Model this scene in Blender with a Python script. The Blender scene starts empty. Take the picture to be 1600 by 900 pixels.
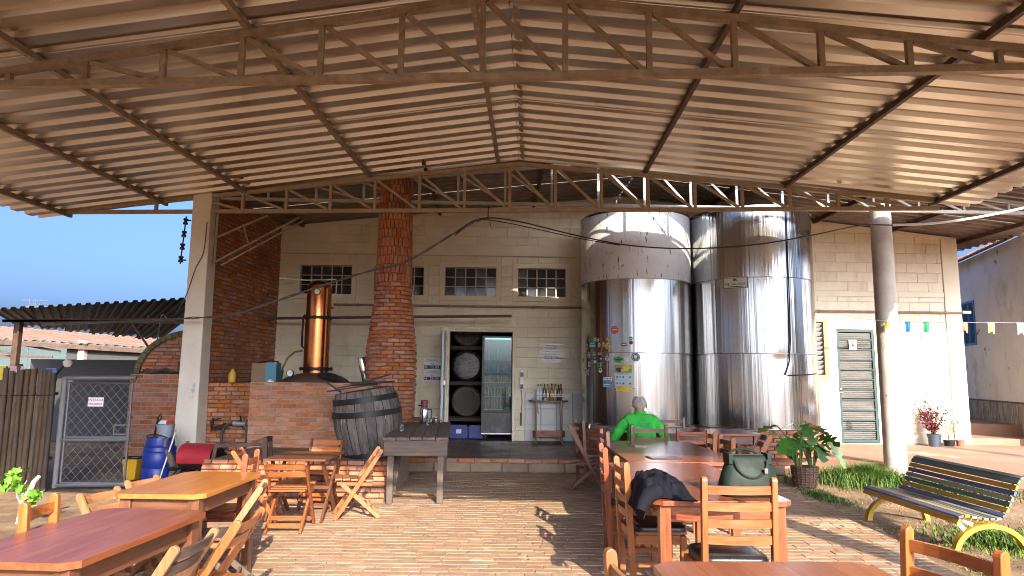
import bpy, bmesh, math, random
from math import sin, cos, pi, radians, atan2, sqrt
from mathutils import Vector, Matrix, Euler
random.seed(11)
S = bpy.context.scene
COL = S.collection
# ------------------------------------------------------------------ camera
PITCH, ROLL, CAM_H = radians(7.4), radians(0.6), 1.42
cd = bpy.data.cameras.new('camera'); cam = bpy.data.objects.new('camera', cd); COL.objects.link(cam)
cd.sensor_width = 36; cd.lens = 36 * 1040 / 1600; cd.clip_start = 0.05; cd.clip_end = 3000
fw = Vector((0, cos(PITCH), sin(PITCH))); u0 = Vector((0, -sin(PITCH), cos(PITCH))); r0 = Vector((1, 0, 0))
rt = cos(ROLL) * r0 + sin(ROLL) * u0; up = cos(ROLL) * u0 - sin(ROLL) * r0
m = Matrix((rt, up, -fw)).transposed().to_4x4(); m.translation = (0, 0, CAM_H); cam.matrix_world = m
S.camera = cam
# ------------------------------------------------------------------ sky and sun
SUN_EL, SUN_AZ = radians(26), radians(16.5)          # azimuth: to the right of straight behind the camera
w = bpy.data.worlds.new('World'); S.world = w; w.use_nodes = True
nt = w.node_tree; bg = nt.nodes['Background']
sky = nt.nodes.new('ShaderNodeTexSky'); sky.sky_type = 'NISHITA'; sky.sun_disc = False
sky.sun_elevation = SUN_EL; sky.sun_rotation = pi - SUN_AZ
sky.air_density = 0.5; sky.dust_density = 6.2; sky.ozone_density = 6.5
nt.links.new(sky.outputs[0], bg.inputs[0]); bg.inputs[1].default_value = 0.15
sd = bpy.data.lights.new('sun', 'SUN'); sd.energy = 3.6; sd.angle = radians(0.5); sd.color = (1.0, 0.87, 0.70)
so = bpy.data.objects.new('sun', sd); COL.objects.link(so)
tow = Vector((sin(SUN_AZ) * cos(SUN_EL), -cos(SUN_AZ) * cos(SUN_EL), sin(SUN_EL)))
so.rotation_euler = tow.to_track_quat('Z', 'Y').to_euler()
so.location = (6, -10, 20)
S.view_settings.view_transform = 'Standard'; S.view_settings.look = 'None'
S.view_settings.exposure = 1.65; S.view_settings.gamma = 1.0
S.cycles.use_denoising = True; S.cycles.filter_width = 1.0
S.cycles.max_bounces = 14; S.cycles.diffuse_bounces = 10; S.cycles.glossy_bounces = 5
S.cycles.transparent_max_bounces = 12; S.cycles.caustics_reflective = False; S.cycles.caustics_refractive = False
S.cycles.sample_clamp_indirect = 6

# ------------------------------------------------------------------ materials
def mat(name, col, rough=0.6, metal=0.0, col2=None, scale=6.0, stretch=(1, 1, 1), bump=0.0, bscale=None, rnd=0.0,
        coat=0.0, detail=6, contrast=(0.3, 0.7), rvar=0.0, spots=None, trans=0.0, emit=None, sat=0.0, island=False, bstretch=None, spec=None, wspots=None, bdist=0.012):
    m = bpy.data.materials.new(name); m.use_nodes = True
    t = m.node_tree; N = t.nodes; L = t.links
    b = N['Principled BSDF']
    b.inputs['Roughness'].default_value = rough; b.inputs['Metallic'].default_value = metal
    if spec is not None: b.inputs['Specular IOR Level'].default_value = spec
    if coat: b.inputs['Coat Weight'].default_value = coat; b.inputs['Coat Roughness'].default_value = 0.12
    if trans: b.inputs['Transmission Weight'].default_value = trans
    if emit: b.inputs['Emission Color'].default_value = (*emit[:3], 1); b.inputs['Emission Strength'].default_value = emit[3]
    tc = N.new('ShaderNodeTexCoord'); mp = N.new('ShaderNodeMapping'); L.new(tc.outputs['Object'], mp.inputs[0])
    mp.inputs['Scale'].default_value = stretch
    oi = N.new('ShaderNodeObjectInfo')
    # shift the texture from object to object so that copies differ
    vm = N.new('ShaderNodeVectorMath'); vm.operation = 'MULTIPLY_ADD'
    L.new(oi.outputs['Random'], vm.inputs[0]); vm.inputs[1].default_value = (17.3, 9.1, 23.7); L.new(tc.outputs['Object'], vm.inputs[2])
    L.new(vm.outputs[0], mp.inputs[0])
    no = N.new('ShaderNodeTexNoise'); no.inputs['Scale'].default_value = scale; no.inputs['Detail'].default_value = detail
    no.inputs['Roughness'].default_value = 0.62
    L.new(mp.outputs[0], no.inputs['Vector'])
    cr = N.new('ShaderNodeValToRGB'); e = cr.color_ramp.elements
    e[0].position, e[1].position = contrast
    c2 = col2 or tuple(c * 0.7 for c in col)
    e[0].color = (*c2, 1); e[1].color = (*col, 1)
    L.new(no.outputs['Fac'], cr.inputs[0])
    out = cr.outputs[0]
    if spots:                                    # (colour, scale, threshold)
        n2 = N.new('ShaderNodeTexNoise'); n2.inputs['Scale'].default_value = spots[1]; n2.inputs['Detail'].default_value = 8
        n2.inputs['Roughness'].default_value = 0.7
        mp2 = N.new('ShaderNodeMapping'); L.new(vm.outputs[0], mp2.inputs[0])
        if len(spots) > 3: mp2.inputs['Scale'].default_value = spots[3]
        L.new(mp2.outputs[0], n2.inputs['Vector'])
        r2 = N.new('ShaderNodeValToRGB'); r2.color_ramp.elements[0].position = spots[2]; r2.color_ramp.elements[1].position = min(1, spots[2] + 0.06)
        L.new(n2.outputs['Fac'], r2.inputs[0])
        mx = N.new('ShaderNodeMix'); mx.data_type = 'RGBA'
        L.new(r2.outputs[0], mx.inputs[0]); L.new(out, mx.inputs[6]); mx.inputs[7].default_value = (*spots[0], 1)
        out = mx.outputs[2]
    if wspots:                                   # soft stains that run across neighbouring pieces: (colour, scale, threshold, stretch)
        gp = N.new('ShaderNodeNewGeometry'); mp4 = N.new('ShaderNodeMapping'); L.new(gp.outputs['Position'], mp4.inputs[0]); mp4.inputs['Scale'].default_value = wspots[3]
        n4 = N.new('ShaderNodeTexNoise'); n4.inputs['Scale'].default_value = wspots[1]; n4.inputs['Detail'].default_value = 9; n4.inputs['Roughness'].default_value = 0.68
        L.new(mp4.outputs[0], n4.inputs['Vector']); r4 = N.new('ShaderNodeMapRange'); L.new(n4.outputs['Fac'], r4.inputs[0]); r4.inputs[1].default_value = wspots[2]; r4.inputs[2].default_value = wspots[2] + 0.22; r4.inputs[4].default_value = 0.8
        m4 = N.new('ShaderNodeMix'); m4.data_type = 'RGBA'; L.new(r4.outputs[0], m4.inputs[0]); L.new(out, m4.inputs[6]); m4.inputs[7].default_value = (*wspots[0], 1); out = m4.outputs[2]
    if rnd or sat:
        hs = N.new('ShaderNodeHueSaturation')
        src = oi.outputs['Random']
        if island:
            ge = N.new('ShaderNodeNewGeometry'); ad = N.new('ShaderNodeMath'); ad.operation = 'ADD'
            L.new(ge.outputs['Random Per Island'], ad.inputs[0]); L.new(src, ad.inputs[1])
            fr = N.new('ShaderNodeMath'); fr.operation = 'FRACT'; L.new(ad.outputs[0], fr.inputs[0]); src = fr.outputs[0]
        mr = N.new('ShaderNodeMapRange'); L.new(src, mr.inputs[0]); mr.inputs[3].default_value = 1 - rnd; mr.inputs[4].default_value = 1 + rnd
        L.new(mr.outputs[0], hs.inputs['Value'])
        if sat:
            ml = N.new('ShaderNodeMath'); ml.operation = 'MULTIPLY'; L.new(src, ml.inputs[0]); ml.inputs[1].default_value = 7.31
            f2 = N.new('ShaderNodeMath'); f2.operation = 'FRACT'; L.new(ml.outputs[0], f2.inputs[0])
            m2 = N.new('ShaderNodeMapRange'); L.new(f2.outputs[0], m2.inputs[0]); m2.inputs[3].default_value = 1 - sat; m2.inputs[4].default_value = 1 + sat
            L.new(m2.outputs[0], hs.inputs['Saturation'])
        L.new(out, hs.inputs['Color']); out = hs.outputs[0]
    L.new(out, b.inputs['Base Color'])
    if rvar:
        rr = N.new('ShaderNodeMapRange'); L.new(no.outputs['Fac'], rr.inputs[0]); rr.inputs[1].default_value = 0.3; rr.inputs[2].default_value = 0.7
        rr.inputs[3].default_value = max(0, rough - rvar); rr.inputs[4].default_value = min(1, rough + rvar); L.new(rr.outputs[0], b.inputs['Roughness'])
    if bump:
        bp = N.new('ShaderNodeBump'); bp.inputs['Strength'].default_value = min(1, bump); bp.inputs['Distance'].default_value = bdist
        if bscale:
            n3 = N.new('ShaderNodeTexNoise'); n3.inputs['Scale'].default_value = bscale; n3.inputs['Detail'].default_value = 5
            mp3 = N.new('ShaderNodeMapping'); mp3.inputs['Scale'].default_value = bstretch or stretch; L.new(vm.outputs[0], mp3.inputs[0]); L.new(mp3.outputs[0], n3.inputs['Vector'])
            L.new(n3.outputs['Fac'], bp.inputs['Height'])
        else: L.new(no.outputs['Fac'], bp.inputs['Height'])
        L.new(bp.outputs[0], b.inputs['Normal'])
    return m

def wood(name, col, col2, axis='x', rough=0.38, coat=0.0, rnd=0.10, scale=3.0, bump=0.12, spots=None, detail=6, rv=0.10):
    st = {'x': (0.9, 12, 12), 'y': (12, 0.9, 12), 'z': (12, 12, 0.9)}[axis]
    return mat(name, col, rough, 0, col2, scale, st, bump, rnd=rnd, coat=coat, contrast=(0.3, 0.72), rvar=rv, spots=spots, detail=detail)
M = {}
for a in 'xyz':
    M['honey_' + a] = wood('honey varnished wood ' + a, (0.37, 0.135, 0.042), (0.22, 0.068, 0.02), a, 0.36, 0.15)
    M['red_' + a] = wood('reddish varnished wood ' + a, (0.33, 0.095, 0.034), (0.16, 0.038, 0.016), a, 0.3, 0.3)
    M['pale_' + a] = wood('pale worn wood ' + a, (0.38, 0.18, 0.075), (0.24, 0.095, 0.038), a, 0.5)
    M['brown_' + a] = wood('dark brown wood ' + a, (0.19, 0.075, 0.035), (0.09, 0.034, 0.018), a, 0.38, 0.15)
    M['old_' + a] = wood('weathered grey brown wood ' + a, (0.18, 0.13, 0.098), (0.065, 0.045, 0.034), a, 0.75, bump=0.5)
    M['orange_' + a] = wood('orange varnished wood ' + a, (0.47, 0.155, 0.038), (0.29, 0.075, 0.018), a, 0.32, 0.25)
M['tabletop_red'] = wood('red varnished table top', (0.32, 0.10, 0.036), (0.18, 0.045, 0.018), 'y', 0.32, 0.08, 0.12, 2.4, 0.0, ((0.14, 0.05, 0.025), 1.4, 0.68, (3, 0.5, 3)), detail=4, rv=0.0)
M['tabletop_honey'] = wood('honey varnished table top', (0.50, 0.20, 0.045), (0.32, 0.105, 0.022), 'y', 0.32, 0.08, 0.12, 2.4, 0.0, ((0.14, 0.05, 0.025), 1.4, 0.68, (3, 0.5, 3)), detail=4, rv=0.0)
M['tabletop_brown'] = wood('brown varnished table top', (0.33, 0.10, 0.04), (0.18, 0.045, 0.02), 'y', 0.27, 0.12, 0.12, 2.4, 0.0, ((0.11, 0.04, 0.02), 1.4, 0.68, (3, 0.5, 3)), detail=4, rv=0.0)
M['brick'] = mat('fired clay brick', (0.48, 0.215, 0.115), 0.85, 0, (0.32, 0.125, 0.068), 9, bump=0.6, bscale=30, rnd=0.20, sat=0.18, island=True, spots=((0.15, 0.08, 0.055), 3, 0.68), wspots=((0.16, 0.09, 0.06), 0.9, 0.58, (1, 1, 0.5)))
M['brick_dark'] = mat('smoke darkened clay brick', (0.50, 0.20, 0.09), 0.85, 0, (0.30, 0.105, 0.05), 6, wspots=((0.11, 0.055, 0.035), 0.9, 0.52, (1, 1, 1)), bump=0.6, bscale=30, rnd=0.20, sat=0.18, island=True)
M['brick_new'] = mat('orange clay brick', (0.40, 0.165, 0.095), 0.85, 0, (0.28, 0.105, 0.06), 9, bump=0.4, bscale=30, rnd=0.22, sat=0.2, island=True)
M['mortar'] = mat('sandy mortar', (0.39, 0.28, 0.185), 0.95, 0, (0.27, 0.18, 0.115), 14, bump=0.4)
M['mortar_dark'] = mat('dark sooty mortar', (0.22, 0.125, 0.07), 0.95, 0, (0.13, 0.07, 0.04), 14, bump=0.4)
M['paver'] = mat('worn clay paving brick', (0.385, 0.25, 0.157), 0.9, 0, (0.29, 0.18, 0.11), 7, wspots=((0.20, 0.115, 0.075), 1.3, 0.56, (1, 1, 1)), bump=0.4, bscale=22, rnd=0.12, sat=0.10, island=True, spots=((0.45, 0.33, 0.21), 1.6, 0.56))
M['sand_joint'] = mat('sand between pavers', (0.38, 0.25, 0.165), 0.95, 0, (0.30, 0.19, 0.12), 5, bump=0.3)
M['dirt'] = mat('dry brown dirt', (0.36, 0.235, 0.135), 0.97, 0, (0.17, 0.10, 0.055), 1.9, bump=0.9, bscale=9, detail=12, contrast=(0.38, 0.60), spots=((0.27, 0.24, 0.09), 3.2, 0.60))  # strong dark mottling holds both dirt texture and the shadows lying on it
M['block'] = mat('cream painted concrete block', (0.80, 0.71, 0.53), 0.75, 0, (0.72, 0.625, 0.455), 3.0, wspots=((0.44, 0.35, 0.22), 1.5, 0.55, (1, 1, 0.45)), bump=0.25, bscale=60, rnd=0.05, island=True, spots=((0.40, 0.32, 0.22), 2.2, 0.74))
M['block_joint'] = mat('cream painted joint', (0.60, 0.51, 0.36), 0.9, 0, (0.42, 0.34, 0.24), 4)
M['trim'] = mat('cream painted plaster', (0.80, 0.71, 0.53), 0.75, 0, (0.72, 0.62, 0.45), 3, bump=0.15, bscale=40, spots=((0.36, 0.28, 0.19), 2.6, 0.72))
M['tile_white'] = mat('white glazed tile', (0.62, 0.62, 0.58), 0.25, 0, (0.53, 0.53, 0.49), 5, rnd=0.04)
M['concrete'] = mat('pale weathered concrete', (0.60, 0.55, 0.47), 0.9, 0, (0.45, 0.40, 0.34), 4, bump=0.35, bscale=35, spots=((0.24, 0.21, 0.18), 3.4, 0.66))
M['concrete_left'] = mat('flaking whitewashed concrete', (0.82, 0.75, 0.62), 0.9, 0, (0.70, 0.62, 0.49), 3, bump=0.4, bscale=35, spots=((0.38, 0.36, 0.33), 5, 0.61, (1, 1, 0.35)))
M['steel_paint'] = mat('brown weathered painted steel', (0.33, 0.245, 0.165), 0.65, 0.2, (0.19, 0.13, 0.08), 10, bump=0.2, rnd=0.05, spots=((0.36, 0.28, 0.2), 5, 0.62))
M['steel_dark'] = mat('dark rusty steel', (0.14, 0.075, 0.05), 0.7, 0.3, (0.06, 0.035, 0.025), 9, bump=0.25)
M['sheet'] = mat('galvanised roof sheet', (0.58, 0.49, 0.395), 0.33, 0.86, (0.51, 0.43, 0.34), 1.2, (1, 1, 1), rnd=0.04, rvar=0.04, detail=3, wspots=((0.26, 0.18, 0.12), 1.2, 0.60, (1, 1, 1)))
M['sheet_old'] = mat('old brown roof sheet', (0.22, 0.175, 0.14), 0.6, 0.4, (0.12, 0.09, 0.07), 3, rnd=0.06, spots=((0.2, 0.09, 0.05), 2.4, 0.6))
M['sheet_black'] = mat('dark old roof sheet', (0.04, 0.037, 0.04), 0.65, 0.2, (0.025, 0.023, 0.024), 3, rnd=0.1)
M['rust_roof'] = mat('rusty pale roof sheet', (0.26, 0.125, 0.075), 0.85, 0.0, (0.34, 0.24, 0.18), 2.5, (0.4, 3, 1))
M['iron'] = mat('black iron', (0.03, 0.028, 0.027), 0.5, 0.6, (0.015, 0.013, 0.012), 8, bump=0.2)
M['chrome'] = mat('bright steel', (0.65, 0.65, 0.65), 0.18, 1.0, (0.55, 0.55, 0.55), 6)
M['galv'] = mat('galvanised pipe', (0.45, 0.45, 0.45), 0.5, 0.6, (0.30, 0.29, 0.28), 8)
M['black'] = mat('black plastic', (0.015, 0.015, 0.016), 0.4)
M['pad'] = mat('black leatherette', (0.02, 0.02, 0.022), 0.28, 0, (0.013, 0.013, 0.014), 20, bump=0.1, bscale=90)
M['white'] = mat('white paint', (0.72, 0.72, 0.70), 0.5, 0, (0.62, 0.62, 0.60), 5)
M['paper'] = mat('white paper', (0.84, 0.84, 0.82), 0.8, 0, (0.66, 0.66, 0.65), 8)
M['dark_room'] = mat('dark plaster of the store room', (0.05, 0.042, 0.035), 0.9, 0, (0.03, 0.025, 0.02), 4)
def plain(name, c, r=0.5, metal=0.0): 
    if name not in M: M[name] = mat(name, c, r, metal, tuple(x * 0.88 for x in c), 9)
    return M[name]

# ------------------------------------------------------------------ mesh helper
class MB:
    def __init__(s): s.v = []; s.f = []
    def add(s, vs, fs):
        o = len(s.v); s.v += [tuple(v) for v in vs]; s.f += [tuple(i + o for i in f) for f in fs]; return s
    def box(s, c, d, R=None):
        x, y, z = d[0] / 2, d[1] / 2, d[2] / 2
        vs = [Vector(p) for p in ((-x, -y, -z), (x, -y, -z), (x, y, -z), (-x, y, -z), (-x, -y, z), (x, -y, z), (x, y, z), (-x, y, z))]
        if R is not None: vs = [R @ v for v in vs]
        c = Vector(c)
        return s.add([v + c for v in vs], [(0, 3, 2, 1), (4, 5, 6, 7), (0, 1, 5, 4), (1, 2, 6, 5), (2, 3, 7, 6), (3, 0, 4, 7)])
    def mm(s, a, b): return s.box([(a[i] + b[i]) / 2 for i in range(3)], [abs(b[i] - a[i]) for i in range(3)])
    def bar(s, p, q, w, h, upv=(0, 0, 1)):
        p = Vector(p); q = Vector(q); d = q - p; l = d.length; d.normalize()
        u = Vector(upv)
        if abs(d.dot(u)) > 0.98: u = Vector((0, 1, 0))
        a = d.cross(u).normalized(); b = a.cross(d).normalized()
        R = Matrix((d, -a, b)).transposed()
        return s.box((p + q) / 2, (l, w, h), R)
    def tube(s, pts, r, n=8, cap=True):
        pts = [Vector(p) for p in pts]; k = len(pts); rs = r if isinstance(r, (list, tuple)) else [r] * k
        rings = []; prev = None
        for i, p in enumerate(pts):
            d = (pts[min(i + 1, k - 1)] - pts[max(i - 1, 0)])
            d = d.normalized() if d.length > 1e-9 else Vector((0, 0, 1))
            if prev is None:
                a = d.cross(Vector((0, 0, 1)))
                if a.length < 0.05: a = d.cross(Vector((1, 0, 0)))
            else: a = prev - d * prev.dot(d)
            a.normalize(); b = d.cross(a); prev = a
            rings.append([p + (a * cos(2 * pi * j / n) + b * sin(2 * pi * j / n)) * rs[i] for j in range(n)])
        vs = [v for rg in rings for v in rg]; fs = []
        for i in range(k - 1):
            for j in range(n):
                fs.append((i * n + j, i * n + (j + 1) % n, (i + 1) * n + (j + 1) % n, (i + 1) * n + j))
        if cap: fs.append(tuple(range(n - 1, -1, -1))); fs.append(tuple((k - 1) * n + j for j in range(n)))
        return s.add(vs, fs)
    def lathe(s, prof, n=24, c=(0, 0, 0), R=None, a0=0, a1=2 * pi):
        c = Vector(c); full = abs(a1 - a0 - 2 * pi) < 1e-6; k = n if full else n + 1; vs = []; fs = []
        for (r, z) in prof:
            for j in range(k):
                t = a0 + (a1 - a0) * j / n; v = Vector((r * cos(t), r * sin(t), z))
                vs.append((R @ v if R is not None else v) + c)
        for i in range(len(prof) - 1):
            for j in range(n):
                j2 = (j + 1) % k; fs.append((i * k + j, i * k + j2, (i + 1) * k + j2, (i + 1) * k + j))
        if full:
            if prof[0][0] > 1e-4: fs.append(tuple(range(k - 1, -1, -1)))
            if prof[-1][0] > 1e-4: fs.append(tuple((len(prof) - 1) * k + j for j in range(k)))
        return s.add(vs, fs)
    def prism(s, poly, ext, o=(0, 0, 0)):
        """poly: list of 3-D points in a plane; ext: extrusion vector"""
        n = len(poly); e = Vector(ext); o = Vector(o); P = [Vector(p) + o for p in poly]
        return s.add(P + [p + e for p in P], [tuple(range(n - 1, -1, -1)), tuple(range(n, 2 * n))] + [(i, (i + 1) % n, n + (i + 1) % n, n + i) for i in range(n)])
    def mesh(s, name, m=None, smooth=False, ang=40):
        me = bpy.data.meshes.new(name); me.from_pydata(s.v, [], s.f); me.validate()
        bm = bmesh.new(); bm.from_mesh(me); bmesh.ops.recalc_face_normals(bm, faces=bm.faces); bm.to_mesh(me); bm.free()
        if m is not None: me.materials.append(m)
        if smooth:
            me.polygons.foreach_set('use_smooth', [True] * len(me.polygons)); me.set_sharp_from_angle(angle=radians(ang))
        me.update(); return me
    def build(s, name, m, parent=None, smooth=False, bev=0, ang=40, **kw):
        return put(name, s.mesh(name, m, smooth, ang), parent, bev=bev, **kw)
def put(name, me, parent=None, loc=None, rot=None, bev=0, kind=None, scl=None):
    o = bpy.data.objects.new(name, me); COL.objects.link(o)
    if parent is not None: o.parent = parent
    if loc is not None: o.location = loc
    if rot is not None: o.rotation_euler = rot
    if scl is not None: o.scale = scl
    if bev:
        b = o.modifiers.new('edge', 'BEVEL'); b.width = bev; b.segments = 2; b.limit_method = 'ANGLE'; b.angle_limit = radians(50)
    if kind: o['kind'] = kind
    return o
def tag(o, label, cat, group=None):
    o['label'] = label; o['category'] = cat
    if group: o['group'] = group
    return o
def thing(name, label, cat, loc=(0, 0, 0), rotz=0, group=None, rot=None):
    o = bpy.data.objects.new(name, None); COL.objects.link(o); o.empty_display_size = 0.1
    o.location = loc; o.rotation_euler = rot or (0, 0, rotz); return tag(o, label, cat, group)
def kids(o): return [c for c in bpy.data.objects if c.parent == o]
KIDS = {}
def tree(o):
    return (o, [tree(c) for c in o.children])
def dup(src, label, loc, rotz=0, group=None, rot=None, mats=None):
    """copy a thing with its parts and sub-parts; mats swaps materials on copied meshes"""
    def rec(o, par):
        c = o.copy()
        if mats and o.type == 'MESH' and o.data.materials and o.data.materials[0].name in mats:
            key = (o.data.name, mats[o.data.materials[0].name].name)
            if key not in KIDS:
                d = o.data.copy(); d.materials[0] = mats[o.data.materials[0].name]; KIDS[key] = d
            c.data = KIDS[key]
        COL.objects.link(c)
        if par is not None: c.parent = par
        for ch in o.children: rec(ch, c)
        return c
    r = rec(src, None); r.location = loc; r.rotation_euler = rot or (0, 0, rotz); r['label'] = label
    if group: r['group'] = group
    return r
FONT = None
def text(name, body, size, m, parent, loc, rot=(pi / 2, 0, 0), ext=0.0008, align='CENTER'):
    cu = bpy.data.curves.new(name, 'FONT'); cu.body = body; cu.size = size; cu.extrude = ext; cu.align_x = align; cu.align_y = 'CENTER'
    cu.resolution_u = 2
    t = bpy.data.objects.new(name, cu); COL.objects.link(t)
    dg = bpy.context.evaluated_depsgraph_get(); me = bpy.data.meshes.new_from_object(t.evaluated_get(dg))
    bpy.data.objects.remove(t); me.materials.clear(); me.materials.append(m)
    return put(name, me, parent, loc, rot)
def Rz(a): return Matrix.Rotation(a, 3, 'Z')
def Rx(a): return Matrix.Rotation(a, 3, 'X')
def Ry(a): return Matrix.Rotation(a, 3, 'Y')
def arc(cx, cy, r, a0, a1, n): return [(cx + r * cos(a0 + (a1 - a0) * i / n), cy + r * sin(a0 + (a1 - a0) * i / n)) for i in range(n + 1)]
def rrect(x0, y0, x1, y1, r, n=4):
    return arc(x1 - r, y1 - r, r, 0, pi / 2, n) + arc(x0 + r, y1 - r, r, pi / 2, pi, n) + arc(x0 + r, y0 + r, r, pi, 1.5 * pi, n) + arc(x1 - r, y0 + r, r, 1.5 * pi, 2 * pi, n)
def cut(rect, holes):
    """subtract axis-aligned rectangles (x0,z0,x1,z1)"""
    rs = [rect]
    for h in holes:
        o = []
        for r in rs:
            x0, z0, x1, z1 = r; a, b, c, d = h
            if c <= x0 or a >= x1 or d <= z0 or b >= z1: o.append(r); continue
            if a > x0: o.append((x0, z0, a, z1))
            if c < x1: o.append((c, z0, x1, z1))
            l, rr = max(x0, a), min(x1, c)
            if b > z0: o.append((l, z0, rr, b))
            if d < z1: o.append((l, d, rr, z1))
        rs = o
    return [r for r in rs if r[2] - r[0] > 0.02 and r[3] - r[1] > 0.02]
def pillow(w, d, h, ch):
    """brick-like block: a box with a chamfered front (towards -y)"""
    b = MB(); x, y, z = w / 2, d / 2, h / 2
    b.add([(-x, y, -z), (x, y, -z), (x, y, z), (-x, y, z), (-x, -y + ch, -z), (x, -y + ch, -z), (x, -y + ch, z), (-x, -y + ch, z),
           (-x + ch, -y, -z + ch), (x - ch, -y, -z + ch), (x - ch, -y, z - ch), (-x + ch, -y, z - ch)],
          [(0, 1, 5, 4), (1, 2, 6, 5), (2, 3, 7, 6), (3, 0, 4, 7), (4, 5, 9, 8), (5, 6, 10, 9), (6, 7, 11, 10), (7, 4, 8, 11), (8, 9, 10, 11), (3, 2, 1, 0)])
    return b
def lay(parent, rects, name, m, depth, ch, proud, limit=300, key=None, jit=0.004, gap=0.008):
    """lay rectangular pieces (x0,z0,x1,z1) on the plane y=0 of parent: the first ones as objects, the rest as one mesh"""
    if key: rects = sorted(rects, key=key)
    shared = {}
    rest = MB()
    for i, (x0, z0, x1, z1) in enumerate(rects):
        w_, h_ = x1 - x0 - gap, z1 - z0 - gap
        if w_ < 0.01 or h_ < 0.01: continue
        c = ((x0 + x1) / 2, -proud + depth / 2 + random.uniform(-jit, jit), (z0 + z1) / 2)
        rot = (random.uniform(-1, 1) * jit * 1.2, random.uniform(-1, 1) * jit * 2.0, random.uniform(-1, 1) * jit * 1.2)
        if i < limit:
            k = (round(w_, 2), round(h_, 2))
            if k not in shared: shared[k] = pillow(k[0], depth, k[1], ch).mesh(name, m)
            put(name, shared[k], parent, c, rot)
        else:
            b = pillow(w_, depth, h_, ch); E = Euler(rot).to_matrix(); cc = Vector(c)
            rest.add([E @ Vector(v) + cc for v in b.v], b.f)
    if rest.v: rest.build(name + '_courses', m, parent, kind='stuff')
def courses(x0, x1, z0, z1, bl, bh, holes=(), off=0.5, vary=0.0):
    out = []; z = z0; k = 0
    while z < z1 - 0.01:
        x = x0 - (off * bl if k % 2 else 0)
        while x < x1:
            l = bl * (1 + random.uniform(-vary, vary))
            r = (max(x, x0), z, min(x + l, x1), min(z + bh, z1))
            if r[2] - r[0] > 0.02: out += cut(r, holes)
            x += l
        z += bh; k += 1
    return out
# ================================================================== THE SETTING
def struct(name, b, m, **kw):
    o = b.build(name, m, **kw); o['kind'] = 'structure'; return o
# ground: one sheet to the horizon, finer and slightly uneven near the yard
def ground_h(x, y):
    near = max(0, 1 - max(abs(x) / 16, abs(y - 7) / 14))
    h = -0.035 + 0.016 * near * (sin(x * 2.1 + 1.3 * sin(y * 1.7)) * cos(y * 1.9 + x * 0.6))
    if x > 3.3 and 2 < y < 12: h += min(0.05, (x - 3.3) * 0.05)
    return h
b = MB()
xs = [-900, -300, -100, -50, -30, -20] + [-16 + 0.4 * i for i in range(81)] + [20, 30, 50, 100, 300, 900]
ys = [-900, -300, -100, -40, -15] + [-6 + 0.4 * i for i in range(81)] + [32, 45, 70, 120, 300, 1200]
n = len(xs)
b.add([(x, y, ground_h(x, y)) for y in ys for x in xs], [(j * n + i, j * n + i + 1, (j + 1) * n + i + 1, (j + 1) * n + i) for j in range(len(ys) - 1) for i in range(n - 1)])
struct('ground', b, M['dirt'], smooth=True)
b = MB(); b.add([(-500, 30, -0.02), (-6, 30, -0.02), (-30, 260, -0.02), (-500, 260, -0.02)], [(0, 1, 2, 3)])
struct('far_field', b, mat('far green field', (0.17, 0.24, 0.10), 0.95, 0, (0.24, 0.25, 0.13), 0.05))
b = MB(); k = 60; vs = []
for i in range(k + 1):
    x = -700 + 1400 * i / k; h = 14 + 5 * sin(i * 0.5) + 3 * sin(i * 1.3 + 1)
    vs += [(x, 330, -1), (x, 420, h), (x, 700, h * 1.2)]
b.add(vs, [(3 * i + j, 3 * i + 3 + j, 3 * i + 4 + j, 3 * i + 1 + j) for i in range(k) for j in (0, 1)])
struct('far_hills', b, mat('distant wooded hill', (0.13, 0.18, 0.15), 0.95, 0, (0.09, 0.13, 0.10), 0.03), smooth=True)

# clay brick paving of the yard
def edge_x(y): 
    pts = [(1, 2.9), (4, 3.2), (5.2, 3.32), (6, 3.42), (7.7, 3.8), (10.2, 4.02)]
    for (y0, x0), (y1, x1) in zip(pts, pts[1:]):
        if y <= y1: return x0 + (x1 - x0) * (y - y0) / (y1 - y0)
    return 4.02
b = MB(); P = [(-4.2, 1.0), (2.9, 1.0), (3.2, 4), (3.32, 5.2), (3.42, 6), (3.8, 7.7), (4.0, 9.94), (-4.2, 9.94)]
b.prism([(x, y, -0.09) for x, y in P], (0, 0, 0.0815))
paving = struct('brick_paving', b, M['sand_joint'])
rects = []; y = 1.05; k = 0
while y < 9.92:
    x = -4.15 - (0.10 if k % 2 else 0); e = edge_x(y + 0.06) - 0.02
    while x < e:
        l = 0.205 * random.uniform(0.94, 1.06)
        if x > -4.2 and min(x + l, e) - x > 0.06: rects.append((x, y, min(x + l, e), min(y + 0.1, 9.93)))
        x += l
    y += 0.1; k += 1
def seen(r):
    x, y = (r[0] + r[2]) / 2, r[1]
    hid = 0
    if y < 5.0 or abs(x) / y > 0.80: hid = 100
    if x < -1.95 or x > 3.6: hid = 60
    if 0.75 < x < 1.95 and y < 9: hid = 60
    if x < -1.4 and y > 7.5: hid = 80
    return y + hid
rects.sort(key=seen); sh = {}; rest = MB()
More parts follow.
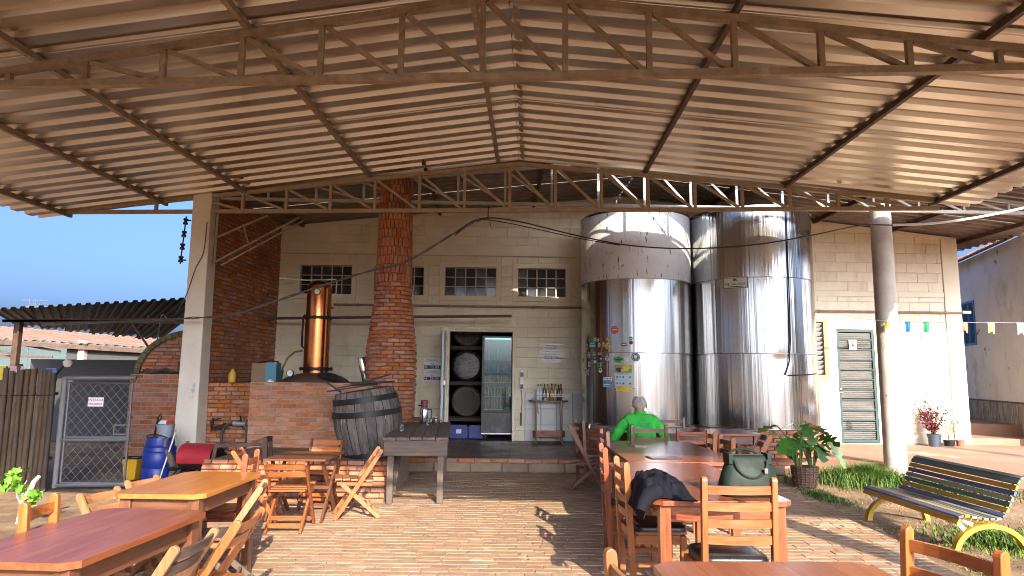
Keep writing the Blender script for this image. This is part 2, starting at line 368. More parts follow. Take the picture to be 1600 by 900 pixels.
for i, (x0, y0, x1, y1) in enumerate(rects):
    if y0 < 2.5 and abs(x0) > 2: continue
    kx, ky = round(x1 - x0 - 0.007, 2), round(y1 - y0 - 0.006, 3)
    c = ((x0 + x1) / 2, (y0 + y1) / 2, -0.029 + random.uniform(-0.0022, 0.0022))
    rot = (-pi / 2 + random.uniform(-.012, .012), random.uniform(-.012, .012), random.uniform(-.012, .012))
    if i < 300:
        if (kx, ky) not in sh: sh[kx, ky] = pillow(kx, 0.05, ky, 0.004).mesh('brick', M['paver'])
        put('brick', sh[kx, ky], paving, c, rot)
    else:
        p = pillow(kx, 0.05, ky, 0.004); E = Euler(rot).to_matrix(); rest.add([E @ Vector(v) + Vector(c) for v in p.v], p.f)
rest.build('brick_courses', M['paver'], paving, kind='stuff')

# raised platform in front of the building (0.2 m), tiled, with a brick edge
m_tile = mat('worn red brown floor tile', (0.22, 0.125, 0.085), 0.42, 0, (0.13, 0.08, 0.06), 2.5, rvar=0.15, spots=((0.15, 0.13, 0.12), 1.7, 0.55))
t = m_tile.node_tree; N = t.nodes; L = t.links; pb = N['Principled BSDF']
br = N.new('ShaderNodeTexBrick'); tc = N.new('ShaderNodeTexCoord'); L.new(tc.outputs['Object'], br.inputs['Vector'])
br.offset = 0; br.inputs['Scale'].default_value = 1; br.inputs['Brick Width'].default_value = 0.15; br.inputs['Row Height'].default_value = 0.15
br.inputs['Mortar Size'].default_value = 0.006; br.inputs['Color1'].default_value = (1, 1, 1, 1); br.inputs['Color2'].default_value = (0.8, 0.8, 0.8, 1); br.inputs['Mortar'].default_value = (0.35, 0.33, 0.3, 1)
mx = N.new('ShaderNodeMix'); mx.data_type = 'RGBA'; mx.blend_type = 'MULTIPLY'; mx.inputs[0].default_value = 1
src = pb.inputs['Base Color'].links[0].from_socket; L.new(src, mx.inputs[6]); L.new(br.outputs['Color'], mx.inputs[7]); L.new(mx.outputs[2], pb.inputs['Base Color'])
bp = N.new('ShaderNodeBump'); bp.inputs['Strength'].default_value = 0.5; bp.inputs['Distance'].default_value = 0.004; L.new(br.outputs['Fac'], bp.inputs['Height']); bp.invert = True; L.new(bp.outputs[0], pb.inputs['Normal'])
m_clayfloor = mat('red clay coloured floor screed', (0.40, 0.235, 0.155), 0.8, 0, (0.30, 0.165, 0.105), 1.2, bump=0.2, bscale=20, spots=((0.46, 0.33, 0.24), 1.3, 0.58))
b = MB(); b.prism([(-4.6, 9.98, -0.1), (4.0, 9.98, -0.1), (4.0, 12.9, -0.1), (-4.6, 12.9, -0.1)], (0, 0, 0.3))
plat = struct('platform_floor', b, m_tile)
b = MB(); b.prism([(4.0, 10.6, -0.1), (4.5, 10.75, -0.1), (5.55, 9.75, -0.1), (7.2, 8.6, -0.1), (13, 7.0, -0.1), (16, 7, -0.1), (16, 14.5, -0.1), (4.0, 13.2, -0.1)], (0, 0, 0.285))
struct('platform_apron', b, m_clayfloor)
# brick edging and riser stones of the step
rb = MB(); k = 0; x = -1.5
me_e = pillow(0.235, 0.10, 0.055, 0.008).mesh('edging_brick', M['brick']); 
while x < 4.0:
    put('edging_brick', me_e, plat, (x + 0.12, 9.985 + random.uniform(-.004, .006), 0.168), (random.uniform(-.02, .02), 0, random.uniform(-.015, .015))); x += 0.245
me_s = [pillow(l, 0.06, 0.135, 0.012).mesh('riser_stone', mat('worn riser stone', (0.34, 0.26, 0.17), 0.9, 0, (0.20, 0.15, 0.10), 5, bump=0.5, rnd=0.15)) for l in (0.38, 0.52, 0.45)]
x = -1.5; k = 0
while x < 4.0:
    l = (0.38, 0.52, 0.45)[k % 3]; put('riser_stone', me_s[k % 3], plat, (x + l / 2, 9.975 + random.uniform(-.006, .006), 0.072), (0, 0, random.uniform(-.015, .015))); x += l + 0.01; k += 1

# ================================================================== DISTILLERY BUILDING
BLD = thing('distillery_building', 'long cream block building with four barred windows and an open store doorway', 'building', (0, 12.6, 0), math.atan(0.03))
ZR = lambda x: 4.9 - 0.107 * abs(x - 2.1)
X0, X1 = -4.5, 8.72
doors = [(-1.2, 0.2, 0.06, 2.25), (6.24, 0.2, 6.97, 2.345)]
WINS = [(-4.01, -3.04), (-2.62, -1.68), (-1.28, -0.30), (0.11, 1.03)]
holes = doors + [(a - 0.10, 2.80, c + 0.09, 3.53) for a, c in WINS] + [(5.78, 1.47, 6.0, 2.48)]
bands = [(X0, 3.67, 1.2, 3.88), (1.2, 2.985, X1, 3.09)]
b = MB()
inner = doors + [(a, 2.89, c, 3.44) for a, c in WINS] + [(5.8, 1.47, 5.98, 2.48)]
for (x0, z0, x1, z1) in cut((X0, 0.0, X1, 4.15), inner): b.mm((x0, 0.006, z0), (x1, 0.16, z1))
b.prism([(X0, 0.006, 4.15), (X1, 0.006, 4.15), (X1, 0.006, ZR(X1) - 0.03), (2.1, 0.006, 4.87), (X0, 0.006, ZR(X0) - 0.03)], (0, 0.154, 0))
b.mm((X0, 0.16, 0), (X0 + 0.15, 5, 4.15)); b.mm((X1 - 0.15, 0.16, 0), (X1, 5, 4.2))
b.build('wall', M['block_joint'], BLD)
rs = []
for r in courses(X0, 8.4, 0.2, 4.9, 0.40, 0.192, holes + bands + [(-3.1, 0.2, -1.9, 1.0)]):
    zt = min(ZR(r[0]), ZR(r[2])) - 0.05
    if r[1] < zt - 0.03: rs.append((r[0], r[1], r[2], min(r[3], zt)))
lay(BLD, rs, 'wall_block', M['block'], 0.05, 0.005, 0.010, 300, key=lambda r: (0 if r[0] < 1.15 or r[0] > 5.6 else 50) + abs(r[0]) * 0.05 + (3 if r[3] - r[1] < 0.15 else 0) + (r[1] > 3.9) * 8, jit=0.0008, gap=0.004)
b = MB(); b.mm((X0, -0.016, 3.672), (1.2, 0.02, 3.878)); b.mm((1.2, -0.016, 2.988), (8.4, 0.02, 3.088)); b.build('tie_beam', M['trim'], BLD)
b = MB(); b.mm((8.405, -0.03, 0.2), (X1, 0.02, 4.16)); b.build('corner_pilaster', M['trim'], BLD, bev=0.006)
b = MB(); b.prism([(X0, -0.02, ZR(X0) - 0.10), (2.1, -0.02, 4.80), (X1, -0.02, ZR(X1) - 0.10), (X1, -0.02, ZR(X1) - 0.02), (2.1, -0.02, 4.88), (X0, -0.02, ZR(X0) - 0.02)], (0, 0.05, 0)); b.build('gable_band', M['trim'], BLD)
b = MB(); b.tube([(-3.35, -0.05, 2.69), (1.4, -0.05, 2.69), (5, -0.05, 2.69), (8.74, -0.05, 2.69)], 0.022, 8)
for x in (-2.9, -1.2, 0.4, 5.9, 7.4): b.mm((x - 0.015, -0.03, 2.66), (x + 0.015, 0.0, 2.72))
b.build('wall_pipe', M['steel_paint'], BLD, smooth=True)
b = MB(); b.tube([(8.7, -0.06, 2.70), (8.86, -0.06, 2.70)], 0.03, 8); b.build('pipe_end', M['white'], BLD, smooth=True)
# windows
m_pane = mat('dusty dark window glass', (0.022, 0.028, 0.032), 0.12, 0, (0.012, 0.014, 0.016), 8)
m_bar = mat('cream window bars', (0.52, 0.46, 0.36), 0.6)
m_lou = plain('dark louvre slat', (0.07, 0.075, 0.075), 0.35)
for wi, (a, c) in enumerate(WINS):
    f = MB()
    for (x0, z0, x1, z1) in cut((a - 0.098, 2.802, c + 0.088, 3.528), [(a, 2.89, c, 3.44)]): f.mm((x0, -0.035, z0), (x1, 0.05, z1))
    w_ = f.build('window', M['trim'], BLD)
    g = MB(); W_, H_ = (c - a), 0.55
    for i in range(6): x = a + W_ * i / 5; g.mm((x - 0.011, 0.035, 2.892), (x + 0.011, 0.058, 3.438))
    for i in range(4): z = 2.895 + (H_ - 0.01) * i / 3; g.mm((a + 0.002, 0.04, z - 0.008), (c - 0.002, 0.053, z + 0.008))
    g.build('window_frame', m_bar, w_)
    pm = MB().box((0, 0, 0), (W_ / 5 - 0.004, 0.006, H_ / 3 - 0.004)).mesh('pane', m_pane)
    for i in range(5):
        for j in range(3): put('pane', pm, w_, (a + W_ * (i + .5) / 5, 0.075, 2.89 + H_ * (j + .5) / 3), (random.uniform(-.03, .03), 0, random.uniform(-.02, .02)))
    s = MB()
    for j in range(11): s.box(((a + c) / 2, 0.10, 2.91 + j * 0.05), (W_ - 0.01, 0.05, 0.004), Rx(0.6))
    s.build('louvre', m_lou, w_)
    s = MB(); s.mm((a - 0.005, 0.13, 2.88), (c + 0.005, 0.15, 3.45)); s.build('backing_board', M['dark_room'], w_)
# glass louvre window beside the green door
f = MB()
for (x0, z0, x1, z1) in cut((5.72, 1.41, 6.06, 2.54), [(5.8, 1.47, 5.98, 2.48)]): f.mm((x0, -0.03, z0), (x1, 0.04, z1))
w_ = f.build('louvre_window', mat('yellow brown window frame', (0.42, 0.28, 0.12), 0.6), BLD)
lm = MB().box((0, 0, 0), (0.176, 0.10, 0.006), Rx(-0.75)).mesh('glass_slat', mat('frosted glass slat', (0.55, 0.58, 0.60), 0.2, 0, (0.42, 0.45, 0.47), 4))
for j in range(11): put('glass_slat', lm, w_, (5.89, 0.045, 1.52 + j * 0.091))
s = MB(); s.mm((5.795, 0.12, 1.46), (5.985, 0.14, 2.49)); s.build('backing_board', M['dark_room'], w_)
# green slatted toilet door
teal = mat('teal painted steel door frame', (0.03, 0.075, 0.07), 0.45, 0.1, (0.022, 0.055, 0.052), 6, rnd=0.03)
f = MB(); f.mm((6.245, 0.0, 0.205), (6.285, 0.06, 2.34)); f.mm((6.925, 0.0, 0.205), (6.965, 0.06, 2.34)); f.mm((6.286, 0.0, 2.30), (6.924, 0.06, 2.34)); f.mm((6.286, 0.002, 0.215), (6.924, 0.058, 0.27))
d_ = f.build('toilet_door', teal, BLD)
rm = MB().box((0, 0, 0), (0.636, 0.03, 0.022)).mesh('rail', teal)
for j in range(1, 11): put('rail', rm, d_, (6.605, 0.015, 0.25 + j * 0.19))
sm = MB().box((0, 0, 0), (0.634, 0.034, 0.004), Rx(-0.9)).mesh('slat', mat('grey door slat', (0.42, 0.42, 0.39), 0.4, 0.3, (0.30, 0.29, 0.26), 3, rnd=0.05))
for j in range(55):
    z = 0.29 + j * 0.0365
    if abs(((z - 0.25) / 0.19) - round((z - 0.25) / 0.19)) * 0.19 > 0.016: put('slat', sm, d_, (6.605, 0.034, z))
s = MB(); s.mm((6.29, 0.10, 0.22), (6.92, 0.12, 2.30)); s.build('back_panel', M['dark_room'], d_)
h_ = MB(); h_.mm((6.25, -0.03, 1.14), (6.30, -0.002, 1.16)); h_.tube([(6.26, -0.05, 1.21), (6.36, -0.05, 1.20)], 0.008, 6); h_.mm((6.252, -0.05, 1.19), (6.275, 0, 1.23)); h_.build('door_handle', M['chrome'], d_)
# white tiled dado behind the bottle stand
b = MB(); b.mm((0.26, -0.018, 0.2), (1.45, 0.01, 1.075)); dado = b.build('tile_dado', plain('tile grout', (0.36, 0.35, 0.32), 0.9), BLD)
tm = pillow(0.282, 0.012, 0.285, 0.003).mesh('tile', M['tile_white'])
for i in range(4):
    for j in range(3): put('tile', tm, dado, (0.41 + i * 0.297, -0.022, 0.35 + j * 0.292), (0, 0, 0))
# open doorway: jambs, white door leaf, store room
b = MB(); b.mm((-1.2, -0.014, 0.2), (-1.165, 0.2, 2.25)); b.mm((0.025, -0.014, 0.2), (0.06, 0.2, 2.25)); b.mm((-1.164, -0.012, 2.215), (0.024, 0.198, 2.25)); b.build('door_frame', M['trim'], BLD)
b = MB(); b.box((-1.245, -0.30, 1.215), (0.04, 0.58, 1.98)); dl = b.build('door_leaf', plain('white blue door paint', (0.62, 0.68, 0.70), 0.45), BLD, bev=0.004)
b = MB(); b.mm((-1.275, -0.52, 1.2), (-1.265, -0.46, 1.34)); b.mm((-1.222, -0.55, 1.22), (-1.20, -0.5, 1.30)); b.build('handle', M['chrome'], dl)
hm = MB().box((0, 0, 0), (0.06, 0.03, 0.07)).mesh('hinge', M['white'])
for z in (0.85, 1.45, 1.58, 2.0): put('hinge', hm, dl, (-1.235, -0.012, z))
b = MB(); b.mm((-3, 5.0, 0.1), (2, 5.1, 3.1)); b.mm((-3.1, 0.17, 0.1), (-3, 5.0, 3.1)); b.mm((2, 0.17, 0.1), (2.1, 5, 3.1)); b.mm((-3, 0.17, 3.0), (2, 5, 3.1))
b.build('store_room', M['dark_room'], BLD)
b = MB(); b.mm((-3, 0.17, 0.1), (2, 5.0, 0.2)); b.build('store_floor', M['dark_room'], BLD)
# barrel racks in the store room
RHEAD = mat('dusty dark barrel head', (0.10, 0.085, 0.065), 0.8, 0, (0.045, 0.037, 0.03), 4, (8, 8, 0.8), rnd=0.2)
def rack_barrel(label, loc):
    t = thing('barrel', label, 'barrel', loc, math.atan(0.03), 'wine barrels racked in the dark store')
    bd = MB(); bd.lathe([(0.0, -0.005), (0.25, 0.0), (0.27, 0.0), (0.30, 0.2), (0.315, 0.4), (0.30, 0.6), (0.27, 0.8), (0, 0.8)], 24, R=Rx(-pi / 2)); bd.build('barrel_body', M['old_y'], t, smooth=True)
    for z, r in ((0.06, 0.279), (0.22, 0.305)):
        h = MB(); h.lathe([(r + 0.001, z - 0.02), (r + 0.006, z - 0.02), (r + 0.006, z + 0.02), (r + 0.001, z + 0.02)], 24, R=Rx(-pi / 2)); h.build('hoop', M['iron'], t, smooth=True)
    for i in range(7):
        x = -0.235 + i * 0.075; hh = sqrt(max(0.0, 0.25 ** 2 - (x + 0.0) ** 2))
        s = MB(); s.box((x + 0.005, -0.008, 0), (0.068, 0.012, 2 * hh * 0.96)); s.build('head_stave', RHEAD, t)
    return t
def wl(x, y, z):  # building local -> world
    c_, s_ = cos(math.atan(0.03)), sin(math.atan(0.03)); return (x * c_ - y * s_, 12.6 + x * s_ + y * c_, z)
bz = [(0.88, 'lowest store room barrel, seen end on above the blue crates'), (1.58, 'middle store room barrel, wrapped in shiny plastic at the end'), (2.27, 'topmost store room barrel, half hidden by the door lintel')]
for z, lb in bz: rack_barrel(lb, wl(-0.86, 0.75, z))
for z, lb in [(0.88, 'lower barrel at the edge of the store doorway behind the white door leaf'), (1.58, 'upper barrel at the edge of the store doorway behind the white door leaf')]: rack_barrel(lb, wl(-1.52, 0.75, z))
RACKW = plain('rack timber with room shade', (0.045, 0.022, 0.014), 0.7)  # shade of the store inside is put into this timber colour
t = thing('barrel_rack', 'dark timber rack carrying the barrels inside the store doorway', 'rack', wl(-0.9, 0.7, 0.2), math.atan(0.03))
for z in (0.30, 1.0, 1.70):
    bb = MB(); bb.mm((-1.4, 0.0, z), (0.36, 0.09, z + 0.07)); bb.build('beam', RACKW, t)
    bb = MB(); bb.mm((-1.4, 0.5, z), (0.36, 0.59, z + 0.07)); bb.build('beam', RACKW, t)
for x in (-1.4, 0.365):
    bb = MB(); bb.mm((x, 0.0, 0.0), (x + 0.08, 0.09, 2.6)); bb.build('post', RACKW, t)
film = MB(); film.lathe([(0.05, -0.03), (0.2, -0.035), (0.26, -0.025), (0.29, 0.05)], 20, c=(0, 0, 0), R=Rx(-pi / 2))
o = film.build('plastic_film', mat('crumpled clear film', (0.13, 0.12, 0.11), 0.14, 0, (0.025, 0.02, 0.018), 9, (1, 1, 3), bump=0.9), None, smooth=True); o.location = wl(-0.86, 0.73, 1.58); tag(o, 'shiny crumpled plastic film over the end of the middle barrel', 'film')
for i, (x, lb) in enumerate([(-0.98, 'blue plastic crate with a white label on the store floor'), (-0.62, 'plain blue plastic crate beside the fridge foot')]):
    t = thing('crate', lb, 'crate', wl(x, 0.42, 0.2), math.atan(0.03), 'blue crates under the barrels')
    c_ = plain('blue crate plastic', (0.02, 0.035, 0.22), 0.4)
    bb = MB(); bb.mm((-0.17, 0, 0), (0.17, 0.3, 0.03)); bb.mm((-0.17, 0, 0.03), (0.17, 0.015, 0.23)); bb.mm((-0.17, 0.285, 0.03), (0.17, 0.3, 0.23)); bb.mm((-0.17, 0.015, 0.03), (-0.155, 0.285, 0.23)); bb.mm((0.155, 0.015, 0.03), (0.17, 0.285, 0.23))
    bb.build('crate_shell', c_, t)
    for z in (0.07, 0.20): r_ = MB(); r_.mm((-0.172, -0.008, z - 0.012), (0.172, 0.0, z + 0.012)); r_.build('rim', c_, t)
    if i == 0: r_ = MB(); r_.mm((-0.05, -0.012, 0.09), (0.05, -0.009, 0.17)); r_.build('label', M['paper'], t)
# building roof of dark corrugated sheets
def corr(A, B, D, pitch, depth, prof=((0, 0), (0.34, 0), (0.46, 1), (0.88, 1), (1.0, 0))):
    A, B, D = Vector(A), Vector(B), Vector(D); e = D - A; k = max(1, round(e.length / pitch)); nrm = (B - A).cross(e).normalized()
    if nrm.z < 0: nrm = -nrm
    pts = []
    for i in range(k):
        for f, h in prof[:-1]: pts.append(((i + f) / k, h))
    pts.append((1.0, 0))
    b = MB(); vs = []
    for f, h in pts: p = e * f + nrm * (h * depth); vs += [A + p, B + p]
    b.add(vs, [(2 * i, 2 * i + 1, 2 * i + 3, 2 * i + 2) for i in range(len(pts) - 1)])
    return b
br_ = thing('building_roof', 'dark brown corrugated roof over the raised platform behind the canopy', 'roof', (0, 12.6, 0), math.atan(0.03))
yb = [-3.5 + 1.1 * i for i in range(8)]
for i in range(7):
    y0, y1 = yb[i], yb[i + 1]; dz = 0.006 * (i % 2)
    for (xa, xb) in ((2.1, -5.2), (2.1, 9.55)):
        s = corr((xa, y0, ZR(xa) + dz), (xb, y0, ZR(xb) + dz), (xa, y1, ZR(xa) + dz), 0.22, 0.045); s.build('roof_sheet', M['sheet_old'], br_)
for x in (-4.0, -1.4, 0.4, 3.8, 5.9, 7.4, 8.9):
    s = MB(); s.bar((x, -3.4, ZR(x) - 0.045), (x, 4.5, ZR(x) - 0.045), 0.05, 0.08); s.build('purlin', M['steel_dark'], br_)
def truss_parts(parent, P, a0, a1, zb, ztf, verts, wch, wweb, m, y=0, dia=True, tc=None):
    """a truss in the plane given by P(a, z); chords as one part with each web bar as a sub-part"""
    n = 16
    bc = MB(); bc.bar(P(a0, zb), P(a1, zb), wch, wch * 0.9); tr = bc.build('truss', m, parent)
    for s0, s1 in (((tc or (a0, a1))[0], 0.0), (0.0, (tc or (a0, a1))[1])):
        if s1 - s0 > 0.1: tcd = MB(); tcd.bar(P(s0, ztf(s0)), P(s1, ztf(s1)), wch, wch * 0.9); tcd.build('top_chord', m, tr)
    for i, v in enumerate(verts):
        zt = ztf(v)
        if zt - zb > 0.10:
            vb = MB(); vb.bar(P(v, zb + wch * 0.45), P(v, zt - wch * 0.45), wweb, wweb); vb.build('upright', m, tr)
        if dia and i + 1 < len(verts):
            v2 = verts[i + 1]
            if zt - zb > 0.16:
                db = MB(); db.bar(P(v + 0.04, zt - wch * 0.5), P(v2 - 0.05, zb + wch * 0.5), wweb * 0.85, wweb * 0.85); db.build('diagonal', m, tr)
    return tr
truss_parts(br_, lambda a, z: Vector((a + 2.1, -2.62, z)), -6.6, 7.2, 4.02, lambda a: 4.80 - 0.107 * abs(a), [-5.9 + 0.72 * i for i in range(18)], 0.05, 0.035, mat('pale galvanised truss steel', (0.50, 0.47, 0.42), 0.55, 0.2))

# ================================================================== CANOPY
CP = lambda a, b, z: Vector((a + 0.03 * (b - 7), b - 0.06 * a, z))
RZ = lambda a: 4.60 - 0.117 * abs(a)
CAN = thing('canopy', 'wide gabled steel canopy with corrugated sheets over the brick yard', 'canopy')
bs = [9.62 - 1.1 * i for i in range(10)]
for i in range(9):
    b1, b0 = bs[i], bs[i + 1] - 0.03
    for e in (-7.4, 6.4):
        dz = 0.006 * (i % 2)
        s = corr(CP(0.0, b0, RZ(0) + dz), CP(e * random.uniform(0.995, 1.005), b0, RZ(e) + dz), CP(0.0, b1, RZ(0) + dz), 0.265, 0.050, ((0, 0), (0.47, 0), (0.55, 1), (0.92, 1), (1.0, 0))); s.build('roof_sheet', M['sheet'], CAN)
# ridge capping with a scalloped lip
s = MB()
for i in range(9):
    b1, b0 = bs[i], bs[i + 1]
    s.add([CP(-0.22, b0, RZ(0.22) + 0.075), CP(0, b0, RZ(0) + 0.085), CP(0.22, b0, RZ(0.22) + 0.075), CP(-0.22, b1, RZ(0.22) + 0.075), CP(0, b1, RZ(0) + 0.085), CP(0.22, b1, RZ(0.22) + 0.075)], [(0, 1, 4, 3), (1, 2, 5, 4)])
s.build('ridge_cap', M['sheet'], CAN)
s = MB()
for i in range(44):
    b_ = 9.5 - i * 0.22
    s.add([CP(0.03, b_, RZ(0) - 0.004), CP(0.03, b_ - 0.16, RZ(0) - 0.004), CP(0.085, b_ - 0.13, RZ(0) - 0.05), CP(0.085, b_ - 0.03, RZ(0) - 0.05)], [(0, 1, 2, 3)])
s.build('ridge_lip', M['sheet'], CAN)
for a in (-0.30, -2.2, -4.08, -5.35, -6.85, 1.84, 3.8, 5.85):
    s = MB(); s.bar(CP(a, -0.2, RZ(a) - 0.035), CP(a, 9.58, RZ(a) - 0.035), 0.046, 0.06); s.build('purlin', M['steel_paint'] if a < 1 else M['steel_dark'], CAN)
mt = M['steel_paint']
truss_parts(CAN, lambda a, z: CP(a, 5.08, z), -5.6, 5.6, 3.79, lambda a: max(3.84, 4.49 - 0.139 * abs(a)), [-0.20 + 0.665 * k for k in range(-7, 8)], 0.065, 0.045, mt, tc=(-4.6, 4.6))
truss_parts(CAN, lambda a, z: CP(a, 9.46, z), -6.9, 5.9, 3.79, lambda a: max(3.825, 4.485 - 0.100 * abs(a)), [-0.12 + 0.665 * k for k in range(-9, 9)], 0.06, 0.042, mat('sun lightened beige truss steel', (0.42, 0.32, 0.22), 0.6, 0.1, (0.30, 0.21, 0.13), 8, spots=((0.2, 0.12, 0.07), 5, 0.66)), tc=(-6.6, 5.9))  # lighter copy of the truss steel: sunlight is put into its colour
truss_parts(CAN, lambda a, z: CP(a, 0.6, z), -5.6, 5.6, 3.79, lambda a: max(3.84, 4.49 - 0.139 * abs(a)), [-0.20 + 0.665 * k for k in range(-7, 8)], 0.065, 0.045, mt, tc=(-4.6, 4.6))
# columns
def px_col(m0, a, b_, top, kind): pass
c0 = CP(-4.72, 9.56, 0)
s = MB(); s.add([(c0.x + sx * w_ / 2, c0.y + sy * w_ / 2, z) for (w_, z) in ((0.34, -0.05), (0.31, 1.0), (0.28, 2.6), (0.28, 4.15)) for sx, sy in ((-1, -1), (1, -1), (1, 1), (-1, 1))],
      [(4 * i + j, 4 * i + (j + 1) % 4, 4 * i + 4 + (j + 1) % 4, 4 * i + 4 + j) for i in range(3) for j in range(4)] + [(3, 2, 1, 0), (12, 13, 14, 15)])
s.build('square_column', M['concrete_left'], CAN, bev=0.012)
c1 = CP(5.44, 10.12, 0)
s = MB(); s.lathe([(0.15, -0.05), (0.15, 0.9), (0.148, 2), (0.145, 3.2), (0.142, 4.0)], 28, c=c1); s.build('round_column', M['concrete'], CAN, smooth=True)
for a_ in (4.85, -4.85):                                            # the columns at the yard entrance, beside the camera
    s = MB(); s.lathe([(0.15, -0.05), (0.15, 0.9), (0.148, 2), (0.145, 3.2), (0.142, 3.75)], 28, c=CP(a_, 0.62, 0)); s.build('round_column', M['concrete'], CAN, smooth=True)
# bracket frame beside the square column
s = MB(); P0 = Vector((-4.40, 9.62, 2.98)); 
s.bar((-4.40, 9.62, 2.98), (-4.40, 9.62, 3.76), 0.03, 0.03, (0, 1, 0)); s.bar((-4.40, 9.62, 2.98), (-3.35, 10.2, 3.82), 0.03, 0.03); s.bar((-4.40, 9.62, 3.35), (-3.75, 9.98, 3.80), 0.03, 0.03); s.bar((-3.98, 9.85, 3.34), (-4.05, 9.80, 3.62), 0.025, 0.025); s.bar((-4.32, 9.75, 2.98), (-3.3, 10.3, 3.80), 0.025, 0.025)
s.build('bracket', M['steel_paint'], CAN)
# ================================================================== BRICKWORK: SIDE WALL, KILN, CHIMNEY, LEDGE
def brick_wall(name, label, cat, origin, rotz, L_, z0, z1, depth, bm_, mm_, bl=0.19, bh=0.062, limit=300, key=None, holes=(), zslope=0.0):
    t = thing(name, label, cat, origin, rotz)
    b = MB(); b.prism([(0, 0, z0), (L_, 0, z0), (L_, 0, z1 + zslope * L_), (0, 0, z1)], (0, depth, 0)); b.build('mortar_core', mm_, t)
    rs = [r for r in courses(0, L_, z0, z1 + max(0, zslope * L_), bl, bh, holes, vary=0.05) if r[3] < z1 + zslope * r[0] + 0.02]
    lay(t, rs, 'brick', bm_, 0.04, 0.006, 0.010, limit, key=key, jit=0.004, gap=0.014)
    return t
# side wall of red brick running back from the square column (seen from its right face)
sw = brick_wall('brick_side_wall', 'tall smoke darkened red brick wall running back from the square column', 'wall', (-4.56, 10.0, 0), radians(86.5), 2.61, 0.2, 4.28, 0.2, M['brick_dark'], M['mortar_dark'], 0.20, 0.066, 300, key=lambda r: r[0] + (0 if 1.1 < r[1] < 3.9 else 10))
# kiln block carrying the still
kiln = brick_wall('brick_kiln', 'low red brick kiln block carrying the copper still', 'kiln', (-3.66, 9.45, 0), 0, 1.70, 0.36, 1.275, 1.6, M['brick'], M['mortar'], 0.19, 0.062, 300)
b = MB(); b.mm((-0.86, 0.58, 0.2), (-0.003, 1.6, 1.255)); b.build('side_block', M['mortar_dark'], kiln)
rs = courses(-0.86, -0.0, 0.2, 1.26, 0.19, 0.062, vary=0.05); h = thing('brick_kiln_shoulder', 'set back brick shoulder between the kiln block and the dark side wall', 'wall', (-3.66, 10.02, 0)); lay(h, rs, 'brick', M['brick_dark'], 0.04, 0.006, 0.012, 300, jit=0.004, gap=0.011)
# ledge in front of the kiln
led = thing('brick_ledge', 'low brick ledge with a worn clay top under the old barrel', 'ledge', (-3.55, 7.62, 0))
b = MB(); b.prism([(0, 0.02, -0.05), (0, 0.31, 0.36), (0, 1.83, 0.36), (0, 1.83, -0.05)], (2.15, 0, 0)); b.build('ledge_core', M['mortar'], led)
b = MB(); b.prism([(-0.005, 0.315, 0.361), (2.16, 0.315, 0.361), (2.16, 1.826, 0.361), (-0.005, 1.826, 0.361)], (0, 0, 0.022)); b.build('ledge_top', mat('worn clay ledge top', (0.27, 0.175, 0.115), 0.85, 0, (0.15, 0.09, 0.06), 2.5, bump=0.3), led)
fb = bpy.data.objects.new('front_face', MB().box((1.07, 0.03, 0.0), (2.1, 0.01, 0.2)).mesh('front_face', M['mortar'])); COL.objects.link(fb); fb.parent = led; fb.location = (0, 0.02, 0); fb.rotation_euler = (-math.atan2(0.29, 0.41), 0, 0)
lay(fb, courses(0, 2.15, -0.03, 0.50, 0.20, 0.066, vary=0.05), 'brick', M['brick'], 0.04, 0.006, 0.02, 300, jit=0.005, gap=0.012)
# bricks on a surface of revolution
def round_bricks(parent, prof, rows, nper, a0, a1, m, name='brick', limit=300, start=0):
    """prof(z) -> radius; rows: list of (z0, z1, brick length)"""
    cnt = start; rest = MB(); shared = {}
    for k, (z0, z1, bl) in enumerate(rows):
        zc = (z0 + z1) / 2; r = prof(zc); nb = max(6, round(2 * pi * r / bl)); w_ = 2 * pi * r / nb - 0.010; h_ = z1 - z0 - 0.009
        for j in range(nb):
            a = 2 * pi * (j + (0.5 if k % 2 else 0)) / nb; an = (a + pi) % (2 * pi) - pi
            if not (a0 <= an <= a1): continue
            rr = r + random.uniform(-0.003, 0.004) - 0.012
            c = (sin(an) * rr, -cos(an) * rr, zc); rot = (random.uniform(-.012, .012), random.uniform(-.012, .012), an)
            if cnt < limit and abs(an) < 1.45:
                kk = (round(w_, 2), round(h_, 3))
                if kk not in shared: shared[kk] = pillow(kk[0], 0.04, kk[1], 0.006).mesh(name, m)
                put(name, shared[kk], parent, c, rot); cnt += 1
            else:
                p = pillow(w_, 0.04, h_, 0.006); E = Euler(rot).to_matrix(); rest.add([E @ Vector(v) + Vector(c) for v in p.v], p.f)
    if rest.v: rest.build(name + '_courses', m, parent, kind='stuff')
ch = thing('chimney', 'tapering round red brick chimney with a stepped collar beside the kiln', 'chimney', (-1.79, 9.98, 0))
cprof = lambda z: (0.335 + 0.03 * sin((z - 0.4) * 1.6)) if z < 1.75 else (0.36 - (z - 1.75) * 0.115 if z < 2.42 else 0.268 - (z - 2.42) * 0.012)
b = MB(); b.lathe([(cprof(z) - 0.012, z) for z in (0.2, 0.8, 1.3, 1.7, 2.0, 2.415, 2.43, 3.0, 3.6, 4.32)], 28); b.build('mortar_core', M['mortar_dark'], ch, smooth=True)
rows = []; z = 0.3
while z < 2.42: rows.append((z, z + 0.058, 0.17)); z += 0.058
while z < 2.75: rows.append((z, z + 0.062, 0.15)); z += 0.062
while z < 4.25: rows.append((z, z + 0.135, 0.062)); z += 0.135
round_bricks(ch, cprof, rows, 0, -1.75, 1.75, mat('chimney brick', (0.46, 0.185, 0.09), 0.85, 0, (0.28, 0.10, 0.055), 8, wspots=((0.10, 0.05, 0.032), 1.6, 0.56, (1, 1, 0.4)), bump=0.6, bscale=30, rnd=0.20, sat=0.18, island=True))
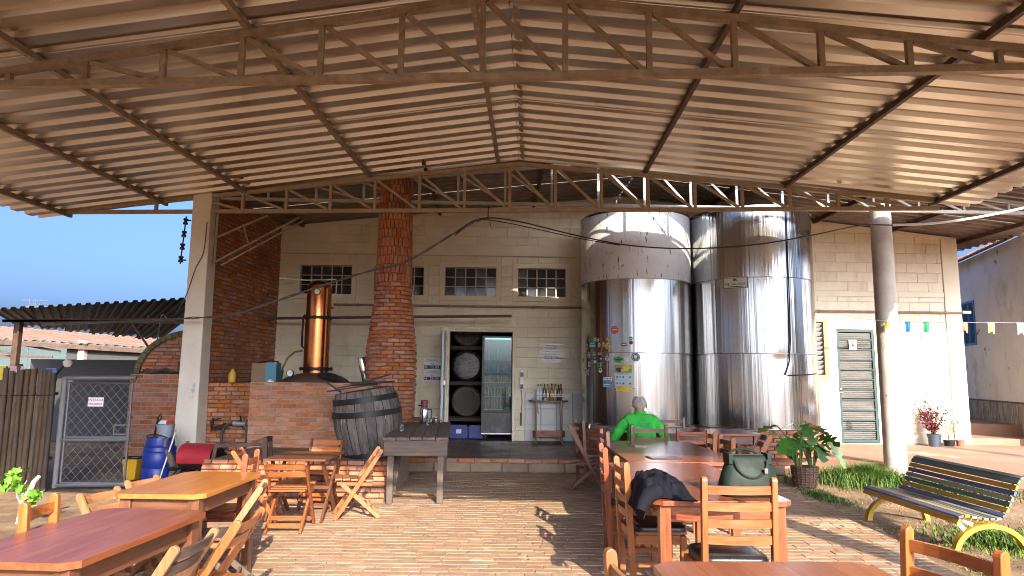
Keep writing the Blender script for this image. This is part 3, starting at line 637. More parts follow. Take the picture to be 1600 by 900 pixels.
# ================================================================== STILL ON THE KILN
still = thing('copper_still', 'polished copper still column with a rounded top and dark flanges', 'still', (-3.07, 10.55, 1.275))
m_cop = mat('polished copper', (0.62, 0.23, 0.085), 0.24, 1.0, (0.42, 0.13, 0.045), 3, rvar=0.07, bump=0.05, bscale=6)
b = MB(); b.lathe([(0.52, 0.0), (0.50, 0.03), (0.40, 0.085), (0.27, 0.12), (0.2, 0.135)], 32); b.build('pot_dome', mat('dull brown copper', (0.17, 0.10, 0.07), 0.6, 0.4, (0.10, 0.06, 0.045), 6), still, smooth=True)
b = MB(); b.lathe([(0.195, 0.125), (0.195, 1.0)], 36); b.lathe([(0.192, 1.0), (0.19, 1.46), (0.178, 1.52), (0.14, 1.57), (0.08, 1.597), (0.0, 1.605)], 36); b.build('column', m_cop, still, smooth=True)
for z, r in ((0.20, 0.255), (1.0, 0.212)):
    b = MB(); b.lathe([(0.19, z - 0.022), (r - 0.01, z - 0.022), (r, z - 0.012), (r, z + 0.012), (r - 0.01, z + 0.022), (0.19, z + 0.022)], 36); fl = b.build('flange', M['iron'], still, smooth=True)
    bm_ = MB().lathe([(0.0, -0.03), (0.010, -0.03), (0.010, 0.03), (0, 0.03)], 6).mesh('bolt', M['iron'])
    for j in range(12): put('bolt', bm_, fl, (cos(j * pi / 6) * (r - 0.012), sin(j * pi / 6) * (r - 0.012), z))
def gauge(parent, c, r=0.05, R=None):
    b = MB(); b.lathe([(0, -0.03), (r, -0.03), (r, 0), (r * 0.86, 0.004), (r * 0.86, 0.0)], 20, c=c, R=Rx(pi / 2)); g = b.build('gauge', M['iron'], parent, smooth=True)
    b = MB(); b.lathe([(r * 0.85, 0.0), (0.0, 0.001)], 20, c=(c[0], c[1] - 0.002, c[2]), R=Rx(pi / 2)); b.build('gauge_face', M['paper'], g)
    b = MB(); b.bar((c[0], c[1] - 0.006, c[2]), (c[0] + r * 0.5, c[1] - 0.006, c[2] + r * 0.35), 0.004, 0.002); b.build('needle', M['black'], g)
gauge(still, (0.02, -0.20, 1.40), 0.05); gauge(still, (-0.27, -0.42, 0.13), 0.055)
b = MB(); b.tube([(-0.19, 0, 0.52), (-0.235, -0.02, 0.55), (-0.235, -0.02, 1.0), (-0.21, -0.02, 1.05)], 0.017, 8); b.build('side_pipe', M['iron'], still, smooth=True)
b = MB(); b.tube([(-0.22, -0.03, 0.48), (-0.32, -0.08, 0.46), (-0.42, -0.12, 0.36), (-0.47, -0.15, 0.22), (-0.49, -0.15, 0.12)], 0.016, 8); hs_ = b.build('brass_hose', mat('brass hose', (0.35, 0.24, 0.08), 0.35, 0.7), still, smooth=True)
b = MB(); b.tube([(-0.48, -0.15, 0.17), (-0.50, -0.15, 0.0)], 0.027, 8); b.build('hose_end', M['black'], hs_, smooth=True)
b = MB(); b.tube([(0.19, 0, 1.16), (0.25, -0.02, 1.16)], 0.015, 8); b.build('tap', M['chrome'], still, smooth=True)
b = MB(); b.tube([(-0.62, -0.1, 1.62), (-0.2, -0.05, 1.60), (0.26, -0.02, 1.62), (0.27, -0.02, 1.60), (0.27, -0.02, 1.40), (0.24, -0.02, 1.39)], 0.011, 6); b.build('vapour_pipe', plain('white plastic pipe', (0.62, 0.56, 0.50)), still)
t = thing('black_strap', 'crumpled black rubber strap lying beside the copper still', 'strap', (-2.72, 10.0, 1.275))
b = MB(); b.tube([(-0.16, 0, 0.11), (-0.05, 0.0, 0.13), (0.1, 0, 0.10), (0.2, -0.02, 0.04), (0.24, -0.02, 0.02)], [0.03, 0.028, 0.03, 0.032, 0.015], 6); b.tube([(-0.16, -0.04, 0.10), (0.02, -0.05, 0.07), (0.16, -0.05, 0.03)], [0.012, 0.03, 0.02], 6); b.build('strap_fold', M['black'], t, smooth=True)
t = thing('box', 'brown cardboard box with a blue sheet taped to it on the kiln', 'box', (-3.62, 10.0, 1.258), 0.1)
b = MB(); b.mm((-0.20, -0.15, 0), (0.15, 0.15, 0.29)); b.build('carton', plain('brown cardboard', (0.24, 0.15, 0.09), 0.9), t, bev=0.006)
b = MB(); b.mm((0.0, -0.156, 0.02), (0.156, -0.151, 0.30)); b.mm((0.151, -0.156, 0.05), (0.156, 0.12, 0.30)); b.build('blue_sheet', plain('faded blue plastic', (0.05, 0.20, 0.27), 0.5), t)
b = MB(); b.tube([(-0.20, -0.1, 0.2), (-0.12, -0.1, 0.30), (0.05, -0.1, 0.325), (0.16, -0.05, 0.31)], 0.012, 6); b.build('strap', M['black'], t)
t = thing('yellow_jug', 'small yellow plastic jug standing on the brick shoulder', 'jug', (-4.14, 9.98, 1.258))
b = MB(); b.lathe([(0.05, 0), (0.055, 0.01), (0.055, 0.13), (0.03, 0.16), (0.02, 0.19), (0.022, 0.2), (0, 0.2)], 14); b.build('jug_body', plain('yellow plastic', (0.62, 0.36, 0.03), 0.45), t, smooth=True)
b = MB(); b.tube([(0.05, 0, 0.12), (0.075, 0, 0.10), (0.075, 0, 0.05), (0.052, 0, 0.03)], 0.007, 6); b.build('handle', M['iron'], t)
t = thing('bottle', 'green glass bottle with a silver neck leaning by the chimney', 'bottle', (-2.13, 9.86, 1.275), rot=(0, radians(-12), 0))
b = MB(); b.lathe([(0, 0), (0.045, 0.0), (0.047, 0.02), (0.047, 0.20), (0.03, 0.25)], 14); b.build('bottle_body', plain('dark green glass', (0.03, 0.07, 0.02), 0.1), t, smooth=True)
b = MB(); b.lathe([(0.052, 0.17), (0.056, 0.20), (0.056, 0.36), (0.05, 0.38), (0, 0.38)], 14); b.build('silver_sleeve', M['chrome'], t, smooth=True)
t = thing('bowl', 'small white bowl upside down on the kiln edge', 'bowl', (-3.43, 9.6, 1.276)); b = MB(); b.lathe([(0.05, 0), (0.045, 0.02), (0.02, 0.04), (0, 0.042)], 12); b.build('bowl_body', M['white'], t, smooth=True)
# ================================================================== OLD BARREL ON THE LEDGE
t = thing('old_barrel', 'big blackened leaking barrel leaning on the ledge with charred boards on its lid', 'barrel', (-1.74, 8.62, 0.385), rot=(radians(2), radians(-9), 0))
bp_ = [(0.345, 0.0), (0.395, 0.2), (0.425, 0.42), (0.415, 0.6), (0.375, 0.78), (0.36, 0.83)]
b = MB(); b.lathe([(0, 0.03)] + [(r - 0.012, z) for r, z in bp_] + [(0, 0.84)], 30); b.build('barrel_core', M['iron'], t)
m_stave = mat('charred grey barrel stave', (0.17, 0.14, 0.12), 0.7, 0, (0.045, 0.038, 0.034), 4, (8, 8, 0.8), bump=0.5, rnd=0.35, island=True, spots=((0.32, 0.28, 0.25), 5, 0.60, (3, 3, 0.7)))
for j in range(22):
    a = 2 * pi * j / 22; hw = pi / 22 * 0.93; vs = []; fs = []
    for r, z in bp_:
        dr = random.uniform(-0.002, 0.002)
        vs += [(sin(a - hw) * (r + dr), -cos(a - hw) * (r + dr), z), (sin(a) * (r + dr + 0.004), -cos(a) * (r + dr + 0.004), z), (sin(a + hw) * (r + dr), -cos(a + hw) * (r + dr), z), (sin(a) * (r - 0.02), -cos(a) * (r - 0.02), z)]
    for i in range(len(bp_) - 1):
        for q in range(4): fs.append((4 * i + q, 4 * i + (q + 1) % 4, 4 * i + 4 + (q + 1) % 4, 4 * i + 4 + q))
    fs += [(3, 2, 1, 0), tuple(len(vs) - 4 + q for q in range(4))]
    MB().add(vs, fs).build('stave', m_stave, t, smooth=True)
for z0, r0_, tilt in ((0.06, 0.367, 0), (0.55, 0.433, 0.07), (0.72, 0.403, 0.02)):
    b = MB(); R = Ry(tilt); b.lathe([(r0_, -0.035), (r0_ + 0.006, -0.035), (r0_ - 0.001, 0.035), (r0_ - 0.008, 0.035)], 30, c=(0, 0, z0), R=R); b.build('hoop', M['iron'], t, smooth=True)
for i, (x, y, l, a, tl) in enumerate([(-0.1, -0.2, 0.62, 0.1, 0.0), (0.12, 0.02, 0.55, -0.2, 0.05), (-0.12, 0.12, 0.5, 0.3, -0.03), (0.1, -0.28, 0.4, 0.02, 0.09), (-0.38, -0.05, 0.26, 0.15, 0.75), (0.16, -0.1, 0.42, 0.5, -0.16)]):
    b = MB(); b.box((x, y, 0.885 + 0.012 * i), (l, 0.075, 0.018), (Rz(a) @ Ry(tl))); b.build('charred_board', M['iron'], t)
# ================================================================== STEEL TANKS
def steel(name, rough, bumpv, var):
    m = mat(name, (0.50, 0.50, 0.495), rough, 1.0, (0.41, 0.41, 0.405), 1.5, (2.4, 2.4, 0.10), bump=bumpv, bscale=1.0, bstretch=(13, 13, 0.16), rvar=var, detail=3)
    for n in m.node_tree.nodes:
        if n.type == 'BUMP': n.inputs['Distance'].default_value = 0.03
    return m
m_ss = steel('stainless steel sheet', 0.19, 0.26, 0.06)
m_ss_dent = steel('dented stainless steel sheet', 0.18, 0.42, 0.06)
m_film = mat('scratched pale tank film', (0.74, 0.76, 0.78), 0.5, 0.2, (0.64, 0.66, 0.68), 3, rvar=0.1, spots=((0.06, 0.055, 0.05), 7, 0.575, (2.6, 2.6, 0.7)))
m_weld = plain('steel weld seam', (0.30, 0.29, 0.28), 0.35, 0.9)
def tank(label, x, y, r, dent, upper):
    t = thing('steel_tank', label, 'tank', (x, y, 0.2))
    b = MB(); b.lathe([(r + 0.012, 0.0), (r + 0.012, 0.41), (0, 0.41)], 48); pl = b.build('brick_plinth', M['mortar'], t)
    rows = [(0.0 + 0.058 * k, 0.058 + 0.058 * k, 0.20) for k in range(7)]
    round_bricks(pl, lambda z: r + 0.03, rows, 0, -1.9, 1.9, M['brick_new'])
    zz = [0.422, 1.585, 2.785, 3.93]
    for i in range(3):
        b = MB(); k = 96
        if dent:
            vs = []; nz = 24
            for q in range(nz + 1):
                z = zz[i] + (zz[i + 1] - zz[i]) * q / nz
                for j in range(k):
                    a = 2 * pi * j / k; dr = 0
                    for (da, dz, s1, s2, dp) in dent:
                        dr -= dp * math.exp(-(((a - da + pi) % (2 * pi) - pi) / s1) ** 2 - ((z - dz) / s2) ** 2)
                    vs.append((sin(a) * (r + dr), -cos(a) * (r + dr), z))
            b.add(vs, [(q * k + j, q * k + (j + 1) % k, (q + 1) * k + (j + 1) % k, (q + 1) * k + j) for q in range(nz) for j in range(k)])
        else: b.lathe([(r, zz[i]), (r, zz[i + 1])], k)
        b.f = [f for f in b.f if len(f) <= 4]
        b.build('upper_shell' if (i == 2 and upper) else 'shell_course', m_film if (i == 2 and upper) else (m_ss_dent if dent else m_ss), t, smooth=True, ang=60)
    for z in zz[:3]:
        b = MB(); b.lathe([(r - 0.002, z - 0.006), (r + 0.004, z - 0.006), (r + 0.006, z), (r + 0.004, z + 0.006), (r - 0.002, z + 0.006)], 96); b.build('weld_seam', m_weld, t, smooth=True)
    b = MB(); b.lathe([(r + 0.008, 3.915), (r + 0.008, 3.95), (r * 0.6, 4.08), (0.1, 4.16), (0, 4.16)], 64); b.build('lid', m_ss, t, smooth=True)
    return t
T1 = tank('shiny steel tank covered in stickers, with a pale scratched upper ring', 2.17, 11.6, 0.95, None, True)
dents = [(0.05, 1.50, 0.10, 0.06, 0.015), (0.16, 1.47, 0.06, 0.08, 0.012), (0.2, 1.9, 0.05, 0.5, 0.010), (0.28, 0.9, 0.04, 0.6, 0.008), (0.62, 0.85, 0.25, 0.18, 0.014), (0.0, 1.25, 0.07, 0.25, 0.008), (0.24, 2.6, 0.06, 0.3, 0.009), (0.7, 2.2, 0.12, 0.7, 0.012), (-0.3, 2.1, 0.15, 0.9, 0.010)]
T2 = tank('tall dented steel tank with a maker plate and a black cable down its side', 4.10, 11.35, 1.0, dents, False)
def onround(R, th, z, wid, hgt, shape='rect', off=0.002, n=8):
    """a thin curved patch on a cylinder of radius R (local tank coordinates)"""
    b = MB(); r = R + off
    if shape == 'rect':
        vs = []
        for i in range(n + 1):
            a = th + (i / n - .5) * wid / R
            for zz_, rr in ((z - hgt / 2, r), (z + hgt / 2, r)): vs.append((sin(a) * rr, -cos(a) * rr, zz_))
        b.add(vs, [(2 * i, 2 * i + 2, 2 * i + 3, 2 * i + 1) for i in range(n)])
    else:
        k = 18; vs = [(sin(th) * r, -cos(th) * r, z)]
        for j in range(k):
            a = 2 * pi * j / k; f = 1.0
            if shape == 'blob': f = 1 + 0.18 * sin(5 * a + 1) + 0.1 * sin(3 * a)
            q = th + cos(a) * f * wid / 2 / R; vs.append((sin(q) * r, -cos(q) * r, z + sin(a) * f * hgt / 2))
        b.add(vs, [(0, 1 + j, 1 + (j + 1) % k) for j in range(k)])
    return b
SC = dict(red=(0.65, 0.10, 0.06), blue=(0.03, 0.22, 0.55), white=(0.72, 0.72, 0.7), yellow=(0.70, 0.52, 0.03), navy=(0.03, 0.05, 0.16), dark=(0.05, 0.03, 0.05), green=(0.03, 0.38, 0.06), teal=(0.03, 0.30, 0.30), maroon=(0.22, 0.03, 0.06), pink=(0.55, 0.35, 0.4), cyan=(0.05, 0.35, 0.65), orange=(0.80, 0.45, 0.05), sky=(0.50, 0.60, 0.65), olive=(0.30, 0.32, 0.10), black=(0.02, 0.02, 0.02), pale=(0.6, 0.62, 0.62))
for k_, v_ in SC.items(): plain('sticker ' + k_, v_, 0.45)
def stick(th, z, w_, h_, c, shape='rect', inner=()):
    o = onround(0.95, th, z - 0.2, w_, h_, shape).build('sticker', M['sticker ' + c], T1)
    for i, (dx, dz, w2, h2, c2, s2) in enumerate(inner): onround(0.95, th + dx / 0.95, z - 0.2 + dz, w2, h2, s2, 0.0035 + 0.001 * i).build('print', M['sticker ' + c2], o)
stick(-0.551, 2.155, .13, .13, 'red', 'disc', [(0, 0, .09, .016, 'white', 'rect'), (0, .035, .07, .01, 'pink', 'rect')])
stick(-1.043, 1.929, .17, .09, 'cyan', 'rect', [(0, -.025, .14, .02, 'white', 'rect'), (0, .02, .10, .016, 'sky', 'rect')])
stick(-0.869, 1.917, .06, .08, 'white', 'disc', [(0, 0, .02, .05, 'maroon', 'disc')]); stick(-0.773, 1.921, .05, .09, 'pink', 'disc', [(0, 0, .04, .014, 'red', 'rect')])
stick(-0.677, 2.01, .06, .065, 'yellow', 'disc', [(0, 0, .025, .025, 'olive', 'disc')])
stick(-0.681, 1.898, .105, .11, 'yellow', 'disc', [(-.02, .015, .02, .02, 'black', 'disc'), (.022, .015, .02, .02, 'black', 'disc'), (0, -.025, .05, .01, 'black', 'rect')])
stick(-0.388, 1.918, .085, .05, 'navy', 'rect', [(0, 0, .06, .016, 'white', 'rect')]); stick(-0.274, 2.013, .065, .06, 'teal', 'disc', [(0, 0, .04, .012, 'white', 'rect')]); stick(-0.271, 1.948, .065, .065, 'maroon', 'disc', [(0, 0, .035, .03, 'dark', 'disc')])
stick(-0.197, 1.714, .135, .135, 'navy', 'disc', [(0, 0, .11, .11, 'sky', 'disc'), (0, 0, .095, .095, 'navy', 'disc'), (0, .005, .05, .055, 'white', 'blob'), (0, -.04, .06, .018, 'green', 'rect')])
stick(-0.495, 1.674, .16, .10, 'green', 'blob', [(0, 0, .11, .03, 'dark', 'blob')]); stick(-0.581, 1.766, .055, .05, 'white', 'disc', [(0, 0, .035, .01, 'navy', 'rect')])
stick(-0.694, 1.694, .08, .08, 'white', 'disc', [(0, .012, .07, .035, 'blue', 'disc'), (0, -.02, .04, .01, 'navy', 'rect')])
stick(-0.828, 1.689, .07, .075, 'navy', 'disc', [(0, 0, .04, .04, 'sky', 'blob')]); stick(-0.971, 1.704, .06, .06, 'dark', 'disc', [(0, 0, .03, .02, 'pale', 'rect')])
for th, z, w_, h_, c in [(-1.152, 1.782, .09, .04, 'white'), (-1.152, 1.735, .09, .04, 'pale'), (-.992, 1.772, .06, .045, 'white'), (-.851, 1.776, .075, .035, 'pale'), (-1.139, 1.604, .07, .08, 'white'), (-.968, 2.014, .06, .05, 'white'), (-.897, 1.998, .04, .045, 'white'), (-1.136, 2.007, .05, .04, 'olive'), (-1.22, 1.893, .06, .11, 'yellow'), (-1.388, 1.677, .10, .08, 'yellow'), (-1.29, 1.50, .09, .09, 'white')]:
    stick(th, z, w_, h_, c, 'rect', [(0, 0, w_ * .6, h_ * .35, 'dark' if c != 'olive' else 'white', 'blob')])
stick(-1.004, 1.641, .13, .045, 'white', 'rect', [(-.03, 0, .06, .035, 'teal', 'rect')]); stick(-0.862, 1.596, .09, .075, 'teal', 'rect', [(.028, 0, .03, .07, 'yellow', 'rect'), (-.01, 0, .02, .04, 'dark', 'disc')])
stick(-0.844, 1.503, .07, .085, 'white', 'disc', [(0, .01, .04, .03, 'black', 'blob')]); stick(-1.18, 1.47, .06, .10, 'pale', 'blob', [(0, 0, .03, .05, 'black', 'blob')])
stick(-0.342, 1.687, .05, .06, 'white', 'blob', [(0, -.01, .02, .02, 'sky', 'disc')]); stick(-0.755, 1.596, .05, .03, 'dark', 'blob')
stick(-0.407, 1.524, .29, .125, 'olive', 'rect', [(.06, .015, .13, .08, 'yellow', 'blob'), (-.07, -.01, .10, .07, 'dark', 'blob'), (.0, -.02, .08, .04, 'orange', 'blob'), (.1, -.02, .05, .04, 'green', 'blob')])
pi_ = [(0, .085, .20, .012, 'blue', 'rect'), (-.02, -.012, .20, .006, 'cyan', 'rect')]
for r_ in (0.035, -.065):
    for q in range(5): pi_.append((-.10 + q * .052, r_, .028, .03, ('navy', 'teal', 'dark', 'sky', 'navy')[q], 'blob'))
stick(-0.409, 1.362, .285, .205, 'sky', 'rect', pi_); stick(-0.397, 1.214, .30, .085, 'orange', 'blob', [(-.02, .005, .20, .016, 'yellow', 'rect'), (-.02, -.018, .16, .010, 'yellow', 'rect')])
stick(-0.694, 1.359, .16, .065, 'white', 'rect', [(-.05, .01, .02, .02, 'dark', 'disc'), (0, .01, .02, .02, 'dark', 'blob'), (.05, .01, .02, .02, 'dark', 'disc'), (0, -.018, .12, .008, 'navy', 'rect')])
stick(-0.708, 1.274, .16, .085, 'cyan', 'rect', [(0, 0, .12, .018, 'white', 'rect'), (0, -.035, .14, .012, 'sky', 'rect')])
b = MB(); b.tube([(-0.80, -0.53, 0.40), (-0.84, -0.56, 0.43), (-0.89, -0.60, 0.42), (-0.90, -0.61, 0.37)], 0.016, 8); b.build('drain_tap', M['chrome'], T1, smooth=True)
# maker plate and cable on the second tank
pl = onround(1.0, -0.575, 2.715, 0.36, 0.17, 'rect', 0.003).build('maker_plate', plain('pale maker plate', (0.62, 0.61, 0.55), 0.5), T2)
onround(1.0, -0.575, 2.715, 0.385, 0.19, 'rect', 0.001).build('plate_border', plain('brown plate border', (0.14, 0.08, 0.06)), pl)
vs = []
k = 12
for j in range(k):
    a = 2 * pi * j / k + pi / 2; q = (0.055 if j % 2 == 0 else 0.018) * (1.25 if j in (2, 4, 8, 10) else 1); th = -0.575 + cos(a) * q; vs.append((sin(th) * 1.005, -cos(th) * 1.005, 2.755 + sin(a) * q * 0.75))
th = -0.575; b = MB(); b.add([(sin(th) * 1.005, -cos(th) * 1.005, 2.755)] + vs, [(0, 1 + j, 1 + (j + 1) % k) for j in range(k)]); b.build('emblem', plain('dark green print', (0.01, 0.05, 0.035)), pl)
for j, c_ in enumerate('METALMAX'):
    th = -0.575 + (j - 3.5) * 0.040; text('letter', c_, 0.062, M['dark green print'], pl, (sin(th) * 1.006, -cos(th) * 1.006, 2.685), (pi / 2, 0, th))
onround(1.0, -0.575, 2.645, 0.24, 0.012, 'rect', 0.005).build('print_line', M['dark green print'], pl)
b = MB(); b.tube([(sin(a) * 1.012, -cos(a) * 1.012, z) for a, z in ((0.262, 3.9), (0.255, 3.2), (0.25, 2.3), (0.24, 1.8), (0.20, 1.45), (0.13, 1.262), (0.2, 1.25), (0.35, 1.255), (0.6, 1.265), (0.85, 1.28))], 0.010, 6); b.build('black_cable', M['black'], T2, smooth=True)
b = MB(); b.lathe([(0.0, -0.03), (0.028, -0.03), (0.028, 0.03), (0, 0.03)], 10, c=(sin(0.347) * 1.03, -cos(0.347) * 1.03, 0.37), R=Rx(pi / 2)); b.build('drain_plug', M['iron'], T2)
# ================================================================== LEFT: OVEN, GATE, BAMBOO FENCE, SHEDS
brick_wall('oven_wall', 'orange red brick oven block beside the wire gate', 'wall', (-5.62, 9.92, 0), 0, 0.92, -0.02, 1.37, 1.5, M['brick_new'], M['mortar'], 0.19, 0.066, 300)
t = thing('oven_dome', 'arched brick oven vault with a mossy edge above the oven block', 'oven', (-4.85, 10.15, 1.37))
b = MB(); R_ = 0.80
b.prism([(R_ * cos(a), 0.02, 0.62 * sin(a)) for a in [pi * i / 24 for i in range(10, 25)]] + [(0.2, 0.02, 0)], (0, 1.6, 0)); b.build('vault_core', M['mortar_dark'], t)
b = MB(); ring = [pi * i / 24 for i in range(25)]
for i in range(10, 24):
    a0, a1 = ring[i] + 0.006, ring[i + 1] - 0.006
    b2 = MB(); b2.prism([((R_ + q) * cos(a), -0.02, (0.62 + q) * sin(a)) for a, q in ((a0, -0.03), (a1, -0.03), (a1, 0.05), (a0, 0.05))], (0, 0.5, 0)); b2.build('arch_brick', mat('mossy arch brick', (0.16, 0.13, 0.055), 0.9, 0, (0.09, 0.07, 0.035), 10, bump=0.5, rnd=0.2) if 'mossy' not in M else M['mossy'], t)
    if 'mossy' not in M: M['mossy'] = bpy.data.materials['mossy arch brick']
rs = []; z = 0.01; k = 0
while z < 0.58:
    hw = 0.76 * sqrt(max(0, 1 - ((z + 0.06) / 0.60) ** 2)); 
    rs += courses(-hw, 0.2, z, z + 0.055, 0.19, 0.055, off=0.5 * (k % 2)); z += 0.055; k += 1
lay(t, rs, 'brick', M['brick_new'], 0.05, 0.006, 0.0, 300, jit=0.003, gap=0.010)
t = thing('scrap_iron', 'dark rusty bent iron scraps lying on top of the oven block', 'scrap', (-5.15, 10.02, 1.372))
for pts in ([(-0.3, 0, 0.03), (-0.1, 0.05, 0.05), (0.1, -0.02, 0.03), (0.35, 0.02, 0.04)], [(-0.2, -0.05, 0.02), (0.0, 0.0, 0.08), (0.15, -0.05, 0.03)], [(0.18, 0, 0.02), (0.19, 0, 0.19)], [(-0.35, -0.04, 0.02), (-0.28, 0.0, 0.07), (-0.18, 0.02, 0.03)]):
    b = MB(); b.tube(pts, 0.02, 6); b.build('iron_bar', M['steel_dark'], t)
# gate
g = thing('wire_gate', 'chain link gate in a grey pipe frame with a warning sign', 'gate', (-5.52, 8.32, 0), math.atan(0.1))
m_gp = plain('grey gate pipe', (0.17, 0.17, 0.17), 0.5, 0.4)
W_, H_ = 0.84, 1.30
b = MB()
b.tube([(0, 0, 0), (0, 0, 1.33)], 0.032, 10); b.build('gate_post', plain('pale concrete gate post', (0.24, 0.235, 0.225), 0.8), g, smooth=True)
b = MB(); b.tube([(0.0, 0, 1.32), (W_, 0, 1.33)], 0.03, 10); b.build('header_pipe', m_gp, g, smooth=True)
b = MB()
for p in ([(0.06, 0, 0.06), (0.06, 0, 1.26), (W_ - 0.04, 0, 1.26), (W_ - 0.04, 0, 0.06), (0.06, 0, 0.06)], [(0.06, 0, 0.60), (W_ - 0.04, 0, 0.60)]): b.tube(p, 0.016, 8)
b.tube([(0.02, 0, 0.565), (W_ - 0.02, 0, 0.575)], 0.022, 8); b.tube([(0.0, 0.0, 0.03), (W_, 0, 0.04)], 0.03, 8)
b.build('gate_frame', m_gp, g, smooth=True)
b = MB(); s_ = 0.11
for z0, z1 in ((0.07, 0.59), (0.61, 1.25)):
    x0, x1 = 0.065, W_ - 0.045
    k = -20
    for k in range(-14, 30):
        for sg in (1, -1):
            # line x = xo + sg * (z - z0)
            xo = x0 + k * s_; pts = []
            za, zb = z0, z1
            xa, xb = xo, xo + sg * (z1 - z0) * 0.85
            def clip(xa, za, xb, zb):
                for lo in (x0, x1):
                    pass
                dx = xb - xa; t0, t1 = 0, 1
                for p_, q_ in ((-dx, xa - x0), (dx, x1 - xa)):
                    if abs(p_) < 1e-9:
                        if q_ < 0: return None
                    else:
                        r = q_ / p_
                        if p_ < 0: t0 = max(t0, r)
                        else: t1 = min(t1, r)
                if t0 >= t1: return None
                return (xa + dx * t0, za + (zb - za) * t0, xa + dx * t1, za + (zb - za) * t1)
            c = clip(xa, za, xb, zb)
            if c: b.bar((c[0], 0.003 * sg, c[1]), (c[2], 0.003 * sg, c[3]), 0.0042, 0.0042, (0, 1, 0))
b.build('chain_link', m_gp, g, kind='stuff')
b = MB(); b.mm((0.62, -0.01, 0.63), (0.77, 0.01, 0.645)); b.mm((0.62, -0.01, 0.74), (0.77, 0.01, 0.755)); b.mm((0.62, -0.01, 0.645), (0.635, 0.01, 0.74)); b.build('latch_frame', m_gp, g)
s = thing('warning_sign', 'small white sign reading ENTRADA PROIBIDA on the wire gate', 'sign', wl(0, 0, 0)); s.location = (-5.12, 8.335, 1.03); s.rotation_euler = (0, 0, math.atan(0.1))
b = MB(); b.mm((-0.09, -0.008, -0.055), (0.09, -0.003, 0.055)); b.build('sign_plate', M['paper'], s)
m_red = plain('dark red print', (0.30, 0.01, 0.03))
text('letters', 'ENTRADA', 0.040, m_red, s, (0, -0.009, 0.024)); text('letters', 'PROIBIDA', 0.037, m_red, s, (0, -0.009, -0.025))
# bamboo fence
f = thing('bamboo_fence', 'dark weathered bamboo pole fence beside the gate', 'fence', (-7.6, 8.2, 0))
m_bam = mat('weathered bamboo', (0.105, 0.07, 0.042), 0.7, 0, (0.04, 0.028, 0.02), 5, (6, 6, 0.6), bump=0.3, rnd=0.4, sat=0.25)
x = 0.0; k = 0
while x < 2.02:
    r = random.uniform(0.026, 0.036); h = random.uniform(1.38, 1.46); pts = []; rad = []
    z = -0.02
    while z < h:
        pts += [(0, 0, z), (0, 0, z + 0.015), (0, 0, z + 0.03)]; rad += [r, r * 1.12, r]; z += random.uniform(0.2, 0.3)
    pts.append((0, 0, h)); rad.append(r)
    o = MB().tube(pts, rad, 7).build('bamboo_pole', m_bam, f, smooth=True, ang=60)
    o.location = (x + r, random.uniform(-.01, .012), 0); o.rotation_euler = (random.uniform(-.02, .02), random.uniform(-.012, .012), 0); x += 2 * r - 0.002; k += 1
for z in (0.35, 1.12): b = MB(); b.tube([(0, 0.055, z), (2.05, 0.055, z + 0.01)], 0.022, 6); b.build('rail', m_bam, f)
b = MB(); b.tube([(0, -0.042, 1.10), (0.7, -0.046, 1.09), (2.05, -0.042, 1.115)], 0.005, 5); b.build('tie_wire', M['iron'], f)
def flag(label, p, w_, h_, c, kind, cat='flag', group=None, name='bunting_flag', ry=0):
    t = thing(name, label, cat, p, ry, group)
    poly = [(-w_ / 2, 0, 0), (w_ / 2, 0, 0), (w_ / 2, 0, -h_), (0, 0, -h_ * (0.74 if kind == 'notch' else 1.12)), (-w_ / 2, 0, -h_)]
    vs = []; 
    b = MB(); n_ = 6; top = []; bot = []
    for i in range(n_ + 1):
        x = -w_ / 2 + w_ * i / n_; q = abs(i / n_ - .5) * 2; zb = -h_ * (1 - 0.26 * (1 - q)) if kind == 'notch' else -h_ * (1 + 0.10 * (1 - q))
        yy = 0.012 * sin(i * 1.5); vs += [(x, 0, 0), (x + 0.008, yy, zb * .5), (x, yy * 1.6, zb)]
    b.add(vs, [(3 * i + j, 3 * i + j + 1, 3 * i + j + 4, 3 * i + j + 3) for i in range(n_) for j in (0, 1)])
    b.build('cloth', c, t, smooth=True); return t
fm = lambda n_, c: plain('flag ' + n_, c, 0.8)
flag('yellow paper flag drooping over the bamboo fence top', (-6.22, 8.16, 1.46), 0.15, 0.16, fm('yellow', (0.62, 0.55, 0.06)), 'flat')
flag('small pink paper flag on the bamboo fence top', (-6.02, 8.17, 1.46), 0.16, 0.07, fm('pink', (0.55, 0.38, 0.42)), 'flat')
flag('blue paper flag by the gate post top', (-5.62, 8.2, 1.44), 0.12, 0.09, fm('dull blue', (0.10, 0.16, 0.42)), 'flat')
t = thing('gate_lamp', 'round pale lamp on a bent dark arm above the gate post', 'lamp', (-5.56, 8.28, 1.30))
b = MB(); b.tube([(-0.14, 0, -0.12), (-0.08, 0, 0.02), (0.02, 0, 0.15), (0.05, 0, 0.17)], 0.014, 6); b.build('lamp_arm', M['iron'], t)
b = MB(); b.lathe([(0, -0.05), (0.03, -0.045), (0.05, -0.01), (0.05, 0.02), (0.03, 0.045), (0, 0.05)], 12, c=(0.08, 0, 0.20)); b.build('lamp_globe', M['concrete'], t, smooth=True)
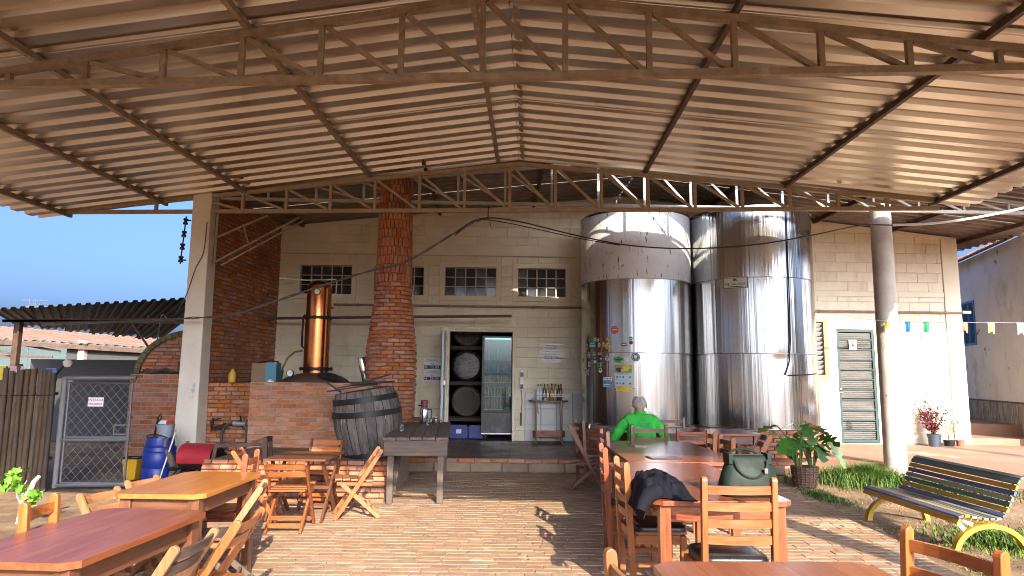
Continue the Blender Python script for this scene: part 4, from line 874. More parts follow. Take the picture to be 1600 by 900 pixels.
# dark near shed roof with its truss
sh_ = thing('open_shed', 'open shed with a black sagging corrugated roof on thin trusses', 'shed')
s = corr((-5.15, 11.2, 2.68), (-5.15, 14.6, 1.92), (-8.75, 11.2, 2.42), 0.2, 0.05); 
for i in range(6):
    x0 = -5.0 - 0.63 * i; z0 = 2.66 - 0.042 * i
    s = corr((x0, 11.2, z0), (x0 - 2.75 + 0.12 * i, 14.8, z0 - 0.52 + i * 0.09), (x0 - 0.64, 11.2, z0 - 0.044), 0.16, 0.035); s.build('roof_sheet', M['sheet_black'], sh_)
truss_parts(sh_, lambda a, z: Vector((a, 11.9, z)), -9.1, -5.0, 2.28, lambda a: 2.46 + 0.06 * min(0, a + 6.0) + 0.0, [-8.3, -7.4, -6.5, -5.6], 0.05, 0.04, M['steel_dark'])
b = MB(); b.bar((-6.75, 11.85, 2.24), (-6.35, 11.85, 1.72), 0.03, 0.03); b.build('strut', M['steel_dark'], sh_)
b = MB(); b.mm((-8.9, 11.9, 0), (-8.8, 12.0, 2.3)); b.build('post', M['steel_dark'], sh_)
b = MB(); b.mm((-5.3, 12.0, 1.5), (-5.12, 12.2, 2.5)); b.build('brick_stub', M['brick_new'], sh_)
# far shed with a rusty roof
fs_ = thing('rusty_roof_shed', 'long low shed with a rusty pale roof behind the fence', 'shed')
for i in range(7):
    xa = -16.0 + i * 1.15; ya = 16 + 0.45 * i; z_ = 2.45 - i * 0.0
    s = corr((xa, ya + 2.2, 2.70 - 0.075 * i), (xa, ya, 2.32 - 0.055 * i), (xa + 1.17, ya + 2.65, 2.70 - 0.075 * (i + 1)), 0.2, 0.04); s.build('roof_sheet', M['rust_roof'], fs_)
b = MB(); b.add([(-16, 16.02, 2.18), (-8, 19.16, 1.80), (-8, 19.16, 1.90), (-16, 16.02, 2.30), (-16, 16.08, 2.18), (-8, 19.22, 1.80), (-8, 19.22, 1.90), (-16, 16.08, 2.30)], [(0, 1, 2, 3), (7, 6, 5, 4), (3, 2, 6, 7), (4, 5, 1, 0), (1, 5, 6, 2), (0, 3, 7, 4)]); b.build('fascia', M['steel_dark'], fs_)
for x, y in ((-13.6, 17.1), (-11.6, 17.9), (-9.0, 18.9)): b = MB(); b.mm((x, y, 0), (x + 0.16, y + 0.16, 2.2)); b.build('post', M['concrete'], fs_)
b = MB(); b.add([(-11.9, 17.9, 0), (-5.2, 20.4, 0), (-5.2, 20.4, 1.75), (-11.9, 17.9, 2.05), (-11.9, 18.1, 0), (-5.2, 20.6, 0), (-5.2, 20.6, 1.75), (-11.9, 18.1, 2.05)], [(0, 1, 2, 3), (7, 6, 5, 4), (3, 2, 6, 7), (1, 5, 6, 2), (0, 3, 7, 4)]); b.build('back_wall', plain('shed wall with roof shadow', (0.06, 0.058, 0.056), 0.9), fs_)  # shadow under the rusty roof is put into this near-black wall colour
for p, q in (((-16, 16.3, 1.75), (-12.2, 17.8, 1.75)), ((-15.6, 16.4, 2.15), (-14.4, 16.9, 1.75)), ((-14.0, 17.0, 2.15), (-12.9, 17.4, 1.78)), ((-13.5, 17.2, 2.2), (-12.0, 17.8, 1.9)), ((-16, 16.3, 2.05), (-12.2, 17.8, 2.05))):
    b = MB(); b.bar(p, q, 0.06, 0.06); b.build('truss_bar', M['steel_dark'], fs_)
b = MB(); b.mm((-9.75, 13.6, 0), (-5.2, 13.75, 1.63)); w2 = b.build('shed_wall', plain('shed wall with inside shade', (0.05, 0.05, 0.05), 0.9), sh_)  # dark wall colour stands in for the shaded inside behind the gate
# lattice pylon in the far field
t = thing('pylon', 'pale lattice power pylon standing far off in the field', 'pylon', (-108, 150, 0)); m_py = plain('pale pylon steel', (0.12, 0.135, 0.16), 0.6)
b = MB(); H_ = 17.2
wv = lambda z: 3.4 - 1.9 * min(1, z / 13.0)
for sx in (-1, 1):
    for sy in (-1, 1):
        b.bar((sx * wv(0) / 2, sy * wv(0) / 2, 0), (sx * 0.75, sy * 0.75, 13), 0.09, 0.09); b.bar((sx * 0.75, sy * 0.75, 13), (sx * 0.7, sy * 0.7, H_), 0.09, 0.09)
z = 0
while z < 16:
    z2 = z + wv(z) * 0.75
    for sy in (-1, 1):
        b.bar((-wv(z) / 2, sy * wv(z) / 2, z), (wv(z2) / 2, sy * wv(z2) / 2, z2), 0.06, 0.06); b.bar((wv(z) / 2, sy * wv(z) / 2, z), (-wv(z2) / 2, sy * wv(z2) / 2, z2), 0.06, 0.06)
    z = z2
b.build('lattice', m_py, t)
for z in (13.5, 15.5, 17): b = MB(); b.bar((-3, 0, z), (3, 0, z), 0.10, 0.10); b.build('cross_arm', m_py, t)
# ================================================================== RIGHT: OLD WHITE HOUSE AND STEPS
hs = thing('old_white_house', 'old white house with peeling walls, a blue shutter and a tiled eave', 'house', (10.8, 15.9, 0), atan2(12.8 - 15.9, 9.9 - 10.8))
# local x runs towards the camera along the wall; the seen face looks to -y after the turn, so build on +y side and flip
m_hw = mat('peeling whitewashed wall', (0.80, 0.82, 0.84), 0.9, 0, (0.70, 0.71, 0.73), 1.5, bump=0.2, bscale=20, spots=((0.17, 0.14, 0.115), 2.3, 0.62), wspots=((0.26, 0.23, 0.20), 1.1, 0.54, (1, 1, 0.7)))
m_hd = mat('grey stained wall base', (0.42, 0.40, 0.37), 0.95, 0, (0.16, 0.13, 0.11), 4, (6, 6, 0.9), contrast=(0.35, 0.6), spots=((0.12, 0.15, 0.22), 3, 0.64))
b = MB(); wx0, wx1 = 0.28, 0.95
SG = -1
for (x0, z0, x1, z1) in cut((-3.0, 0.98, 3.75, 4.2), [(0.05, 2.2, 0.80, 3.22)]): b.mm((x0, 0, z0), (x1, 0.2, z1))
b.mm((3.55, 0.2, 0.98), (3.75, 3.6, 4.2)); b.mm((-3.0, 3.6, 0), (3.75, 3.8, 5.4)); b.build('wall', m_hw, hs)
b = MB(); b.mm((-3.0, -0.006, 0.0), (3.75, 0.2, 0.945)); b.build('wall_base', m_hd, hs)
b = MB(); b.mm((-3.0, -0.02, 0.945), (3.75, 0.2, 0.98)); b.build('dado_line', plain('dark dado line', (0.07, 0.06, 0.05)), hs)
m_bl = plain('faded blue shutter paint', (0.07, 0.22, 0.48), 0.6)
b = MB(); b.mm((0.05, -0.02, 2.2), (0.10, 0.1, 3.22)); b.mm((0.75, -0.02, 2.2), (0.80, 0.1, 3.22)); b.mm((0.10, -0.02, 3.17), (0.75, 0.1, 3.22)); b.mm((0.10, -0.02, 2.2), (0.75, 0.1, 2.25)); b.mm((0.40, -0.018, 2.25), (0.45, 0.09, 3.17)); win = b.build('shutter', m_bl, hs)
sl = MB().box((0, 0, 0), (0.295, 0.05, 0.008), Rx(0.8)).mesh('slat', m_bl)
for x in (0.25, 0.60):
    for j in range(20): put('slat', sl, win, (x, 0.03, 2.28 + j * 0.046))
b = MB(); b.mm((0.1, 0.09, 2.25), (0.75, 0.1, 3.17)); b.build('back_board', plain('dark blue board', (0.012, 0.04, 0.11)), win)
m_rt = mat('old clay roof tile', (0.36, 0.14, 0.08), 0.9, 0, (0.16, 0.09, 0.06), 6, rnd=0.3)
tl = MB().lathe([(0.085, 0), (0.075, 0.45)], 8, a0=0, a1=pi).mesh('roof_tile', m_rt, True)
for i in range(32):
    for j in range(3): put('roof_tile', tl, hs, (-2.9 + i * 0.205, -0.32 + 0.40 * j, 4.16 + 0.20 * j), (radians(-63.5), 0, 0))
b = MB(); b.add([(-3, -0.30, 4.14), (3.75, -0.30, 4.14), (3.75, 2.7, 5.64), (-3, 2.7, 5.64), (-3, -0.30, 4.10), (3.75, -0.30, 4.10), (3.75, 2.7, 5.6), (-3, 2.7, 5.6)], [(0, 1, 2, 3), (7, 6, 5, 4), (0, 4, 5, 1), (1, 5, 6, 2), (2, 6, 7, 3), (3, 7, 4, 0)]); b.build('eave_boards', M['steel_dark'], hs)
m_step = mat('stained clay step', (0.34, 0.19, 0.115), 0.85, 0, (0.20, 0.11, 0.07), 2, spots=((0.16, 0.13, 0.06), 3, 0.6))
b = MB(); P = [(8.8, 13.05), (8.9, 15.9), (10.75, 15.9), (10.05, 13.5), (9.0, 9.8), (8.2, 9.8)]
b = MB(); b.prism([(8.75, 12.96, 0.1), (16, 11.6, 0.1), (16, 19, 0.1), (8.75, 19, 0.1)], (0, 0, 0.21)); struct('lower_step', b, m_clayfloor)
b = MB(); b.prism([(8.76, 14.2, 0.2), (10.2, 13.2, 0.2), (16, 11.9, 0.2), (16, 19, 0.2), (8.76, 19, 0.2)], (0, 0, 0.33)); struct('porch_step', b, m_step)
# utility pole that throws its shadow on the building wall (stands outside the canopy, behind the camera)
up_ = thing('utility_pole', 'round concrete utility pole with a lamp box and hanging cables beside the yard', 'pole', (11.55, 0.4, 0))
b = MB(); b.lathe([(0.16, -0.1), (0.13, 5), (0.10, 8.6), (0, 8.6)], 14); b.build('pole_shaft', M['concrete'], up_, smooth=True)
b = MB(); b.tube([(-0.1, 0, 7.3), (-0.5, 0.1, 6.9), (-0.9, 0.2, 7.5), (-1.1, 0.2, 8.1)], 0.02, 6); b.tube([(0.1, 0, 7.2), (0.5, 0, 6.8), (1.0, 0, 7.1)], 0.02, 6); b.tube([(-0.75, 0.2, 6.7), (-1.2, 0.2, 7.6)], 0.015, 6); b.build('cable_loop', M['black'], up_)
b = MB(); b.mm((-0.78, 0.1, 6.45), (-0.48, 0.35, 6.75)); b.build('lamp_box', M['galv'], up_)
# ================================================================== FURNITURE
def post_shape(mb, p0, p1, w_, t_, wdir, tdir):
    """plank from p0 to p1 with a rounded top; w_ along wdir, t_ along tdir"""
    p0, p1, W, T = Vector(p0), Vector(p1), Vector(wdir), Vector(tdir); ax = (p1 - p0).normalized(); r = w_ / 2
    top = p1 - ax * r; pts = [p0 - W * r, p0 + W * r] + [top + W * (r * cos(a)) + ax * (r * sin(a)) for a in [pi * i / 6 for i in range(7)]]
    pts = [q - T * (t_ / 2) for q in pts]; mb.prism(pts, T * t_)
def curved_slat(mb, x0, x1, y, z, h, t_, sag, n=6, tilt=0.0):
    vs = []
    for i in range(n + 1):
        x = x0 + (x1 - x0) * i / n; q = 1 - (2 * i / n - 1) ** 2; yy = y + sag * q
        for dy, dz in ((0, -h / 2), (t_, -h / 2), (t_, h / 2), (0, h / 2)): vs.append((x, yy + dy + tilt * dz, z + dz))
    fs = [(4 * i + k, 4 * i + (k + 1) % 4, 4 * i + 4 + (k + 1) % 4, 4 * i + 4 + k) for i in range(n) for k in range(4)] + [(3, 2, 1, 0), (4 * n, 4 * n + 1, 4 * n + 2, 4 * n + 3)]
    mb.add(vs, fs)
def tall_chair(label, loc, rotz, w='honey', nsl=4, pad=True, h=0.86, width=0.40, group='tall slatted chairs', slatw=None, sw=0.045):
    """seat faces local +y, the backrest stands at y = -0.19"""
    t = thing('chair', label, 'chair', loc, rotz, group); a = width / 2 - 0.02; sz = 0.40
    for s in (-1, 1):
        b = MB(); post_shape(b, (s * a, -0.16, 0), (s * a, -0.205, h), 0.042, 0.032, (0, 1, 0), (1, 0, 0)); b.build('back_post', M[w + '_z'], t, bev=0.004)
        b = MB(); b.bar((s * a, 0.17, 0), (s * a, 0.165, sz - 0.02), 0.04, 0.04); b.build('front_leg', M[w + '_z'], t, bev=0.004)
        b = MB(); b.bar((s * a, -0.15, 0.2), (s * a, 0.15, 0.2), 0.022, 0.03); b.build('side_stretcher', M[w + '_y'], t)
        b = MB(); b.bar((s * a, -0.15, sz - 0.045), (s * a, 0.15, sz - 0.045), 0.026, 0.055); b.build('side_rail', M[w + '_y'], t)
    b = MB(); b.bar((-a + 0.02, 0.17, sz - 0.045), (a - 0.02, 0.17, sz - 0.045), 0.026, 0.055); b.build('front_rail', M[w + '_x'], t)
    b = MB(); b.bar((-a + 0.02, -0.17, sz - 0.02), (a - 0.02, -0.17, sz - 0.02), 0.026, 0.05); b.build('back_rail', M[w + '_x'], t)
    b = MB(); b.prism([(x, y, sz - 0.017) for x, y in rrect(-a + 0.005, -0.15, a - 0.005, 0.20, 0.03)], (0, 0, 0.018)); b.build('seat', M[w + '_y'], t)
    if pad:
        b = MB(); o_ = rrect(-a + 0.0, -0.14, a, 0.205, 0.06, 5); i_ = rrect(-a + 0.03, -0.11, a - 0.03, 0.175, 0.05, 5); n = len(o_)
        b.add([(x, y, sz + 0.002) for x, y in o_] + [(x, y, sz + 0.024) for x, y in o_] + [(x * .97, (y - .03) * .97 + .03, sz + 0.036) for x, y in o_] + [(x * .9, y, sz + 0.045) for x, y in i_],
              [(k * n + i, k * n + (i + 1) % n, (k + 1) * n + (i + 1) % n, (k + 1) * n + i) for k in range(3) for i in range(n)] + [tuple(3 * n + i for i in range(n))])
        b.build('seat_pad', M['pad'], t, smooth=True, ang=60)
    zs = [h - 0.07 - k * (0.088 if nsl > 3 else 0.10) for k in range(nsl)]
    for z in zs:
        b = MB(); y = -0.16 - 0.045 * z / h
        curved_slat(b, -a + 0.012, a - 0.012, y - 0.008, z, sw, 0.016, -0.022); b.build('back_slat', M[(slatw or w) + '_x'], t)
    return t
def fold_chair(label, loc, rotz, w='pale', h=0.64, width=0.34, group='wooden folding chairs', w2=None, rot=None):
    t = thing('folding_chair', label, 'folding chair', loc, rotz, group, rot); a = width / 2 - 0.012; sz = 0.345; w2 = w2 or w
    for s in (-1, 1):
        b = MB(); post_shape(b, (s * a, 0.20, 0), (s * a, -0.235, h), 0.042, 0.022, Vector((0, h, 0.435)).normalized(), (1, 0, 0)); b.build('back_post', M[w + '_z'], t, bev=0.003)
        b = MB(); b.bar((s * (a - 0.026), -0.23, 0.0), (s * (a - 0.026), 0.145, sz - 0.01), 0.022, 0.040); b.build('rear_leg', M[w2 + '_z'], t, bev=0.003)
        b = MB(); b.bar((s * (a - 0.026), -0.15, sz - 0.02), (s * (a - 0.026), 0.19, sz - 0.005), 0.02, 0.03); b.build('seat_bearer', M[w + '_y'], t)
    for k in range(5):
        y = -0.125 + 0.075 * k; b = MB(); b.box((0, y, sz + 0.014 + 0.006 * k), (2 * a - 0.03 if k < 4 else 2 * a + 0.01, 0.070, 0.018)); b.build('seat_slat', M[w2 + '_x'], t, bev=0.004)
    for z in (h - 0.045, h - 0.115):
        b = MB(); y = 0.20 - 0.435 * z / h; curved_slat(b, -a, a, y - 0.01, z, 0.05, 0.014, -0.025, tilt=-0.45); b.build('back_slat', M[w2 + '_x'], t)
    for q, zz in ((0.18, 0.0), (0.34, 0.0)):
        y, z = -0.23 + 0.375 * q, (sz - 0.01) * q; b = MB(); b.bar((-a + 0.03, y, z), (a - 0.03, y, z), 0.02, 0.035); b.build('foot_rail', M[w2 + '_x'], t)
    b = MB(); b.bar((-a, 0.16, 0.06), (a, 0.16, 0.06), 0.018, 0.03); b.build('foot_rail', M[w + '_x'], t)
    return t
def table(label, loc, rotz, L_, W_, H_, top, w, group=None, cut_=0.05, name='table', light_rail=None, apron=0.10):
    """length along local y"""
    t = thing(name, label, 'table', loc, rotz, group); x, y = W_ / 2, L_ / 2; c = cut_
    # the top in lengthwise boards with fine joints
    nb = max(3, round(W_ / 0.16)); bw = W_ / nb
    for i in range(nb):
        xa, xb = -x + i * bw + (0.0002 if i else 0), -x + (i + 1) * bw - (0.0002 if i < nb - 1 else 0)
        if i == 0: poly = [(xb, -y), (xb, y), (xa + c, y), (xa, y - c), (xa, -y + c), (xa + c, -y)]
        elif i == nb - 1: poly = [(xa, -y), (xb - c, -y), (xb, -y + c), (xb, y - c), (xb - c, y), (xa, y)]
        else: poly = [(xa, -y), (xb, -y), (xb, y), (xa, y)]
        b = MB(); b.prism([(px_, py_, H_ - 0.028) for px_, py_ in poly], (0, 0, 0.028)); b.build('top_board', M[top], t, bev=0.0008)
    for s in (-1, 1):
        b = MB(); b.box((s * (x - 0.07), 0, H_ - 0.029 - apron / 2), (0.022, L_ - 0.22, apron)); b.build('apron', M[w + '_y'], t)
        b = MB(); b.box((0, s * (y - 0.07), H_ - 0.029 - apron / 2), (W_ - 0.20, 0.022, apron)); b.build('apron', M[w + '_x'], t)
        for s2 in (-1, 1):
            b = MB(); b.mm((s * (x - 0.07) - 0.033, s2 * (y - 0.07) - 0.033, 0), (s * (x - 0.07) + 0.033, s2 * (y - 0.07) + 0.033, H_ - 0.030)); b.build('leg', M[w + '_z'], t, bev=0.004)
    if light_rail:
        b = MB(); b.box((0, -(y - 0.055), H_ - 0.16), (W_ - 0.12, 0.03, 0.045)); b.build('notched_rail', M[light_rail + '_x'], t)
    return t
PH = pi / 2
# ---- long tables on the sunny side (towards the tanks)
TH = 0.70
tA = table('reddish brown table with a jacket and a green bag on it', (1.235, 4.86, 0), 0.02, 1.72, 0.82, TH, 'tabletop_brown', 'red', 'long varnished tables in a row', name='dining_table')
tB = table('reddish brown table end to end with the bag table, a black folder on it', (1.49, 6.66, 0), 0.0, 1.80, 0.98, TH, 'tabletop_brown', 'red', 'long varnished tables in a row', name='dining_table')
tC = table('dark brown table in front of the green shirted man', (2.26, 9.05, 0), PH, 1.92, 0.80, TH, 'tabletop_brown', 'brown', 'long varnished tables in a row', name='dining_table')
tF = table('bright red table cut by the lower picture edge in front of the padded chairs', (1.0, 2.10, 0), 0.03, 1.27, 0.86, TH, 'tabletop_red', 'red', 'long varnished tables in a row', 0.06, name='dining_table')
g1 = 'tall slatted chairs at the long tables'
tall_chair('honey chair with four back slats drawn up at the near end of the bag table', (1.245, 3.93, 0), 0, 'honey', 4, True, 0.88, 0.42, g1)
tall_chair('sunlit chair on the aisle side closest to the black jacket', (0.97, 4.72, 0), -PH + 0.03, 'honey', 4, True, 0.85, 0.40, g1)
tall_chair('sunlit chair on the aisle side with pinkish slats, between two other aisle chairs', (0.97, 5.62, 0), -PH - 0.05, 'red', 4, True, 0.85, 0.42, g1, slatw='red')
tall_chair('aisle side chair farthest from the jacket, beside the man', (1.20, 7.22, 0), -PH + 0.05, 'red', 4, True, 0.85, 0.40, g1)
tall_chair('honey chair with its back to the plants, nearer to the green bag', (1.87, 6.52, 0), PH, 'honey', 4, True, 0.86, 0.42, g1, slatw='brown')
tall_chair('orange chair with its back to the plants, farther from the green bag', (1.92, 7.18, 0), PH - 0.1, 'orange', 3, True, 0.86, 0.40, g1, slatw='red')
tall_chair('brown two slat chair that the man in green sits on', (1.60, 8.07, 0), 0.03, 'brown', 2, False, 0.86, 0.44, g1, slatw='brown')
tall_chair('dark chair across the table from the man, its top rail against the tank', (2.22, 9.62, 0), pi, 'brown', 2, False, 0.84, 0.62, g1)
tall_chair('brown chair half hidden behind the left arm of the man', (1.10, 8.95, 0), -PH + 0.2, 'brown', 2, False, 0.84, 0.40, g1)
tall_chair('brown chair tucked under the dark table, seen through other chairs', (2.20, 8.42, 0), 0.05, 'red', 3, False, 0.80, 0.42, g1)
tall_chair('pale gold chair in the foreground seen almost edge on beside the red table', (0.59, 2.27, 0), -PH + 0.25, 'honey', 3, True, 0.83, 0.40, g1, slatw='pale')
tall_chair('bright orange chair at the other side of the red table near the bench', (1.42, 2.48, 0), PH + 0.28, 'orange', 3, True, 0.845, 0.42, g1)
# chair tipped against the table
fold_chair('honey folding chair with dark slats behind the green bag, before the brick plinth', (2.42, 7.05, 0), PH - 0.12, 'honey', 0.84, 0.36, 'dark folding chairs', w2='brown')
# dark folding chair alone in the shade of the step
fold_chair('dark red brown folding chair standing alone in the shade by the step', (0.98, 8.62, 0), -PH - 0.12, 'brown', 0.80, 0.36, 'dark folding chairs')
# ---- tables on the shady side (towards the gate)
tM = table('honey coloured table with a shiny top near the blue drum', (-2.07, 4.50, 0), -0.02, 0.92, 0.55, TH, 'tabletop_honey', 'brown', 'shiny tables by the gate', name='dining_table', light_rail='orange')
tN = table('dark red shiny table cut by the lower left picture corner', (-1.88, 3.12, 0), -0.07, 1.0, 0.57, TH, 'tabletop_red', 'brown', 'shiny tables by the gate', 0.05, name='dining_table')
g2 = 'chairs at the shiny tables by the gate'
tall_chair('orange chair behind the dark red table, in front of the vine twig', (-2.10, 3.40, 0), -PH + 0.12, 'orange', 2, False, 0.80, 0.30, g2, sw=0.05)
tall_chair('orange chair cut off by the left picture edge', (-2.12, 2.84, 0), -PH + 0.05, 'orange', 2, False, 0.80, 0.32, g2)
tall_chair('tall red chair with two top slats between the honey table and the small folding table', (-2.19, 5.22, 0), PH + 0.10, 'red', 2, False, 0.815, 0.36, g2, slatw='red')
f1 = fold_chair('pale folding chair closest to the dark red table corner', (-1.60, 3.05, 0), PH - 0.05, 'pale', 0.70, 0.36, 'folding chairs by the shiny tables', w2='old')
fold_chair('honey folding chair beside the dark red table, second from its corner', (-1.55, 3.52, 0), PH + 0.02, 'honey', 0.70, 0.36, 'folding chairs by the shiny tables', w2='honey')
fold_chair('pale folding chair standing against the honey table', (-1.86, 4.50, 0), PH + 0.25, 'pale', 0.69, 0.34, 'folding chairs by the shiny tables', w2='old')
fold_chair('pale folding chair on the gate side of the honey table, nearest the vine', (-2.34, 4.22, 0), -PH - 0.25, 'pale', 0.68, 0.30, 'folding chairs by the shiny tables')
fold_chair('pale folding chair on the gate side of the honey table, nearest the blue drum', (-2.38, 4.80, 0), -PH - 0.2, 'pale', 0.67, 0.30, 'folding chairs by the shiny tables')
# ---- small folding table with its chairs in front of the brick ledge
t = thing('folding_table', 'small dark folding table with crossed legs before the brick ledge', 'folding table', (-2.06, 6.86, 0), -0.02)
for i in range(5):
    b = MB(); b.box((0, -0.265 + 0.1325 * i, 0.585), (0.60, 0.129, 0.02)); b.build('top_slat', M['brown_x'], t, bev=0.003)
for s in (-1, 1):
    b = MB(); b.bar((s * 0.27, -0.28, 0), (s * 0.27, 0.24, 0.57), 0.022, 0.04); b.build('leg', M['brown_z'], t); b = MB(); b.bar((s * 0.245, 0.28, 0), (s * 0.245, -0.24, 0.57), 0.022, 0.04); b.build('leg', M['brown_z'], t)
b = MB(); b.bar((-0.27, 0.0, 0.285), (0.27, 0.0, 0.285), 0.03, 0.03); b.build('stretcher', M['brown_x'], t)
g3 = 'folding chairs round the small folding table'
fold_chair('reddish folding chair with its back to the yard in front of the small folding table', (-2.02, 6.34, 0), 0.06, 'red', 0.62, 0.38, g3, w2='honey')
fold_chair('honey folding chair seen from the side, next to the rough table', (-1.55, 6.90, 0), PH + 0.28, 'honey', 0.66, 0.34, g3, w2='pale')
fold_chair('dark folding chair behind the small folding table against the ledge', (-2.02, 7.30, 0), pi, 'brown', 0.70, 0.36, g3, w2='orange')
fold_chair('orange folding chair at the machine side of the small folding table', (-2.48, 6.78, 0), -PH + 0.15, 'orange', 0.66, 0.34, g3, w2='red')
# ---- rough work table with the coffee things
t = thing('rough_table', 'heavy weathered grey plank table with a thermos flask on it', 'table', (-1.14, 8.72, 0), radians(4.5))
TL, TW = 2.45, 0.72
for i in range(5):
    b = MB(); b.box((-TW / 2 + TW * (i + .5) / 5, random.uniform(-.015, .015), 0.703 + random.uniform(-.002, .002)), (TW / 5 - 0.006, TL, 0.035)); b.build('top_plank', M['old_y'], t, bev=0.004)
for s in (-1, 1):
    b = MB(); b.box((0, s * (TL / 2 - 0.02), 0.60), (TW - 0.02, 0.03, 0.165)); b.build('apron_board', M['old_x'], t, bev=0.003)
    b = MB(); b.box((s * (TW / 2 - 0.03), 0, 0.615), (0.03, TL - 0.10, 0.13)); b.build('apron_board', M['old_y'], t, bev=0.003)
    for s2 in (-1, 1): b = MB(); b.mm((s * (TW / 2 - 0.085) - 0.035, s2 * (TL / 2 - 0.085) - 0.035, 0), (s * (TW / 2 - 0.085) + 0.035, s2 * (TL / 2 - 0.085) + 0.035, 0.684)); b.build('leg', M['old_z'], t, bev=0.005)
b = MB(); b.bar((-TW / 2 + 0.13, -TL / 2 + 0.10, 0.15), (-TW / 2 + 0.13, -TL / 2 + 0.75, 0.56), 0.05, 0.07); b.build('brace', M['old_y'], t)
t = thing('thermos', 'steel thermos flask with a dark red lid on the rough table', 'thermos', (-1.21, 9.45, 0.722))
b = MB(); b.lathe([(0, 0), (0.058, 0), (0.062, 0.01), (0.062, 0.19), (0.05, 0.225), (0.044, 0.235)], 18); b.build('flask', M['chrome'], t, smooth=True)
b = MB(); b.lathe([(0.046, 0.235), (0.046, 0.275), (0.052, 0.28), (0.05, 0.325), (0.0, 0.335)], 16); b.build('lid', plain('dark red plastic', (0.16, 0.02, 0.03)), t, smooth=True)
b = MB(); b.tube([(0.05, -0.01, 0.21), (0.105, -0.02, 0.20), (0.105, -0.02, 0.08), (0.062, -0.01, 0.06)], 0.011, 6); b.build('handle', M['black'], t)
b = MB(); b.tube([(-0.045, 0, 0.25), (-0.085, 0, 0.26)], 0.012, 6); b.build('spout', M['black'], t)
t = thing('sugar_bowl', 'small lidded steel sugar bowl beside the thermos', 'bowl', (-1.04, 9.42, 0.722))
b = MB(); b.lathe([(0, 0), (0.05, 0), (0.055, 0.015), (0.055, 0.07), (0.05, 0.075)], 16); b.build('bowl_body', M['chrome'], t, smooth=True)
b = MB(); b.lathe([(0.056, 0.075), (0.04, 0.095), (0.01, 0.10), (0.012, 0.115), (0, 0.12)], 16); b.build('lid', M['chrome'], t, smooth=True)
b = MB(); b.tube([(0.053, 0, 0.06), (0.08, 0, 0.05), (0.078, 0, 0.025), (0.054, 0, 0.015)], 0.006, 6); b.build('handle', M['chrome'], t)
m_gl = mat('clear drinking glass', (0.85, 0.88, 0.87), 0.05, 0, None, 5, trans=0.9)
for lb, p in (('clear drinking glass standing alone on the rough table', (-1.32, 8.25, 0.722)), ('clear drinking glass in front of the sugar bowl', (-1.13, 9.25, 0.722))):
    t = thing('drinking_glass', lb, 'glass', p, 0, 'glasses on the rough table'); b = MB(); b.lathe([(0, 0.004), (0.024, 0.0), (0.028, 0.0), (0.033, 0.075), (0.030, 0.075), (0.026, 0.01), (0, 0.009)], 14); b.build('glass_body', m_gl, t, smooth=True)
# dark stacked chairs by the store door
fold_chair('dark red folded chair leaning on the cream wall behind the thermos', wl(-1.75, -0.12, 0.2), math.atan(0.03) + pi, 'brown', 0.82, 0.40, 'dark folding chairs', rot=(radians(14), 0, math.atan(0.03) + pi))
# ================================================================== SMALL STAND WITH BOTTLES, FRIDGE, WALL NOTICES
st = thing('bottle_stand', 'small red brown wooden stand with a lower shelf against the white tiles', 'stand', wl(0.69, -0.22, 0.2), math.atan(0.03))
b = MB(); b.prism([(x, y, 0.735) for x, y in rrect(-0.36, -0.14, 0.36, 0.14, 0.10, 5)], (0, 0, 0.022)); b.build('top', M['brown_x'], st, bev=0.003)
b = MB(); b.prism([(x, y, 0.10) for x, y in rrect(-0.29, -0.14, 0.29, 0.14, 0.08, 5)], (0, 0, 0.11)); b.build('lower_shelf', M['red_x'], st, bev=0.003)
for sx in (-1, 1):
    for sy in (-1, 1): b = MB(); b.bar((sx * 0.235, sy * 0.10, 0), (sx * 0.235, sy * 0.10, 0.735), 0.024, 0.024); b.build('leg', M['brown_z'], st)
    b = MB(); b.bar((sx * 0.20, -0.11, 0.52), (sx * 0.225, -0.10, 0.73), 0.02, 0.02); b.build('corner_brace', M['brown_z'], st)
bots = [(-0.20, 'clear bottle with a white label, first at the card end of the stand', (0.62, 0.66, 0.68), 0.10, 'white'), (-0.145, 'clear bottle with a long white label, second from the card end', (0.6, 0.64, 0.67), 0.10, 'white'), (-0.08, 'clear bottle with a pale label and dark contents, third on the stand', (0.10, 0.07, 0.05), 0.08, 'paper'), (-0.02, 'pale amber bottle with a white label, fourth on the stand', (0.40, 0.25, 0.08), 0.07, 'paper'), (0.055, 'amber bottle with a bluish label in the middle of the stand', (0.35, 0.18, 0.05), 0.07, 'paper'), (0.12, 'yellow green bottle with a square label on the stand', (0.42, 0.36, 0.06), 0.05, 'paper'), (0.18, 'dark bottle with a pale label, last but one on the stand', (0.06, 0.035, 0.025), 0.07, 'paper'), (0.225, 'red brown bottle at the folding chair end of the stand', (0.22, 0.07, 0.03), 0.05, 'paper')]
